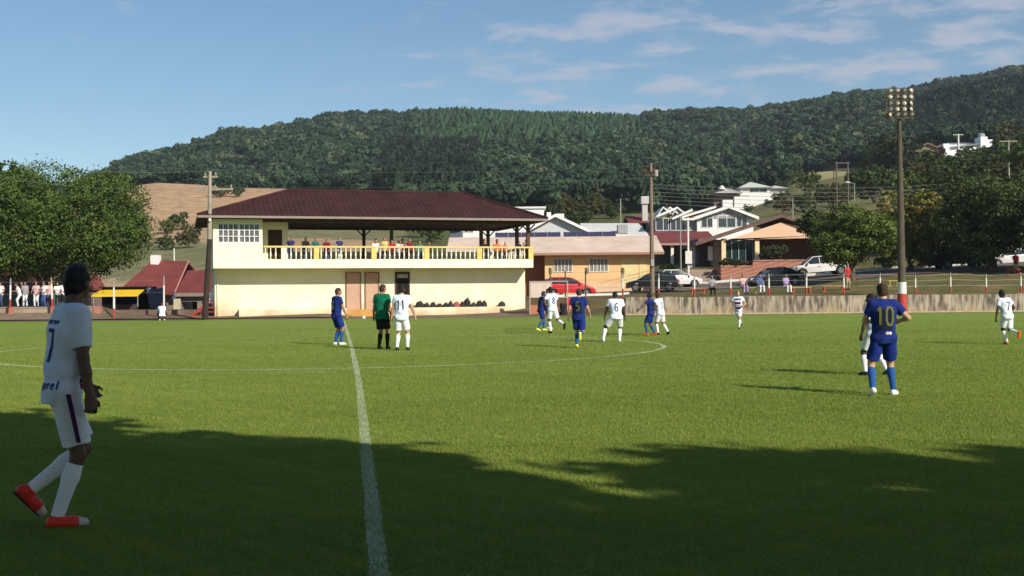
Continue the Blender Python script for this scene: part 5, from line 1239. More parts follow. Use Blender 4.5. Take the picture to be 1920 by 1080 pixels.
# ------------------------------------------------------------------ people: each a continuous surface grown round a posed skeleton
def smin(a, b, k):
    h = np.clip(.5 + .5 * (b - a) / k, 0, 1); return b * (1 - h) + a * h - k * h * (1 - h)
class SDF:
    """distance field on a grid, filled by tapered limbs and ellipsoids blended into one skin"""
    def __init__(s, lo, hi, h):
        s.h = h; s.o = np.array(lo) - 2 * h; n = np.ceil((np.array(hi) + 2 * h - s.o) / h).astype(int) + 1
        s.n = n; s.D = np.full(n, 1.0, np.float32)
        s.ax = [s.o[i] + np.arange(n[i]) * h for i in range(3)]
    def _sub(s, lo, hi):
        i0 = np.maximum(0, np.floor((lo - s.o) / s.h).astype(int)); i1 = np.minimum(s.n, np.ceil((hi - s.o) / s.h).astype(int) + 1)
        if (i1 <= i0).any(): return None
        sl = tuple(slice(a, b) for a, b in zip(i0, i1))
        G = np.meshgrid(*[s.ax[i][sl[i]] for i in range(3)], indexing='ij', sparse=False)
        return sl, np.stack(G, -1)
    def cap(s, a, b, ra, rb, k=.02, cut=None, flat=None, cuts=None):
        a, b = np.array(a, float), np.array(b, float); m = max(ra, rb) + k * 2 + .03
        r = s._sub(np.minimum(a, b) - m, np.maximum(a, b) + m)
        if r is None: return
        sl, P = r; d = b - a; t_ = np.clip(((P - a) @ d) / max(1e-9, d @ d), 0, 1)
        Q = P - a - t_[..., None] * d
        if flat is not None:          # flat = (unit axis, factor): thinner across that axis
            ax, f_ = np.array(flat[0], float), flat[1]; c = Q @ ax; Q = Q + (c * (1 / f_ - 1))[..., None] * ax
        q = np.linalg.norm(Q, axis=-1) - (ra + (rb - ra) * t_)
        if flat is not None: q = q * min(1, flat[1] * 1.15)
        for c_ in (cuts or ([cut] if cut else [])): q = np.maximum(q, (P - np.array(c_[0])) @ np.array(c_[1]))
        s.D[sl] = smin(s.D[sl], q, k)
    def ell(s, c, r, k=.02, rot=None, cut=None, sub=False):
        c, r_ = np.array(c, float), np.array(r, float); m = r_.max() + 2 * k + .03
        g_ = s._sub(c - m, c + m)
        if g_ is None: return
        sl, P = g_; Q = P - c
        if rot is not None: Q = Q @ np.array(rot)
        k0 = np.linalg.norm(Q / r_, axis=-1); k1 = np.linalg.norm(Q / r_ ** 2, axis=-1) + 1e-9; q = k0 * (k0 - 1) / k1
        if cut: q = np.maximum(q, (P - np.array(cut[0])) @ np.array(cut[1]))
        if sub: s.D[sl] = -smin(-s.D[sl], q, k)
        else: s.D[sl] = smin(s.D[sl], q, k)
    def clip(s, pt, n):
        G = np.stack(np.meshgrid(*s.ax, indexing='ij'), -1); s.D = np.maximum(s.D, (G - np.array(pt)) @ np.array(n))
    def wrinkle(s, amp, seed, fr=1.0):
        r = np.random.default_rng(seed); G = np.meshgrid(*s.ax, indexing='ij'); W = 0
        for i in range(7):
            f_ = r.normal(size=3) * np.array([26, 26, 20]) * fr; W = W + np.sin(G[0] * f_[0] + G[1] * f_[1] + G[2] * f_[2] + r.uniform(0, 6)) * r.uniform(.4, 1)
        s.D = s.D + (W * amp / 3).astype(np.float32)
    def mesh(s, name):
        D = s.D; ins = D < 0; nx, ny, nz = D.shape
        if not ins.any(): return None
        corner = [(i, j, k) for i in (0, 1) for j in (0, 1) for k in (0, 1)]
        cnt = sum(ins[i:nx - 1 + i, j:ny - 1 + j, k:nz - 1 + k].astype(np.int8) for i, j, k in corner)
        act = (cnt > 0) & (cnt < 8); I = np.argwhere(act); idx = -np.ones(act.shape, int); idx[act] = np.arange(len(I))
        acc = np.zeros((len(I), 3)); num = np.zeros(len(I))
        for c0 in corner:
            for a in range(3):
                if c0[a]: continue
                c1 = list(c0); c1[a] = 1
                d0 = D[I[:, 0] + c0[0], I[:, 1] + c0[1], I[:, 2] + c0[2]]; d1 = D[I[:, 0] + c1[0], I[:, 1] + c1[1], I[:, 2] + c1[2]]
                m_ = (d0 < 0) != (d1 < 0); t_ = np.where(m_, d0 / (d0 - d1 + 1e-12), 0)
                p = I + np.array(c0); p = p.astype(float); p[:, a] += t_
                acc += p * m_[:, None]; num += m_
        V = s.o + acc / num[:, None] * s.h
        Fs_ = []
        for a in range(3):
            b, c = (a + 1) % 3, (a + 2) % 3
            sl0 = [slice(None)] * 3; sl1 = [slice(None)] * 3; sl0[a] = slice(0, -1); sl1[a] = slice(1, None)
            x = ins[tuple(sl0)] != ins[tuple(sl1)]; E = np.argwhere(x)
            E = E[(E[:, b] > 0) & (E[:, c] > 0) & (E[:, b] < D.shape[b] - 1) & (E[:, c] < D.shape[c] - 1)]
            def cell(db, dc):
                q = E.copy(); q[:, b] -= db; q[:, c] -= dc; return idx[q[:, 0], q[:, 1], q[:, 2]]
            q = np.stack([cell(1, 1), cell(0, 1), cell(0, 0), cell(1, 0)], 1)
            fl = ins[E[:, 0], E[:, 1], E[:, 2]]; q[~fl] = q[~fl][:, ::-1]; Fs_.append(q)
        return mesh_np(name, V, np.concatenate(Fs_), smooth=True)

def ik(a, c, l1, l2, pole):
    a, c = np.array(a, float), np.array(c, float); d = c - a; L = np.linalg.norm(d); Lm = (l1 + l2) * .999
    if L > Lm: c = a + d / L * Lm; d = c - a; L = Lm
    x = (l1 * l1 - l2 * l2 + L * L) / (2 * L); h_ = math.sqrt(max(0, l1 * l1 - x * x)); u = d / L
    p = np.array(pole, float); p = p - u * (p @ u); p /= np.linalg.norm(p) + 1e-9
    return a + u * x + p * h_, c
def rotz(v, a): c, s_ = math.cos(a), math.sin(a); return np.array([v[0] * c - v[1] * s_, v[0] * s_ + v[1] * c, v[2]])
def nrm(v): v = np.array(v, float); return v / (np.linalg.norm(v) + 1e-9)

def figure(key, pose, h=.016, sleeve=.62, shorts=True, trousers=False, fingers=True, build=1.0, hairlen=0, socks=True, bare=False, seed=0, long_sleeve=False):
    """x right, y forward, z up, 1.75 m tall person; returns list of (part name, mesh, material key) and the shirt field"""
    g = dict(pel=(0, 0, .93), lean=(0, 0), twist=0, tilt=0, aL=(-.11, 0, .085), aR=(.11, 0, .085), toeL=0, toeR=0, footL=0, footR=0, hL=(-.27, .06, .80), hR=(.27, .06, .80), kneeL=(0, 1, 0), kneeR=(0, 1, 0), elL=(-.3, -1, -.1), elR=(.3, -1, -.1), head=(0, 0), curl=.5)
    g.update(pose); pel = np.array(g['pel'], float)
    up = nrm((g['lean'][0], g['lean'][1], 1.0)); tw = g['twist']; rt = nrm(rotz((1, 0, 0), tw) - up * (rotz((1, 0, 0), tw) @ up)); fw = np.cross(up, rt)
    prt = rotz((1, 0, g['tilt']), tw * .4); B_ = build
    hipL, hipR = pel - prt * .088 * B_ - (0, 0, .02), pel + prt * .088 * B_ - (0, 0, .02)
    waist = pel + up * .13; chest = pel + up * .37; nb = pel + up * .545; shL, shR = pel + up * .50 - rt * .175 * B_, pel + up * .50 + rt * .175 * B_
    hy_, hp = g['head']; hf = nrm(rotz(fw, hy_) + np.array((0, 0, -hp))); hr = nrm(np.cross(hf, (0, 0, 1))); hu = np.cross(hr, hf)
    neck_t = nb + nrm(up + np.array([0, 0, 1.0]) + hf * .35) * .09; hc = neck_t + hu * .085 + hf * .025
    R3 = np.stack([hr, hf, hu], 1)
    kL, aL = ik(hipL, g['aL'], .43, .42, g['kneeL']); kR, aR = ik(hipR, g['aR'], .43, .42, g['kneeR'])
    eL, wL = ik(shL, g['hL'], .29, .25, g['elL']); eR, wR = ik(shR, g['hR'], .29, .25, g['elR'])
    allp = np.array([pel, hipL, hipR, kL, kR, aL, aR, eL, wL, eR, wR, hc + (0, 0, .16), shL, shR]); lo, hi = allp.min(0) - .24, allp.max(0) + .24
    hi[2] = hc[2] + .19; lo[2] = min(aL[2], aR[2]) - .13
    b = SDF(lo, hi, h); out = []
    # trunk
    b.cap(hipL, hipR, .092 * B_, .092 * B_, .03); b.cap(pel, waist, .112 * B_, .100 * B_, .05); b.cap(waist, chest, .102 * B_, .115 * B_, .05)
    b.cap(waist - rt * .045, waist + rt * .045, .098 * B_, .098 * B_, .04); b.cap(waist + up * .12 - rt * .055, waist + up * .12 + rt * .055, .102 * B_, .102 * B_, .04)
    b.cap(chest - rt * .07, chest + rt * .07, .112 * B_, .112 * B_, .05); b.cap(shL + rt * .04, shR - rt * .04, .068, .068, .06)
    b.cap(nb - up * .05, neck_t, .064 * B_, .056, .03)
    # head
    b.ell(hc + hu * .012 - hf * .008, (.076, .098, .104), .02, R3); b.ell(hc + hf * .035 - hu * .055, (.056, .058, .06), .03, R3)
    b.cap(hc + hf * .095 + hu * .01, hc + hf * .116 - hu * .028, .010, .015, .012)
    for s_ in (-1, 1):
        b.ell(hc + hr * .077 * s_ - hu * .012 - hf * .005, (.012, .026, .034), .006, R3)
        if h < .02: b.ell(hc + hr * .032 * s_ + hf * .094 + hu * .008, (.016, .012, .010), .008, R3, sub=True)
    if h < .02: b.ell(hc + hf * .098 - hu * .058, (.024, .012, .004), .004, R3, sub=True)
    # limbs
    for sh, el, wr, s_ in ((shL, eL, wL, -1), (shR, eR, wR, 1)):
        b.cap(sh, el, .052 * B_, .041 * B_, .03); b.cap(el, el + (wr - el) * .4, .041 * B_, .040 * B_, .02); b.cap(el + (wr - el) * .35, wr, .039 * B_, .026, .02)
        d = nrm(wr - el); side = nrm(np.cross(d, fw)) if abs(d @ fw) < .95 else nrm(np.cross(d, up)); pn = nrm(rt * -s_ - d * (d @ (rt * -s_))); ac = np.cross(d, pn)   # ac: across the palm
        if ac @ fw < 0: ac = -ac
        fwd2 = nrm(d + pn * .12); palm = wr + fwd2 * .075
        b.cap(wr, wr + fwd2 * .03, .026, .030, .015, flat=(pn, .7)); b.cap(wr + fwd2 * .035 - ac * .012, palm - ac * .012, .032, .034, .012, flat=(pn, .45)); b.cap(wr + fwd2 * .035 + ac * .012, palm + ac * .012, .032, .034, .012, flat=(pn, .45))
        fr = max(.0088, h * .72)
        for i, (off, ln) in enumerate(((.032, .072), (.011, .082), (-.011, .076), (-.032, .058))):
            p0 = palm + ac * off + fwd2 * .012; cu = g['curl'] + .12 * i
            d1 = nrm(fwd2 * math.cos(cu * .6) + pn * math.sin(cu * .6)); p1 = p0 + d1 * ln * .45
            d2 = nrm(fwd2 * math.cos(cu * 1.5) + pn * math.sin(cu * 1.5)); p2 = p1 + d2 * ln * .32; d3 = nrm(fwd2 * math.cos(cu * 2.2) + pn * math.sin(cu * 2.2)); p3 = p2 + d3 * ln * .25
            b.cap(p0, p1, fr, fr * .95, .004); b.cap(p1, p2, fr * .95, fr * .9, .003); b.cap(p2, p3, fr * .9, fr * .8, .003)
        t0 = wr + fwd2 * .03 + ac * .03; t1 = t0 + nrm(fwd2 * .7 + ac * .6 + pn * .3) * .042; t2 = t1 + nrm(fwd2 + pn * .4 + ac * .15) * .032
        b.cap(t0 - ac * .012, t1, fr * 1.35, fr * 1.1, .006); b.cap(t1, t2, fr * 1.1, fr * .9, .003)
    for hp_, kn, an in ((hipL, kL, aL), (hipR, kR, aR)):
        b.cap(hp_, kn, .088 * B_, .056 * B_, .035); b.cap(kn, kn + (an - kn) * .35, .052 * B_, .056 * B_, .02); b.cap(kn + (an - kn) * .3, an, .054 * B_, .034, .02)
    # feet
    feet = []
    for an, kn, pit, yw in ((aL, kL, g['toeL'], g['footL']), (aR, kR, g['toeR'], g['footR'])):
        fdir = rotz((0, 1, 0), yw); fd = nrm(fdir * math.cos(pit) + np.array([0, 0, -math.sin(pit)])); fu = nrm(fdir * math.sin(pit) + np.array([0, 0, math.cos(pit)]))
        feet.append((an, fd, fu)); b.cap(an, an - fu * .04 + fd * .02, .036, .034, .015); b.cap(an - fu * .045, an - fu * .055 + fd * .13, .026, .022, .02)
    b_mesh = b.mesh(key + '_body'); out.append(('body', b_mesh, 'skin'))
    # shirt
    if not bare:
        sfl = SDF(np.minimum(np.minimum(lo, shL), eL) * [1, 1, 0] + [0, 0, pel[2] - .25], hi, h)
        q = .024
        sfl.cap(hipL, hipR, .094 * B_ + q, .094 * B_ + q, .03); sfl.cap(pel - up * .12, waist, .110 * B_ + q, .102 * B_ + q, .05); sfl.cap(waist, chest, .104 * B_ + q, .117 * B_ + q * .6, .05)
        sfl.cap(waist - rt * .058, waist + rt * .058, .100 * B_ + q, .100 * B_ + q, .04); sfl.cap(waist + up * .12 - rt * .062, waist + up * .12 + rt * .062, .104 * B_ + q * .9, .104 * B_ + q * .9, .04)
        sfl.cap(chest - rt * .07, chest + rt * .07, .112 * B_ + q * .8, .112 * B_ + q * .8, .05); sfl.cap(shL + rt * .04, shR - rt * .04, .068 + q * .6, .068 + q * .6, .06)
        sfl.cap(nb - up * .06, nb + up * .012, .075, .066, .03, cut=(nb + up * .020, up))
        sfl.clip(pel - up * .115, -up)
        for sh, el, wr in ((shL, eL, wL), (shR, eR, wR)):
            d = el - sh; e_ = sh + d * sleeve
            if long_sleeve:
                sfl.cap(sh, el, .068 * B_, .056 * B_, .03); sfl.cap(el, wr, .056 * B_, .036, .015, cut=(wr - nrm(wr - el) * .01, nrm(wr - el)))
            else: sfl.cap(sh, e_, .068 * B_, .066 * B_, .03, cut=(e_, nrm(d)))
        sfl.wrinkle(.009, seed, .75)
        out.append(('shirt', sfl.mesh(key + '_shirt'), 'shirt'))
    else: sfl = b
    # shorts or trousers
    st_ = SDF((lo[0], lo[1], min(kL[2], kR[2], aL[2], aR[2]) - .1), (hi[0], hi[1], pel[2] + .16), h)
    st_.cap(hipL, hipR, .104 * B_, .104 * B_, .03); st_.cap(pel, pel + up * .07, .115 * B_, .11 * B_, .04, cut=(pel + up * .09, up))
    for hp_, kn, an in ((hipL, kL, aL), (hipR, kR, aR)):
        d = kn - hp_
        if trousers:
            st_.cap(hp_, kn, .105 * B_, .072 * B_, .03); st_.cap(kn, an, .070 * B_, .058, .02, cut=(an, nrm(an - kn)))
        else:
            e_ = hp_ + d * .84; st_.cap(hp_, e_, .104 * B_, .102 * B_, .03, cut=(e_, nrm(d)))
    st_.wrinkle(.009, seed + 3, .75); out.append(('trousers' if trousers else 'shorts', st_.mesh(key + '_shorts'), 'shorts'))
    if socks and not trousers:
        for nm_, kn, an in (('sock', kL, aL), ('sock', kR, aR)):
            s2 = SDF(np.minimum(kn, an) - .1, np.maximum(kn, an) + .1, h); d = nrm(an - kn); a0 = kn + d * .065
            s2.cap(kn + d * .05, kn + (an - kn) * .38, .058 * B_, .063 * B_, .02, cut=(a0, -d)); s2.cap(kn + (an - kn) * .34, an + d * .01, .060 * B_, .042, .02)
            out.append((nm_, s2.mesh(key + nm_), 'sock'))
    for an, fd, fu in feet:
        s2 = SDF(an - .24, an + .24, h * .9); r = np.cross(fd, fu)
        s2.cap(an - fu * .005, an - fu * .035 - fd * .02, .043, .045, .02, cut=(an + fu * .012, fu))
        s2.cap(an - fu * .048 - fd * .035, an - fu * .052 + fd * .10, .038, .043, .02); s2.cap(an - fu * .052 + fd * .10, an - fu * .060 + fd * .165, .042, .028, .02)
        s2.clip(an - fu * .085, -fu); out.append(('boot', s2.mesh(key + 'boot'), 'boot'))
        if h < .0095:
            s3 = SDF(an - .24, an + .24, h * .8); s3.cap(an - fu * .052 + fd * .10, an - fu * .060 + fd * .165, .0455, .0325, .01, cut=(an + fd * .125, -fd)); s3.clip(an - fu * .0865, -fu); out.append(('toe_cap', s3.mesh(key + 'toe'), 'toe'))
            s3 = SDF(an - .24, an + .24, h * .8); s3.cap(an - fu * .074 - fd * .04, an - fu * .074 + fd * .155, .036, .026, .01, cut=(an - fu * .077, fu)); s3.clip(an - fu * .094, -fu); out.append(('sole', s3.mesh(key + 'sole'), 'sole'))
    # hair: a cap that stops at the brow, the ears and the nape
    hs = SDF(hc - .26, hc + .2, h * .9)
    hs.ell(hc + hu * .016 - hf * .012, (.0815, .103, .106), .01, R3, cut=(hc + hf * .058 + hu * .045, nrm(hf * 1.0 - hu * .55)))
    hs.ell(hc - hf * .043 - hu * .03, (.073, .060, .092), .02, R3, cut=(hc - hf * .012, hf))
    if hairlen > 0: hs.cap(hc - hf * .06, hc - hf * .085 - hu * (.08 + hairlen), .075, .05, .03)
    hs.clip(hc - hu * (.105 + hairlen), -hu); hs.wrinkle(.007, seed + 9, 2.4)
    out.append(('hair', hs.mesh(key + '_hair'), 'hair'))
    return dict(parts=[(n_, m_, k_) for n_, m_, k_ in out if m_ is not None], shirt=sfl, nb=nb, pel=pel, up=up, rt=rt, fw=fw, hc=hc, hf=hf, hr=hr, hu=hu, kL=kL, kR=kR, aL=aL, aR=aR)

SKIN = {'light': (.46, .26, .17), 'tan': (.32, .17, .10), 'brown': (.12, .060, .036), 'dark': (.060, .032, .022)}
HAIR = {'black': (.012, .010, .009), 'brown': (.045, .025, .014), 'fair': (.20, .12, .06), 'grey': (.2, .19, .18)}
def skinm(k): return mat('skin_' + k, SKIN[k], .55, var=.06, scale=6, spec=.35)
def hairm(k): return mat('hair_' + k, HAIR[k], .7, var=.3, scale=30, bump=.4, bscale=60)
def clothm(name, c, c2=None, **kw): return mat('cloth_' + name, c, .85, var=.05, scale=8, bump=.12, bscale=160, spec=.12, col2=c2, **kw)
def kit(name, base, front, centre=None):
    """team shirt: the front of the shirt (y > 0) carries the pattern, the back is plain with an optional panel"""
    if 'kit_' + name in MATS: return MATS['kit_' + name]
    m = clothm('kit_' + name, base); t = m.node_tree; b = t.nodes['Principled BSDF']; src = b.inputs['Base Color'].links[0].from_socket
    c = t.nodes.new('ShaderNodeTexCoord'); sp_ = t.nodes.new('ShaderNodeSeparateXYZ'); t.links.new(c.outputs['Object'], sp_.inputs[0])
    def M(op, a, b_=None):
        n = t.nodes.new('ShaderNodeMath'); n.operation = op
        for i, v in enumerate((a, b_)):
            if v is None: continue
            if isinstance(v, (int, float)): n.inputs[i].default_value = v
            else: t.links.new(v, n.inputs[i])
        return n.outputs[0]
    def mixc_(f_, a, col):
        x = t.nodes.new('ShaderNodeMix'); x.data_type = 'RGBA'; t.links.new(f_, x.inputs[0]); t.links.new(a, x.inputs[6]); x.inputs[7].default_value = (*col, 1); return x.outputs[2]
    out = src
    isf = M('GREATER_THAN', sp_.outputs[1], .045)
    if front == 'hoops':
        hoop = M('GREATER_THAN', M('SINE', M('MULTIPLY', sp_.outputs[2], 2 * PI / .19)), .25)
        mid = M('LESS_THAN', M('ABSOLUTE', sp_.outputs[0]), .135)
        f_ = M('MULTIPLY', M('MULTIPLY', isf, hoop), mid); out = mixc_(f_, out, (.035, .022, .060))
        h2 = M('GREATER_THAN', M('SINE', M('MULTIPLY', sp_.outputs[2], 2 * PI / .15)), .7); out = mixc_(M('MULTIPLY', M('MULTIPLY', isf, h2), mid), out, (.16, .012, .03))
    if centre is not None:
        mid = M('LESS_THAN', M('ABSOLUTE', sp_.outputs[0]), .115); hi_ = M('LESS_THAN', sp_.outputs[2], 1.36); lo_ = M('GREATER_THAN', sp_.outputs[2], 1.02)
        out = mixc_(M('MULTIPLY', M('MULTIPLY', mid, hi_), lo_), out, centre)
    t.links.new(out, b.inputs['Base Color']); MATS['kit_' + name] = m; return m

# strokes of the digits and letters used on the kits (unit box 0..1 wide, 0..1.5 high)
GL = {'1': [[(.25, 1.2), (.55, 1.5), (.55, 0)]], '0': [[(.1, .3), (.1, 1.2), (.3, 1.5), (.7, 1.5), (.9, 1.2), (.9, .3), (.7, 0), (.3, 0), (.1, .3)]],
 '7': [[(.05, 1.5), (.95, 1.5), (.4, 0)]], '6': [[(.85, 1.4), (.5, 1.5), (.15, 1.1), (.1, .4), (.35, 0), (.7, 0), (.9, .4), (.65, .8), (.15, .7)]],
 '5': [[(.85, 1.5), (.15, 1.5), (.12, .85), (.6, .92), (.9, .5), (.65, .02), (.1, .08)]], '3': [[(.1, 1.4), (.5, 1.5), (.85, 1.15), (.45, .8), (.9, .4), (.5, 0), (.1, .1)]],
 '8': [[(.5, .8), (.15, 1.15), (.5, 1.5), (.85, 1.15), (.5, .8), (.1, .4), (.5, 0), (.9, .4), (.5, .8)]],
 'g': [[(.85, .9), (.4, 1.0), (.1, .6), (.4, .2), (.85, .4)], [(.85, 1.0), (.85, -.15), (.5, -.35), (.15, -.2)]], 'o': [[(.1, .5), (.5, 1.0), (.9, .5), (.5, 0), (.1, .5)]],
 'r': [[(.2, 0), (.2, 1.0)], [(.2, .7), (.55, 1.0), (.85, .9)]], 'e': [[(.1, .55), (.9, .55), (.6, 1.0), (.15, .8), (.15, .2), (.5, 0), (.9, .2)]], 'l': [[(.5, 1.5), (.5, 0)]],
 'u': [[(.15, 1.0), (.15, .25), (.5, 0), (.85, .3), (.85, 1.0)], [(.85, .5), (.85, 0)]]}
def emboss(fig, text, cx, cz, hgt, wid, m_, parent, name, thick=.02, back=True, gap=1.25, cyaw=0.0, maxr=.5):
    """lay stroke lettering onto the outside of the shirt, following its surface; cyaw turns the letter centre round the body"""
    sf = fig['shirt']; D = sf.D; mb = MB(); sgn = -1 if back else 1
    ctr = fig['pel'] + fig['up'] * .3
    def surf(x, z):
        # march from outside to the surface along the turned direction
        a = cyaw + x / .16 if cyaw is not None else 0
        return None
    def hit(x, z):
        xs_, zs_ = x, z
        ca, sa = math.cos(cyaw), math.sin(cyaw); dirv = np.array([sa * -sgn * -1, sgn * ca, 0])     # outward
        lat = np.array([ca, -sgn * sa * -1 * -1, 0]); 
        out_ = rotz((0, sgn, 0), cyaw); lt_ = rotz((1, 0, 0), cyaw)
        base = np.array([ctr[0], ctr[1], 0]) + lt_ * x + np.array([0, 0, z])
        prev = None
        for q in np.arange(.34, -.1, -.004):
            p = base + out_ * q; i = ((p - sf.o) / sf.h)
            i0 = np.floor(i).astype(int)
            if (i0 < 0).any() or (i0 >= sf.n - 1).any(): continue
            f_ = i - i0; v = 0
            for a in (0, 1):
                for b_ in (0, 1):
                    for c in (0, 1): v += D[i0[0] + a, i0[1] + b_, i0[2] + c] * (f_[0] if a else 1 - f_[0]) * (f_[1] if b_ else 1 - f_[1]) * (f_[2] if c else 1 - f_[2])
            if v < 0: return p + out_ * .008
        return None
    n = len(text); tot = n * wid * gap - wid * (gap - 1)
    for ci, ch in enumerate(text):
        x0 = (-tot / 2 + ci * wid * gap)
        for st in GL[ch]:
            pl = []
            for (a, b_) in zip(st[:-1], st[1:]):
                k = max(2, int(math.hypot((b_[0] - a[0]) * wid, (b_[1] - a[1]) * hgt / 1.5) / .018))
                for j in range(k + (1 if b_ == st[-1] else 0)):
                    t_ = j / k; pl.append((a[0] + (b_[0] - a[0]) * t_, a[1] + (b_[1] - a[1]) * t_))
            prev = None
            for j, p in enumerate(pl):
                q0, q1 = pl[max(0, j - 1)], pl[min(len(pl) - 1, j + 1)]; dx, dz = (q1[0] - q0[0]) * wid, (q1[1] - q0[1]) * hgt / 1.5; L = math.hypot(dx, dz) + 1e-9; nx_, nz_ = -dz / L * thick / 2, dx / L * thick / 2
                X_, Z_ = x0 + p[0] * wid, (p[1] - .75) * hgt / 1.5
                flip = -1 if not back else 1
                A_ = hit(cx + (X_ + nx_) * flip, cz + Z_ + nz_); B2 = hit(cx + (X_ - nx_) * flip, cz + Z_ - nz_)
                if A_ is None or B2 is None: prev = None; continue
                if prev is not None: mb.add([prev[0], prev[1], B2, A_], [(0, 1, 2, 3)])
                prev = (A_, B2)
    if mb.v: return mb.build(name, m_, parent)

def place_person(fig, label, loc, yaw, scale, mats_, group=None, cat='person'):
    r = thing('person', label, cat, loc, yaw, group); r.scale = (scale,) * 3
    objs = {}
    for n_, me_, k_ in fig['parts']:
        o = bpy.data.objects.new(n_, me_); COL.objects.link(o); o.parent = r
        if not me_.materials: me_.materials.append(None)
        o.material_slots[0].link = 'OBJECT'; o.material_slots[0].material = mats_[k_]; objs.setdefault(k_, o)
    return r, objs

M_navy = clothm('navy_print', (.015, .018, .07)); M_olive = clothm('olive_print', (.11, .12, .045))
skylight_tinted_kit = kit('white', (.64, .68, .77), 'hoops'); blue_kit = kit('blue', (.011, .024, .145), None, centre=(.008, .012, .030))  # white cloth tinted blue to imitate skylight in the shade
W_ = dict(shirt=skylight_tinted_kit, shorts=clothm('white_shorts', (.70, .70, .72)), sock=clothm('white_sock', (.74, .74, .72)))
B__ = dict(shirt=blue_kit, shorts=clothm('blue_shorts', (.010, .028, .18)), sock=clothm('blue_sock', (.02, .085, .27)))
def outfit(base, skin, hair, boot, **kw):
    d = dict(base); d.update(skin=skinm(skin), hair=hairm(hair), boot=mat('boot_' + boot, {'white': (.70, .70, .66), 'yellow': (.62, .62, .10), 'black': (.015, .015, .015), 'orange': (.75, .09, .02), 'red': (.70, .035, .02), 'lime': (.45, .6, .08)}[boot], .45, var=.1)); d.update(kw); return d
def stand_at(u, v_feet, v_head, h_posed=1.75):
    """ground point of the feet and the scale that gives the survey height"""
    p = gp(u, v_feet); sc = ((v_feet - v_head) / F * p.y) / h_posed; return p, sc

def player(label, u, vf, vh, yaw, pose, mats_, h=.016, num=None, hp=1.75, numcol=None, key='p', group=None, **kw):
    fig = figure(key, pose, h=h, **kw); p, sc = stand_at(u, vf, vh, hp); r, ob = place_person(fig, label, p, yaw, sc, mats_, group)
    if num:
        zc = fig['pel'][2] + .30; emboss(fig, num, 0, zc, .25, .10 if len(num) > 1 else .13, numcol or M_navy, ob.get('shirt'), 'number', thick=.032)
    return r, fig, ob

# 1 -- the big figure at the left: white kit, standing in the shade, looking away across the pitch
TW1 = R(10)
pose1 = dict(pel=(0, -.01, .925), lean=(.0, .12), twist=TW1, aR=(.09, -.06, .085), toeR=0, footR=R(-4), aL=(-.085, -.20, .25), toeL=R(48), footL=R(3), kneeL=(0, 1, .1), kneeR=(0, 1, 0), hR=(.24, .14, .755), hL=(-.16, .17, .93), elR=(.35, -1, -.2), elL=(-.8, -.6, -.2), head=(R(38), .02), curl=.75)
m1 = outfit(W_, 'brown', 'black', 'red', toe=mat('boot_toe', (.55, .42, .38), .5), sole=mat('boot_sole', (.05, .02, .02), .6))
fig1 = figure('fg', pose1, h=.0085, seed=4, sleeve=.78, build=.90)
p1 = gp(122, 985); sc1 = ((985 - 499) / F * p1.y) / 1.745; r1, ob1 = place_person(fig1, 'person in white kit with red boots standing large in the shade at the left', p1, R(-60), sc1, m1)
M_nb = clothm('deep_blue_print', (.04, .05, .22))
emboss(fig1, '7', .0, 1.21, .21, .09, M_nb, ob1['shirt'], 'number', thick=.026, cyaw=TW1 + R(14))
emboss(fig1, 'gorel', .0, .955, .055, .030, M_nb, ob1['shirt'], 'sponsor_lettering', thick=.011, cyaw=TW1 + R(26))
emboss(fig1, 'eoreo', .0, 1.375, .032, .026, M_nb, ob1['shirt'], 'name_lettering', thick=.010, cyaw=TW1 + R(14))
# dark stripe down the side of the shorts and a mark on the leg
def side_stripe(fig, parent, m_, xside=1):
    hp_, kn = (fig['pel'] + np.array([.095 * xside, 0, -.02])), (fig['kR'] if xside > 0 else fig['kL'])
    mb = MB(); pts = []
    for i in range(9):
        t_ = .02 + .77 * i / 8; c = hp_ + (kn - hp_) * t_; rr = .112 + (.101 - .112) * t_ + .004
        pts.append((c + rotz((rr, 0, 0), R(-6)), c + rotz((rr, 0, 0), R(9))))
    for a, b_ in zip(pts[:-1], pts[1:]): mb.add([a[0], a[1], b_[1], b_[0]], [(0, 1, 2, 3)]); mb.add([a[0] + (.006, 0, 0), a[1] + (.006, 0, 0), b_[1] + (.006, 0, 0), b_[0] + (.006, 0, 0)], [(0, 1, 2, 3)])
    mb.build('side_stripe', m_, parent)
side_stripe(fig1, ob1['shorts'], clothm('purple_print', (.05, .012, .06)))

# 2.. the others
def st(**k): return k
stride = st(pel=(0, 0, .91), aL=(-.1, .16, .085), aR=(.1, -.2, .13), toeR=R(28), hL=(-.26, -.08, .84), hR=(.27, .18, .86))
player('person in blue kit with white boots waiting left of the halfway line', 631, 647, 540, R(-52), st(pel=(0, 0, .92), lean=(0, .05), aL=(-.10, .02, .085), aR=(.10, .10, .085), hL=(-.25, .06, .84), hR=(.28, .20, .90), head=(R(-18), .05)), outfit(B__, 'tan', 'brown', 'white'), num='3', numcol=clothm('grey_print', (.35, .36, .42)), key='b1', seed=11)
player('referee in green shirt with black shorts and black socks', 717, 655, 534, R(-20), st(pel=(0, 0, .93), aL=(-.10, .0, .085), aR=(.09, .12, .085), hL=(-.28, .02, .82), hR=(.26, .04, .82), head=(R(-22), 0)), outfit(dict(shirt=clothm('referee_green', (.006, .13, .065)), shorts=clothm('black_shorts', (.012, .012, .014)), sock=clothm('black_sock', (.012, .012, .012))), 'tan', 'brown', 'black'), key='ref', seed=12)
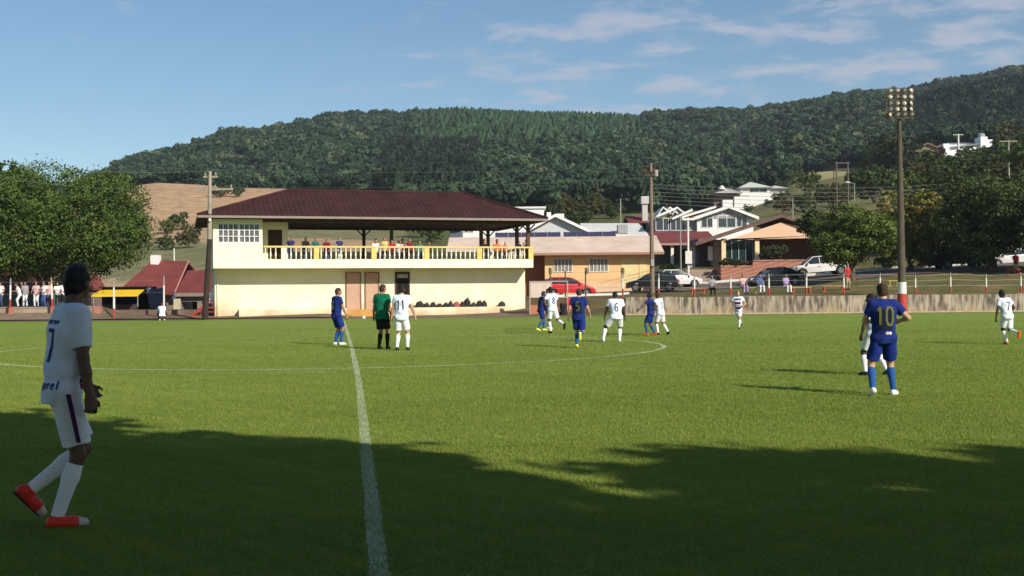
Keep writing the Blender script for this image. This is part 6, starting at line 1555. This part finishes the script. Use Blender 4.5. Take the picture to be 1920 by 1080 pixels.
player('person in white kit standing with legs apart right beside the referee', 753, 657, 535, R(-6), st(pel=(0, 0, .92), lean=(.02, .02), aL=(-.12, -.02, .085), aR=(.15, .05, .085), hL=(-.28, .02, .84), hR=(.36, .16, .88), kneeR=(.2, 1, 0), head=(R(10), .1)), outfit(W_, 'light', 'black', 'black'), num='11', key='w1', seed=13)
player('person in blue kit with yellow boots, leftmost of the huddle near the clubhouse corner', 1014, 620, 546, R(-68), st(pel=(0, 0, .90), lean=(0, .16), aL=(-.1, .18, .085), aR=(.1, -.18, .11), toeR=R(20), hL=(-.2, .42, 1.12), hR=(.24, .36, 1.05), head=(0, .1)), outfit(B__, 'brown', 'black', 'yellow'), key='b2', seed=14, hp=1.72)
player('person in blue kit reaching across in the middle of the huddle', 1026, 617, 541, R(-100), st(pel=(0, 0, .92), lean=(.06, .05), aL=(-.12, .02, .085), aR=(.12, .08, .085), hL=(-.3, .36, 1.2), hR=(.22, .44, 1.1)), outfit(dict(B__, sock=clothm('pale_blue_sock', (.16, .30, .42))), 'tan', 'brown', 'white'), key='b3', seed=15)
player('person in white kit running in the huddle with one leg kicked back', 1036, 625, 538, R(-150) + PI, st(pel=(0, 0, .93), lean=(-.03, .1), aL=(-.05, .05, .085), aR=(.22, -.46, .34), toeR=R(75), hL=(-.3, .25, 1.15), hR=(.26, -.1, .9), kneeR=(.1, 1, -.2)), outfit(W_, 'brown', 'black', 'black'), key='w2', seed=16, num='8')
player('person in blue kit with yellow boots jogging away near the centre of the pitch', 1085, 652, 541, R(-14), st(pel=(0, 0, .92), lean=(.02, .08), aL=(-.04, -.06, .10), toeL=R(12), aR=(.13, -.42, .42), toeR=R(80), kneeL=(0, 1, 0), kneeR=(0, 1, -.3), hL=(-.32, .06, .92), hR=(.32, .16, .94), head=(R(6), .05)), outfit(B__, 'light', 'brown', 'yellow'), key='b4', seed=17, num='5', numcol=M_olive)
player('person in white kit crouching with legs wide apart and number on the back', 1155, 641, 547, R(4), st(pel=(-.0, -.08, .84), lean=(0, .20), aL=(-.42, .0, .10), aR=(.12, .0, .085), hL=(-.38, .16, .72), hR=(.34, .10, .72), kneeL=(-.6, 1, 0), kneeR=(.25, 1, 0), footL=R(30), head=(0, .15), elL=(-1, -.4, 0), elR=(1, -.4, 0)), outfit(W_, 'dark', 'black', 'white'), key='w3', seed=18, num='6', hp=1.64, build=1.1)
player('person in blue kit with orange boots pushing against a white kitted player', 1221, 629, 549, R(62), st(pel=(0, 0, .90), lean=(.10, .08), aL=(-.1, .14, .085), aR=(.12, -.12, .10), toeR=R(15), hL=(-.46, .34, 1.05), hR=(.2, -.05, .95), elL=(-.3, -.4, -1)), outfit(B__, 'brown', 'black', 'orange'), key='b5', seed=19, hp=1.72)
player('person in white kit leaning on the blue player with orange boots', 1239, 628, 549, R(38), st(pel=(0, 0, .91), lean=(-.14, .10), aL=(-.06, .1, .085), aR=(.26, -.16, .12), toeR=R(25), hL=(-.34, .28, 1.1), hR=(.2, .3, 1.0)), outfit(W_, 'tan', 'brown', 'black'), key='w4', seed=20, hp=1.72, num='3')
player('person in white kit with dark striped chest running towards the camera', 1384, 617, 546, R(168), st(pel=(0, 0, .93), lean=(-.04, .05), aL=(-.05, .12, .085), aR=(-.12, -.38, .28), toeR=R(60), hL=(-.26, .28, 1.10), hR=(.34, .10, 1.0), kneeL=(0, 1, 0), elL=(-.6, -.6, -.4), elR=(.9, -.6, -.3), head=(R(-8), 0)), outfit(W_, 'light', 'fair', 'black'), key='w5', seed=21)
player('person in white kit with lowered left arm walking beyond the blue number ten', 1640, 704, 549, R(34), st(pel=(0, 0, .90), lean=(-.02, .04), aL=(-.17, .10, .085), aR=(.25, -.12, .11), toeR=R(18), footR=R(-20), hL=(-.30, .10, .82), hR=(.27, -.02, .86), kneeR=(.3, 1, 0), head=(R(12), .05)), outfit(W_, 'dark', 'black', 'black'), h=.013, key='w6', seed=22, num='7', numcol=clothm('faded_maroon_print', (.35, .12, .16)))
r10, f10, o10 = player('person in blue kit with number 10 on the back standing right of centre', 1658, 742, 531, R(-8), st(pel=(0, 0, .92), lean=(.0, .03), twist=R(4), aL=(-.20, -.16, .12), toeL=R(28), aR=(.15, .06, .085), footR=R(-28), footL=R(10), hL=(-.15, .30, 1.15), hR=(.29, .22, 1.16), elL=(-.7, -.5, -.8), elR=(.9, -.5, -.8), kneeL=(-.25, 1, 0), head=(R(4), .03), curl=1.1), outfit(B__, 'light', 'brown', 'white'), h=.011, key='b6', seed=23, num=None)
emboss(f10, '10', 0, 1.24, .27, .12, M_olive, o10['shirt'], 'number', thick=.036)
emboss(f10, 'e', 0.03, .985, .04, .05, clothm('pink_print', (.6, .30, .34)), o10['shirt'], 'sponsor_mark', thick=.016); emboss(f10, 'oo', .06, .985, .045, .035, clothm('white_print', (.7, .7, .7)), o10['shirt'], 'sponsor_mark', thick=.022)
player('person in white kit with orange boots running away at the right edge', 1887, 646, 543, R(12), st(pel=(.04, 0, .90), lean=(-.10, .16), aL=(.04, .04, .09), aR=(.16, -.36, .38), toeR=R(72), kneeR=(0, 1, -.3), hL=(-.32, .06, .80), hR=(.30, .20, 1.0), head=(R(20), .12)), outfit(W_, 'dark', 'black', 'orange'), key='w7', seed=24, num='7', hp=1.72)
# crouching ball boy by the left fence
figc = figure('crouch', st(pel=(0, -.10, .34), lean=(0, .42), aL=(-.14, .05, .085), aR=(.14, .05, .085), hL=(-.2, .40, .38), hR=(.2, .42, .38), kneeL=(-.4, 1, .8), kneeR=(.4, 1, .8), head=(0, -.1)), h=.018, seed=30)
place_person(figc, 'person crouching in pale shirt and black shorts by the left fence post', gp(304, 601), R(20), 1.02, outfit(dict(shirt=clothm('pale_lilac', (.58, .60, .78)), shorts=clothm('black_shorts', (.012, .012, .014)), sock=clothm('black_sock', (.012, .012, .012))), 'tan', 'brown', 'white'))
# the ball on the far side
bp_ = gp(682, 599); bl = thing('football', 'white football lying near the step below the dressing room doors', 'ball', (bp_.x, bp_.y, .112))
m = MB(); n = 14; m.lathe([(max(.001, .112 * math.sin(PI * i / n)), -.112 * math.cos(PI * i / n)) for i in range(n + 1)], n=20); m.build('ball_skin', mat('ball_leather', (.74, .74, .70), .5, var=.02), bl, smooth=True)
m = MB()
for q in range(6):
    a = q * PI / 3; c = Vector((math.cos(a) * .8, math.sin(a) * .8, .6 * (-1) ** q)).normalized(); u_ = c.orthogonal().normalized(); w_ = c.cross(u_)
    m.poly([c * .1135 + (u_ * math.cos(k * 2 * PI / 5) + w_ * math.sin(k * 2 * PI / 5)) * .03 for k in range(5)])
m.build('patch', M_black, bl)

# ---- spectators: a few figures built once, then copied with their own clothes
prA = figure('specA', st(pel=(0, 0, .93), hL=(-.26, .20, 1.02), hR=(.24, .28, 1.05)), h=.026, trousers=True, seed=41, socks=False)
prB = figure('specB', st(pel=(0, -.10, .90), lean=(0, .30), hL=(-.22, .38, 1.12), hR=(.22, .38, 1.12), head=(0, -.15)), h=.026, trousers=True, seed=42, socks=False)
prC = figure('specC', st(pel=(0, -.08, .50), lean=(0, .04), aL=(-.13, .38, .085), aR=(.13, .36, .085), hL=(-.16, .26, .62), hR=(.16, .26, .62), kneeL=(0, .3, 1), kneeR=(0, .3, 1)), h=.026, trousers=True, seed=43, socks=False)
prD = figure('specD', st(pel=(0, 0, .93), hL=(-.24, .1, .84), hR=(.18, .30, 1.15)), h=.026, trousers=True, seed=44, socks=False, hairlen=.14, build=.92)
SC = {'black': (.016, .015, .015), 'red': (.40, .03, .03), 'darkred': (.20, .015, .03), 'white': (.66, .66, .66), 'navy': (.03, .035, .12), 'blue': (.06, .10, .28), 'orange': (.55, .16, .05), 'grey': (.28, .28, .30), 'pink': (.52, .34, .34), 'green': (.05, .22, .14), 'yellow': (.55, .42, .16), 'lilac': (.34, .26, .45), 'jeans': (.06, .08, .14), 'tan': (.35, .25, .15), 'teal': (.02, .12, .11)}
def spec(fig, label, loc, yaw, shirt, legs='jeans', skin='tan', hair='brown', scale=.98, group=None):
    f = dict(fig); mm = outfit(dict(shirt=clothm('spec_' + shirt, SC[shirt]), shorts=clothm('legs_' + legs, SC[legs])), skin, hair, 'black')
    return place_person(f, label, loc, yaw, scale, mm, group)[0]
balc = [(546, prA, 'navy', 'tan', 'black', 1.0, 'in a navy shirt at the left end of the balcony beside the door wall'),
 (573, prB, 'black', 'brown', 'black', 1.0, 'broad in a black jacket leaning on the balcony rail, second from the left'),
 (592, prA, 'teal', 'tan', 'black', .95, 'in a dark teal shirt with a white hem above the first yellow pier'),
 (613, prB, 'darkred', 'tan', 'black', .95, 'in a dark red shirt between the first yellow pier and the grey shirted one'),
 (637, prA, 'navy', 'light', 'black', .99, 'in a dark blue top and white trousers, fifth from the left on the balcony'),
 (706, prC, 'white', 'light', 'black', 1.25, 'small in white with black hair just right of the second yellow pier'),
 (722, prD, 'yellow', 'light', 'brown', .98, 'with long brown hair and pale yellow top left of the tall brown post'),
 (736, prB, 'red', 'light', 'brown', .92, 'in bright red leaning over the rail under the tall brown post'),
 (748, prD, 'white', 'light', 'fair', .88, 'in white with fair hair right of the one in bright red'),
 (756, prC, 'pink', 'light', 'fair', 1.3, 'small in pale pink behind the rail'),
 (769, prD, 'darkred', 'light', 'brown', .94, 'in a dark red vest near the third yellow pier'),
 (787, prC, 'green', 'tan', 'black', 1.18, 'seated in pale green left of the third yellow pier'),
 (805, prC, 'black', 'tan', 'brown', 1.1, 'low brown haired, seated at the third yellow pier'),
 (909, prC, 'black', 'tan', 'black', 1.25, 'half hidden between the two brown posts at the right of the balcony'),
 (933, prC, 'orange', 'tan', 'brown', 1.25, 'in orange with brown hair right of the paired posts'),
 (948, prD, 'orange', 'light', 'brown', .82, 'with long red brown hair right of the orange one'),
 (972, prB, 'black', 'tan', 'black', .90, 'dark haired in black against the second last post of the balcony'),
 (987, prA, 'grey', 'tan', 'fair', .96, 'in pale grey at the right corner post of the balcony'),
 (991, prC, 'darkred', 'tan', 'brown', 1.1, 'small in dark red at the very right end of the balcony rail')]
for i, (u_, fg, sh, sk, ha, sc_, lab) in enumerate(balc):
    yb = {id(prA): .75, id(prB): .78, id(prC): .98, id(prD): .72}[id(fg)]
    if u_ in (756, 748, 987): yb = 1.3
    x = S(u_, yb); spec(fg, 'spectator ' + lab, in_pav(x, yb, FLOOR), PYAW + PI + R(((i * 37) % 50) - 25), sh, skin=sk, hair=ha, scale=sc_, group='spectators on the balcony', legs='white' if u_ == 637 else 'jeans')
# people under the big tree at the left
def gpt(u, d): x = hx_(u, d); return Vector((x, d, gz(x, d)))
left = [(1, 75, prA, 'white', 'jeans', 170, 'standing in white at the very left edge'), (34, 74.4, prB, 'white', 'white', 120, 'bending in white beside the second fence post'), (47, 75.2, prD, 'grey', 'white', 200, 'slim in pale grey right of the bending one'),
 (68, 74.6, prA, 'pink', 'white', 185, 'in pale striped top and white trousers left of the blue jeans'), (83, 74.4, prA, 'white', 'blue', 150, 'in white shirt and blue jeans under the tree'), (92, 75.6, prD, 'pink', 'jeans', 215, 'with pale pink top behind the white post'),
 (108, 74.6, prB, 'white', 'black', 195, 'in white leaning forward just left of the big foreground player'), (118, 75.2, prA, 'white', 'black', 240, 'in white and black beside the foreground player'), (41, 76.5, prA, 'black', 'black', 180, 'in black standing behind the bending one in white')]
for u_, d_, fg, sh, lg, yw, lab in left: spec(fg, 'spectator ' + lab, gpt(u_, d_), R(yw), sh, lg, scale=.96, group='people under the big tree')
# people on the bank at the right
seatp = [(1335, 74.6, prC, 'grey', 'black', 'sitting in grey shirt and black trousers on the bank left of the brick terrace'), (1393, 75.5, prC, 'pink', 'lilac', 'sitting in pink left of the yellow bench on the bank'),
 (1425, 75.5, prC, 'blue', 'white', 'sitting in blue and white right of the yellow bench'), (1474, 75.0, prC, 'lilac', 'white', 'sitting in pale striped shirt in front of the black car')]
for u_, d_, fg, sh, lg, lab in seatp:
    p = gpt(u_, d_); spec(fg, 'spectator ' + lab, p, R(165 + (u_ % 40)), sh, lg, scale=1.0, group='people on the bank')
spec(prA, 'spectator standing in a red shirt beside the trunk of the round green tree', gpt(1589, 76.5), R(200), 'red', 'tan', group='people on the bank', scale=.98)
spec(prD, 'spectator in a dark red top far right below the big dark tree', gpt(1905, 82), R(160), 'darkred', 'tan', group='people on the bank', scale=.9)
# low benches of yellow planks on orange legs
def bench(label, u, d, L, yaw, plank, leg):
    x = hx_(u, d); o = thing('bench', label, 'bench', (x, d, gz(x, d) - .03), yaw, 'yellow and orange benches on the bank')
    m = MB(); m.box((0, -.09, .44), (L, .15, .04)); m.box((0, .09, .44), (L, .15, .04)); m.build('seat', mat('plank_' + plank, {'yellow': (.50, .36, .05), 'orange': (.45, .14, .05)}[plank], .8, var=.2), o)
    for sx in (-1, 1):
        m = MB()
        for sy in (-1, 1): m.cyl((sx * L * .38, sy * .16, 0), (sx * L * .38, sy * .1, .42), .035, n=8)
        m.box((sx * L * .38, 0, .20), (.05, .26, .05)); m.build('leg', mat('leg_' + leg, {'orange': (.50, .10, .03), 'yellow': (.50, .38, .08), 'red': (.40, .04, .03)}[leg], .8), o)
for a in [('orange bench nearest the white fence post left of the brick terrace', 1308, 76.5, 1.1, .1, 'orange', 'orange'), ('yellow bench between the two seated people on the bank', 1405, 75.5, 1.1, -.05, 'yellow', 'yellow'), ('long yellow bench with orange legs in front of the dark car', 1502, 75.3, 1.5, .1, 'yellow', 'orange'),
          ('yellow bench with orange legs left of the person in red', 1562, 75.4, 1.6, .0, 'yellow', 'orange'), ('small yellow bench between the blue number ten and the mast', 1675, 77, .8, .1, 'yellow', 'yellow'), ('red framed bench under the big dark tree at the far right', 1900, 81.5, 1.1, .15, 'orange', 'red')]: bench(*a)

# ------------------------------------------------------------------ cars
def car(label, cat, loc, yaw, outline, roofl, Wd, wheels, paint, wr=.31, tilt=0.0, name='parked_car', glass_off=0.03, bed=None):
    """outline: lower body side profile (x forward, z); roofl: greenhouse profile; built nose towards +x"""
    o = thing(name, label, cat, loc, 0); o.rotation_euler = Matrix.Rotation(yaw, 3, 'Z').to_4x4().to_euler(); o.rotation_euler[1] = tilt
    hw = Wd / 2
    def loft(poly, ws):
        """poly points with half width each: two side faces and the band between"""
        m = MB(); n = len(poly); P = [(x, -w_, z) for (x, z), w_ in zip(poly, ws)] + [(x, w_, z) for (x, z), w_ in zip(poly, ws)]
        m.add(P, [tuple(range(n)), tuple(range(2 * n - 1, n - 1, -1))] + [(i, n + i, n + (i + 1) % n, (i + 1) % n) for i in range(n)]); return m
    # wheel arches cut into the lower edge
    low = []; zb_ = .26
    xs_ = sorted(wheels, reverse=True)
    low.append((outline[-1][0], zb_ + .06))
    arch = []
    for wx in sorted(wheels):
        arch += [(wx + math.cos(a) * (wr + .07), max(zb_, wr + math.sin(a) * (wr + .07))) for a in np.linspace(PI, 0, 9)]
    poly = list(outline) + list(reversed(arch))   # outline goes rear-bottom -> over the top -> front-bottom
    ws = [hw * (1 if z < .75 else .97) * (1 - .10 * max(0, (abs(x) - 1.6))) for x, z in poly]
    loft(poly, ws).build('body', paint, o, bevel=.035)
    gws = [hw * (.92 if z < roofl_lo(roofl) + .08 else .74) for x, z in roofl]
    loft(roofl, gws).build('glasshouse', mat('car_glass', (.02, .024, .028), .08, var=.2, spec=.8), o, bevel=.02)
    top = [p for p in roofl if p[1] > roofl_lo(roofl) + .2]; zt_ = max(p[1] for p in roofl); xs2 = [p[0] for p in roofl if p[1] > zt_ - .06]
    m = MB(); m.span(min(xs2) - .06, max(xs2) + .06, -hw * .75, hw * .75, zt_ - .03, zt_ + .035); m.build('roof', paint, o, bevel=.02)
    # pillars
    xl = sorted(roofl, key=lambda p: p[0]); m = MB()
    zl_ = roofl_lo(roofl)
    xr0, xr1 = min(xs2), max(xs2); xb0, xb1 = min(p[0] for p in roofl), max(p[0] for p in roofl)
    for s_ in (-1, 1):
        for xa, xb in ((xb0, xr0), (xb1, xr1), ((xr0 * .62 + xr1 * .38), (xr0 * .6 + xr1 * .4))):
            m = MB(); m.cyl((xa, s_ * hw * .93, zl_), (xb, s_ * hw * .755, zt_), .035, .03, 6); m.build('pillar', paint, o)
    for wx in wheels:
        for s_ in (-1, 1):
            y = s_ * (hw - .09); m = MB()
            m.cyl((wx, y - .10, wr), (wx, y + .10, wr), wr, n=22); w_ = m.build('wheel', M_black, o, bevel=.02)
            m = MB(); m.cyl((wx, y + s_ * .085, wr), (wx, y + s_ * .115, wr), wr * .62, n=16); m.build('rim', mat('alloy_rim', (.20, .20, .20), .45, var=.1, metal=.6), w_)
    fx_, rx_ = max(p[0] for p in outline), min(p[0] for p in outline)
    for s_ in (-1, 1):
        m = MB(); m.box((fx_ - .10, s_ * hw * .68, .66), (.26, .34, .16)); m.build('headlight', mat('headlight_glass', (.55, .55, .52), .15, var=.1, spec=.8), o, bevel=.03)
        m = MB(); m.box((rx_ + .06, s_ * hw * .80, .80), (.16, .22, .24)); m.build('tail_light', mat('tail_red', (.35, .02, .02), .25), o, bevel=.02)
        m = MB(); m.box((xb1 - .35, s_ * (hw + .07), zl_ + .06), (.14, .16, .11)); m.build('mirror', paint, o, bevel=.02)
        m = MB(); m.box((.15, s_ * (hw - .005), .80), (.16, .035, .03)); m.build('handle', M_black, o)
    for xx, nm in ((fx_ - .02, 'front_bumper'), (rx_ + .02, 'rear_bumper')): m = MB(); m.box((xx, 0, .38), (.14, Wd * .86, .2)); m.build(nm, M_black, o, bevel=.03)
    m = MB(); m.box((fx_ + .055, 0, .44), (.02, .4, .1)); m.build('number_plate', mat('plate_grey', (.5, .5, .5), .5), o)
    if bed: m = MB(); m.span(bed[0], bed[1], -hw * .8, hw * .8, .86, .99); m.build('load_bed', M_black, o)
    return o
def roofl_lo(r_): return min(p[1] for p in r_)
def paintm(n, c): return mat('car_paint_' + n, c, .28, var=.04, scale=3, spec=.6)
hatch_b = [(-1.95, .32), (-1.98, .62), (-1.9, .95), (-1.2, .98), (.75, .97), (1.25, .90), (1.85, .74), (1.98, .55), (1.96, .3)]
hatch_r = [(-1.88, .93), (-1.62, 1.34), (-1.2, 1.45), (.0, 1.46), (.35, 1.40), (1.15, .90)]
sedan_b = [(-2.1, .32), (-2.14, .62), (-2.08, .92), (-1.5, .97), (.75, .95), (1.3, .88), (1.95, .72), (2.1, .52), (2.06, .3)]
sedan_r = [(-1.75, .93), (-1.15, 1.33), (-.7, 1.42), (.1, 1.43), (.4, 1.37), (1.15, .89)]
suv_b = [(-2.1, .38), (-2.14, .7), (-2.08, 1.08), (-1.2, 1.12), (.9, 1.10), (1.4, 1.05), (2.0, .92), (2.14, .65), (2.1, .36)]
suv_r = [(-2.02, 1.06), (-1.85, 1.6), (-1.4, 1.70), (.2, 1.71), (.55, 1.62), (1.15, 1.05)]
pick_b = [(-2.6, .50), (-2.64, .72), (-2.6, 1.02), (-.6, 1.04), (1.0, 1.04), (1.4, 1.02), (2.15, .94), (2.4, .74), (2.38, .42)]
pick_r = [(-.72, 1.0), (-.50, 1.52), (-.2, 1.62), (.55, 1.62), (.85, 1.54), (1.4, 1.0)]
def carz(x, y): return gz(x, y) + .06
def put_car(u, d, *a, z=None): x = hx_(u, d); return (x, d, carz(x, d) if z is None else z)
car('bright red hatchback parked in front of the orange bungalow', 'car', (hx_(1064, 84), 84, Z(1062, 557, 84)), R(8), hatch_b, hatch_r, 1.7, (-1.28, 1.25), paintm('red', (.50, .012, .018)))
car('black hatchback parked beside the tall utility pole', 'car', (hx_(1224, 86.5), 86.5, Z(1224, 547, 86.5)), PI + R(-12), [(-x, z) for x, z in reversed(hatch_b)] if False else hatch_b, hatch_r, 1.7, (-1.28, 1.25), paintm('black', (.012, .013, .016)))
car('silver hatchback parked behind the black one', 'car', (hx_(1268, 91.5), 91.5, Z(1270, 540, 91.5)), R(14), hatch_b, hatch_r, 1.68, (-1.28, 1.25), paintm('silver', (.58, .57, .55)))
car('black sedan standing in the shade below the brick terrace', 'car', (hx_(1452, 86.5), 86.5, gz(hx_(1452, 86.5), 86.5) - .05), PI + R(8), sedan_b, sedan_r, 1.72, (-1.35, 1.32), paintm('black', (.012, .013, .016)), tilt=R(3))
car('white pickup truck behind the round green tree', 'pickup truck', (hx_(1537, 92), 92, Z(1537, 518, 92)), PI + R(-3), pick_b, pick_r, 1.85, (-1.55, 1.55), paintm('white', (.74, .73, .70)), wr=.36, tilt=R(4), bed=(-2.5, -.75))
car('dark sports utility vehicle deep in the shade of the big tree', 'car', (hx_(1800, 92), 92, Z(1800, 503, 92)), R(2), suv_b, suv_r, 1.85, (-1.35, 1.38), mat('car_paint_shade_darkened', (.010, .011, .014), .6, spec=.2), wr=.36, tilt=R(-2))  # dark paint made darker and duller to carry the tree's shade
car('pale grey sedan whose bonnet catches the sun at the right edge', 'car', (hx_(1893, 95), 95, Z(1880, 500, 95)), PI, sedan_b, sedan_r, 1.72, (-1.35, 1.32), paintm('silver', (.58, .57, .55)), tilt=R(3))
# ------------------------------------------------------------------ air: the hill fades a little towards blue
hz_ = MB(); hz_.span(-900, 1400, -60, 1650, -1.6, 330)
hzm = bpy.data.materials.new('air'); hzm.use_nodes = True; th = hzm.node_tree; th.nodes.clear()
pv = th.nodes.new('ShaderNodeVolumePrincipled'); pv.inputs['Color'].default_value = (.80, .88, 1.0, 1); pv.inputs['Density'].default_value = .00016; pv.inputs['Anisotropy'].default_value = .2
ho = th.nodes.new('ShaderNodeOutputMaterial'); th.links.new(pv.outputs[0], ho.inputs['Volume'])
props(hz_.build('haze', hzm), kind='stuff')
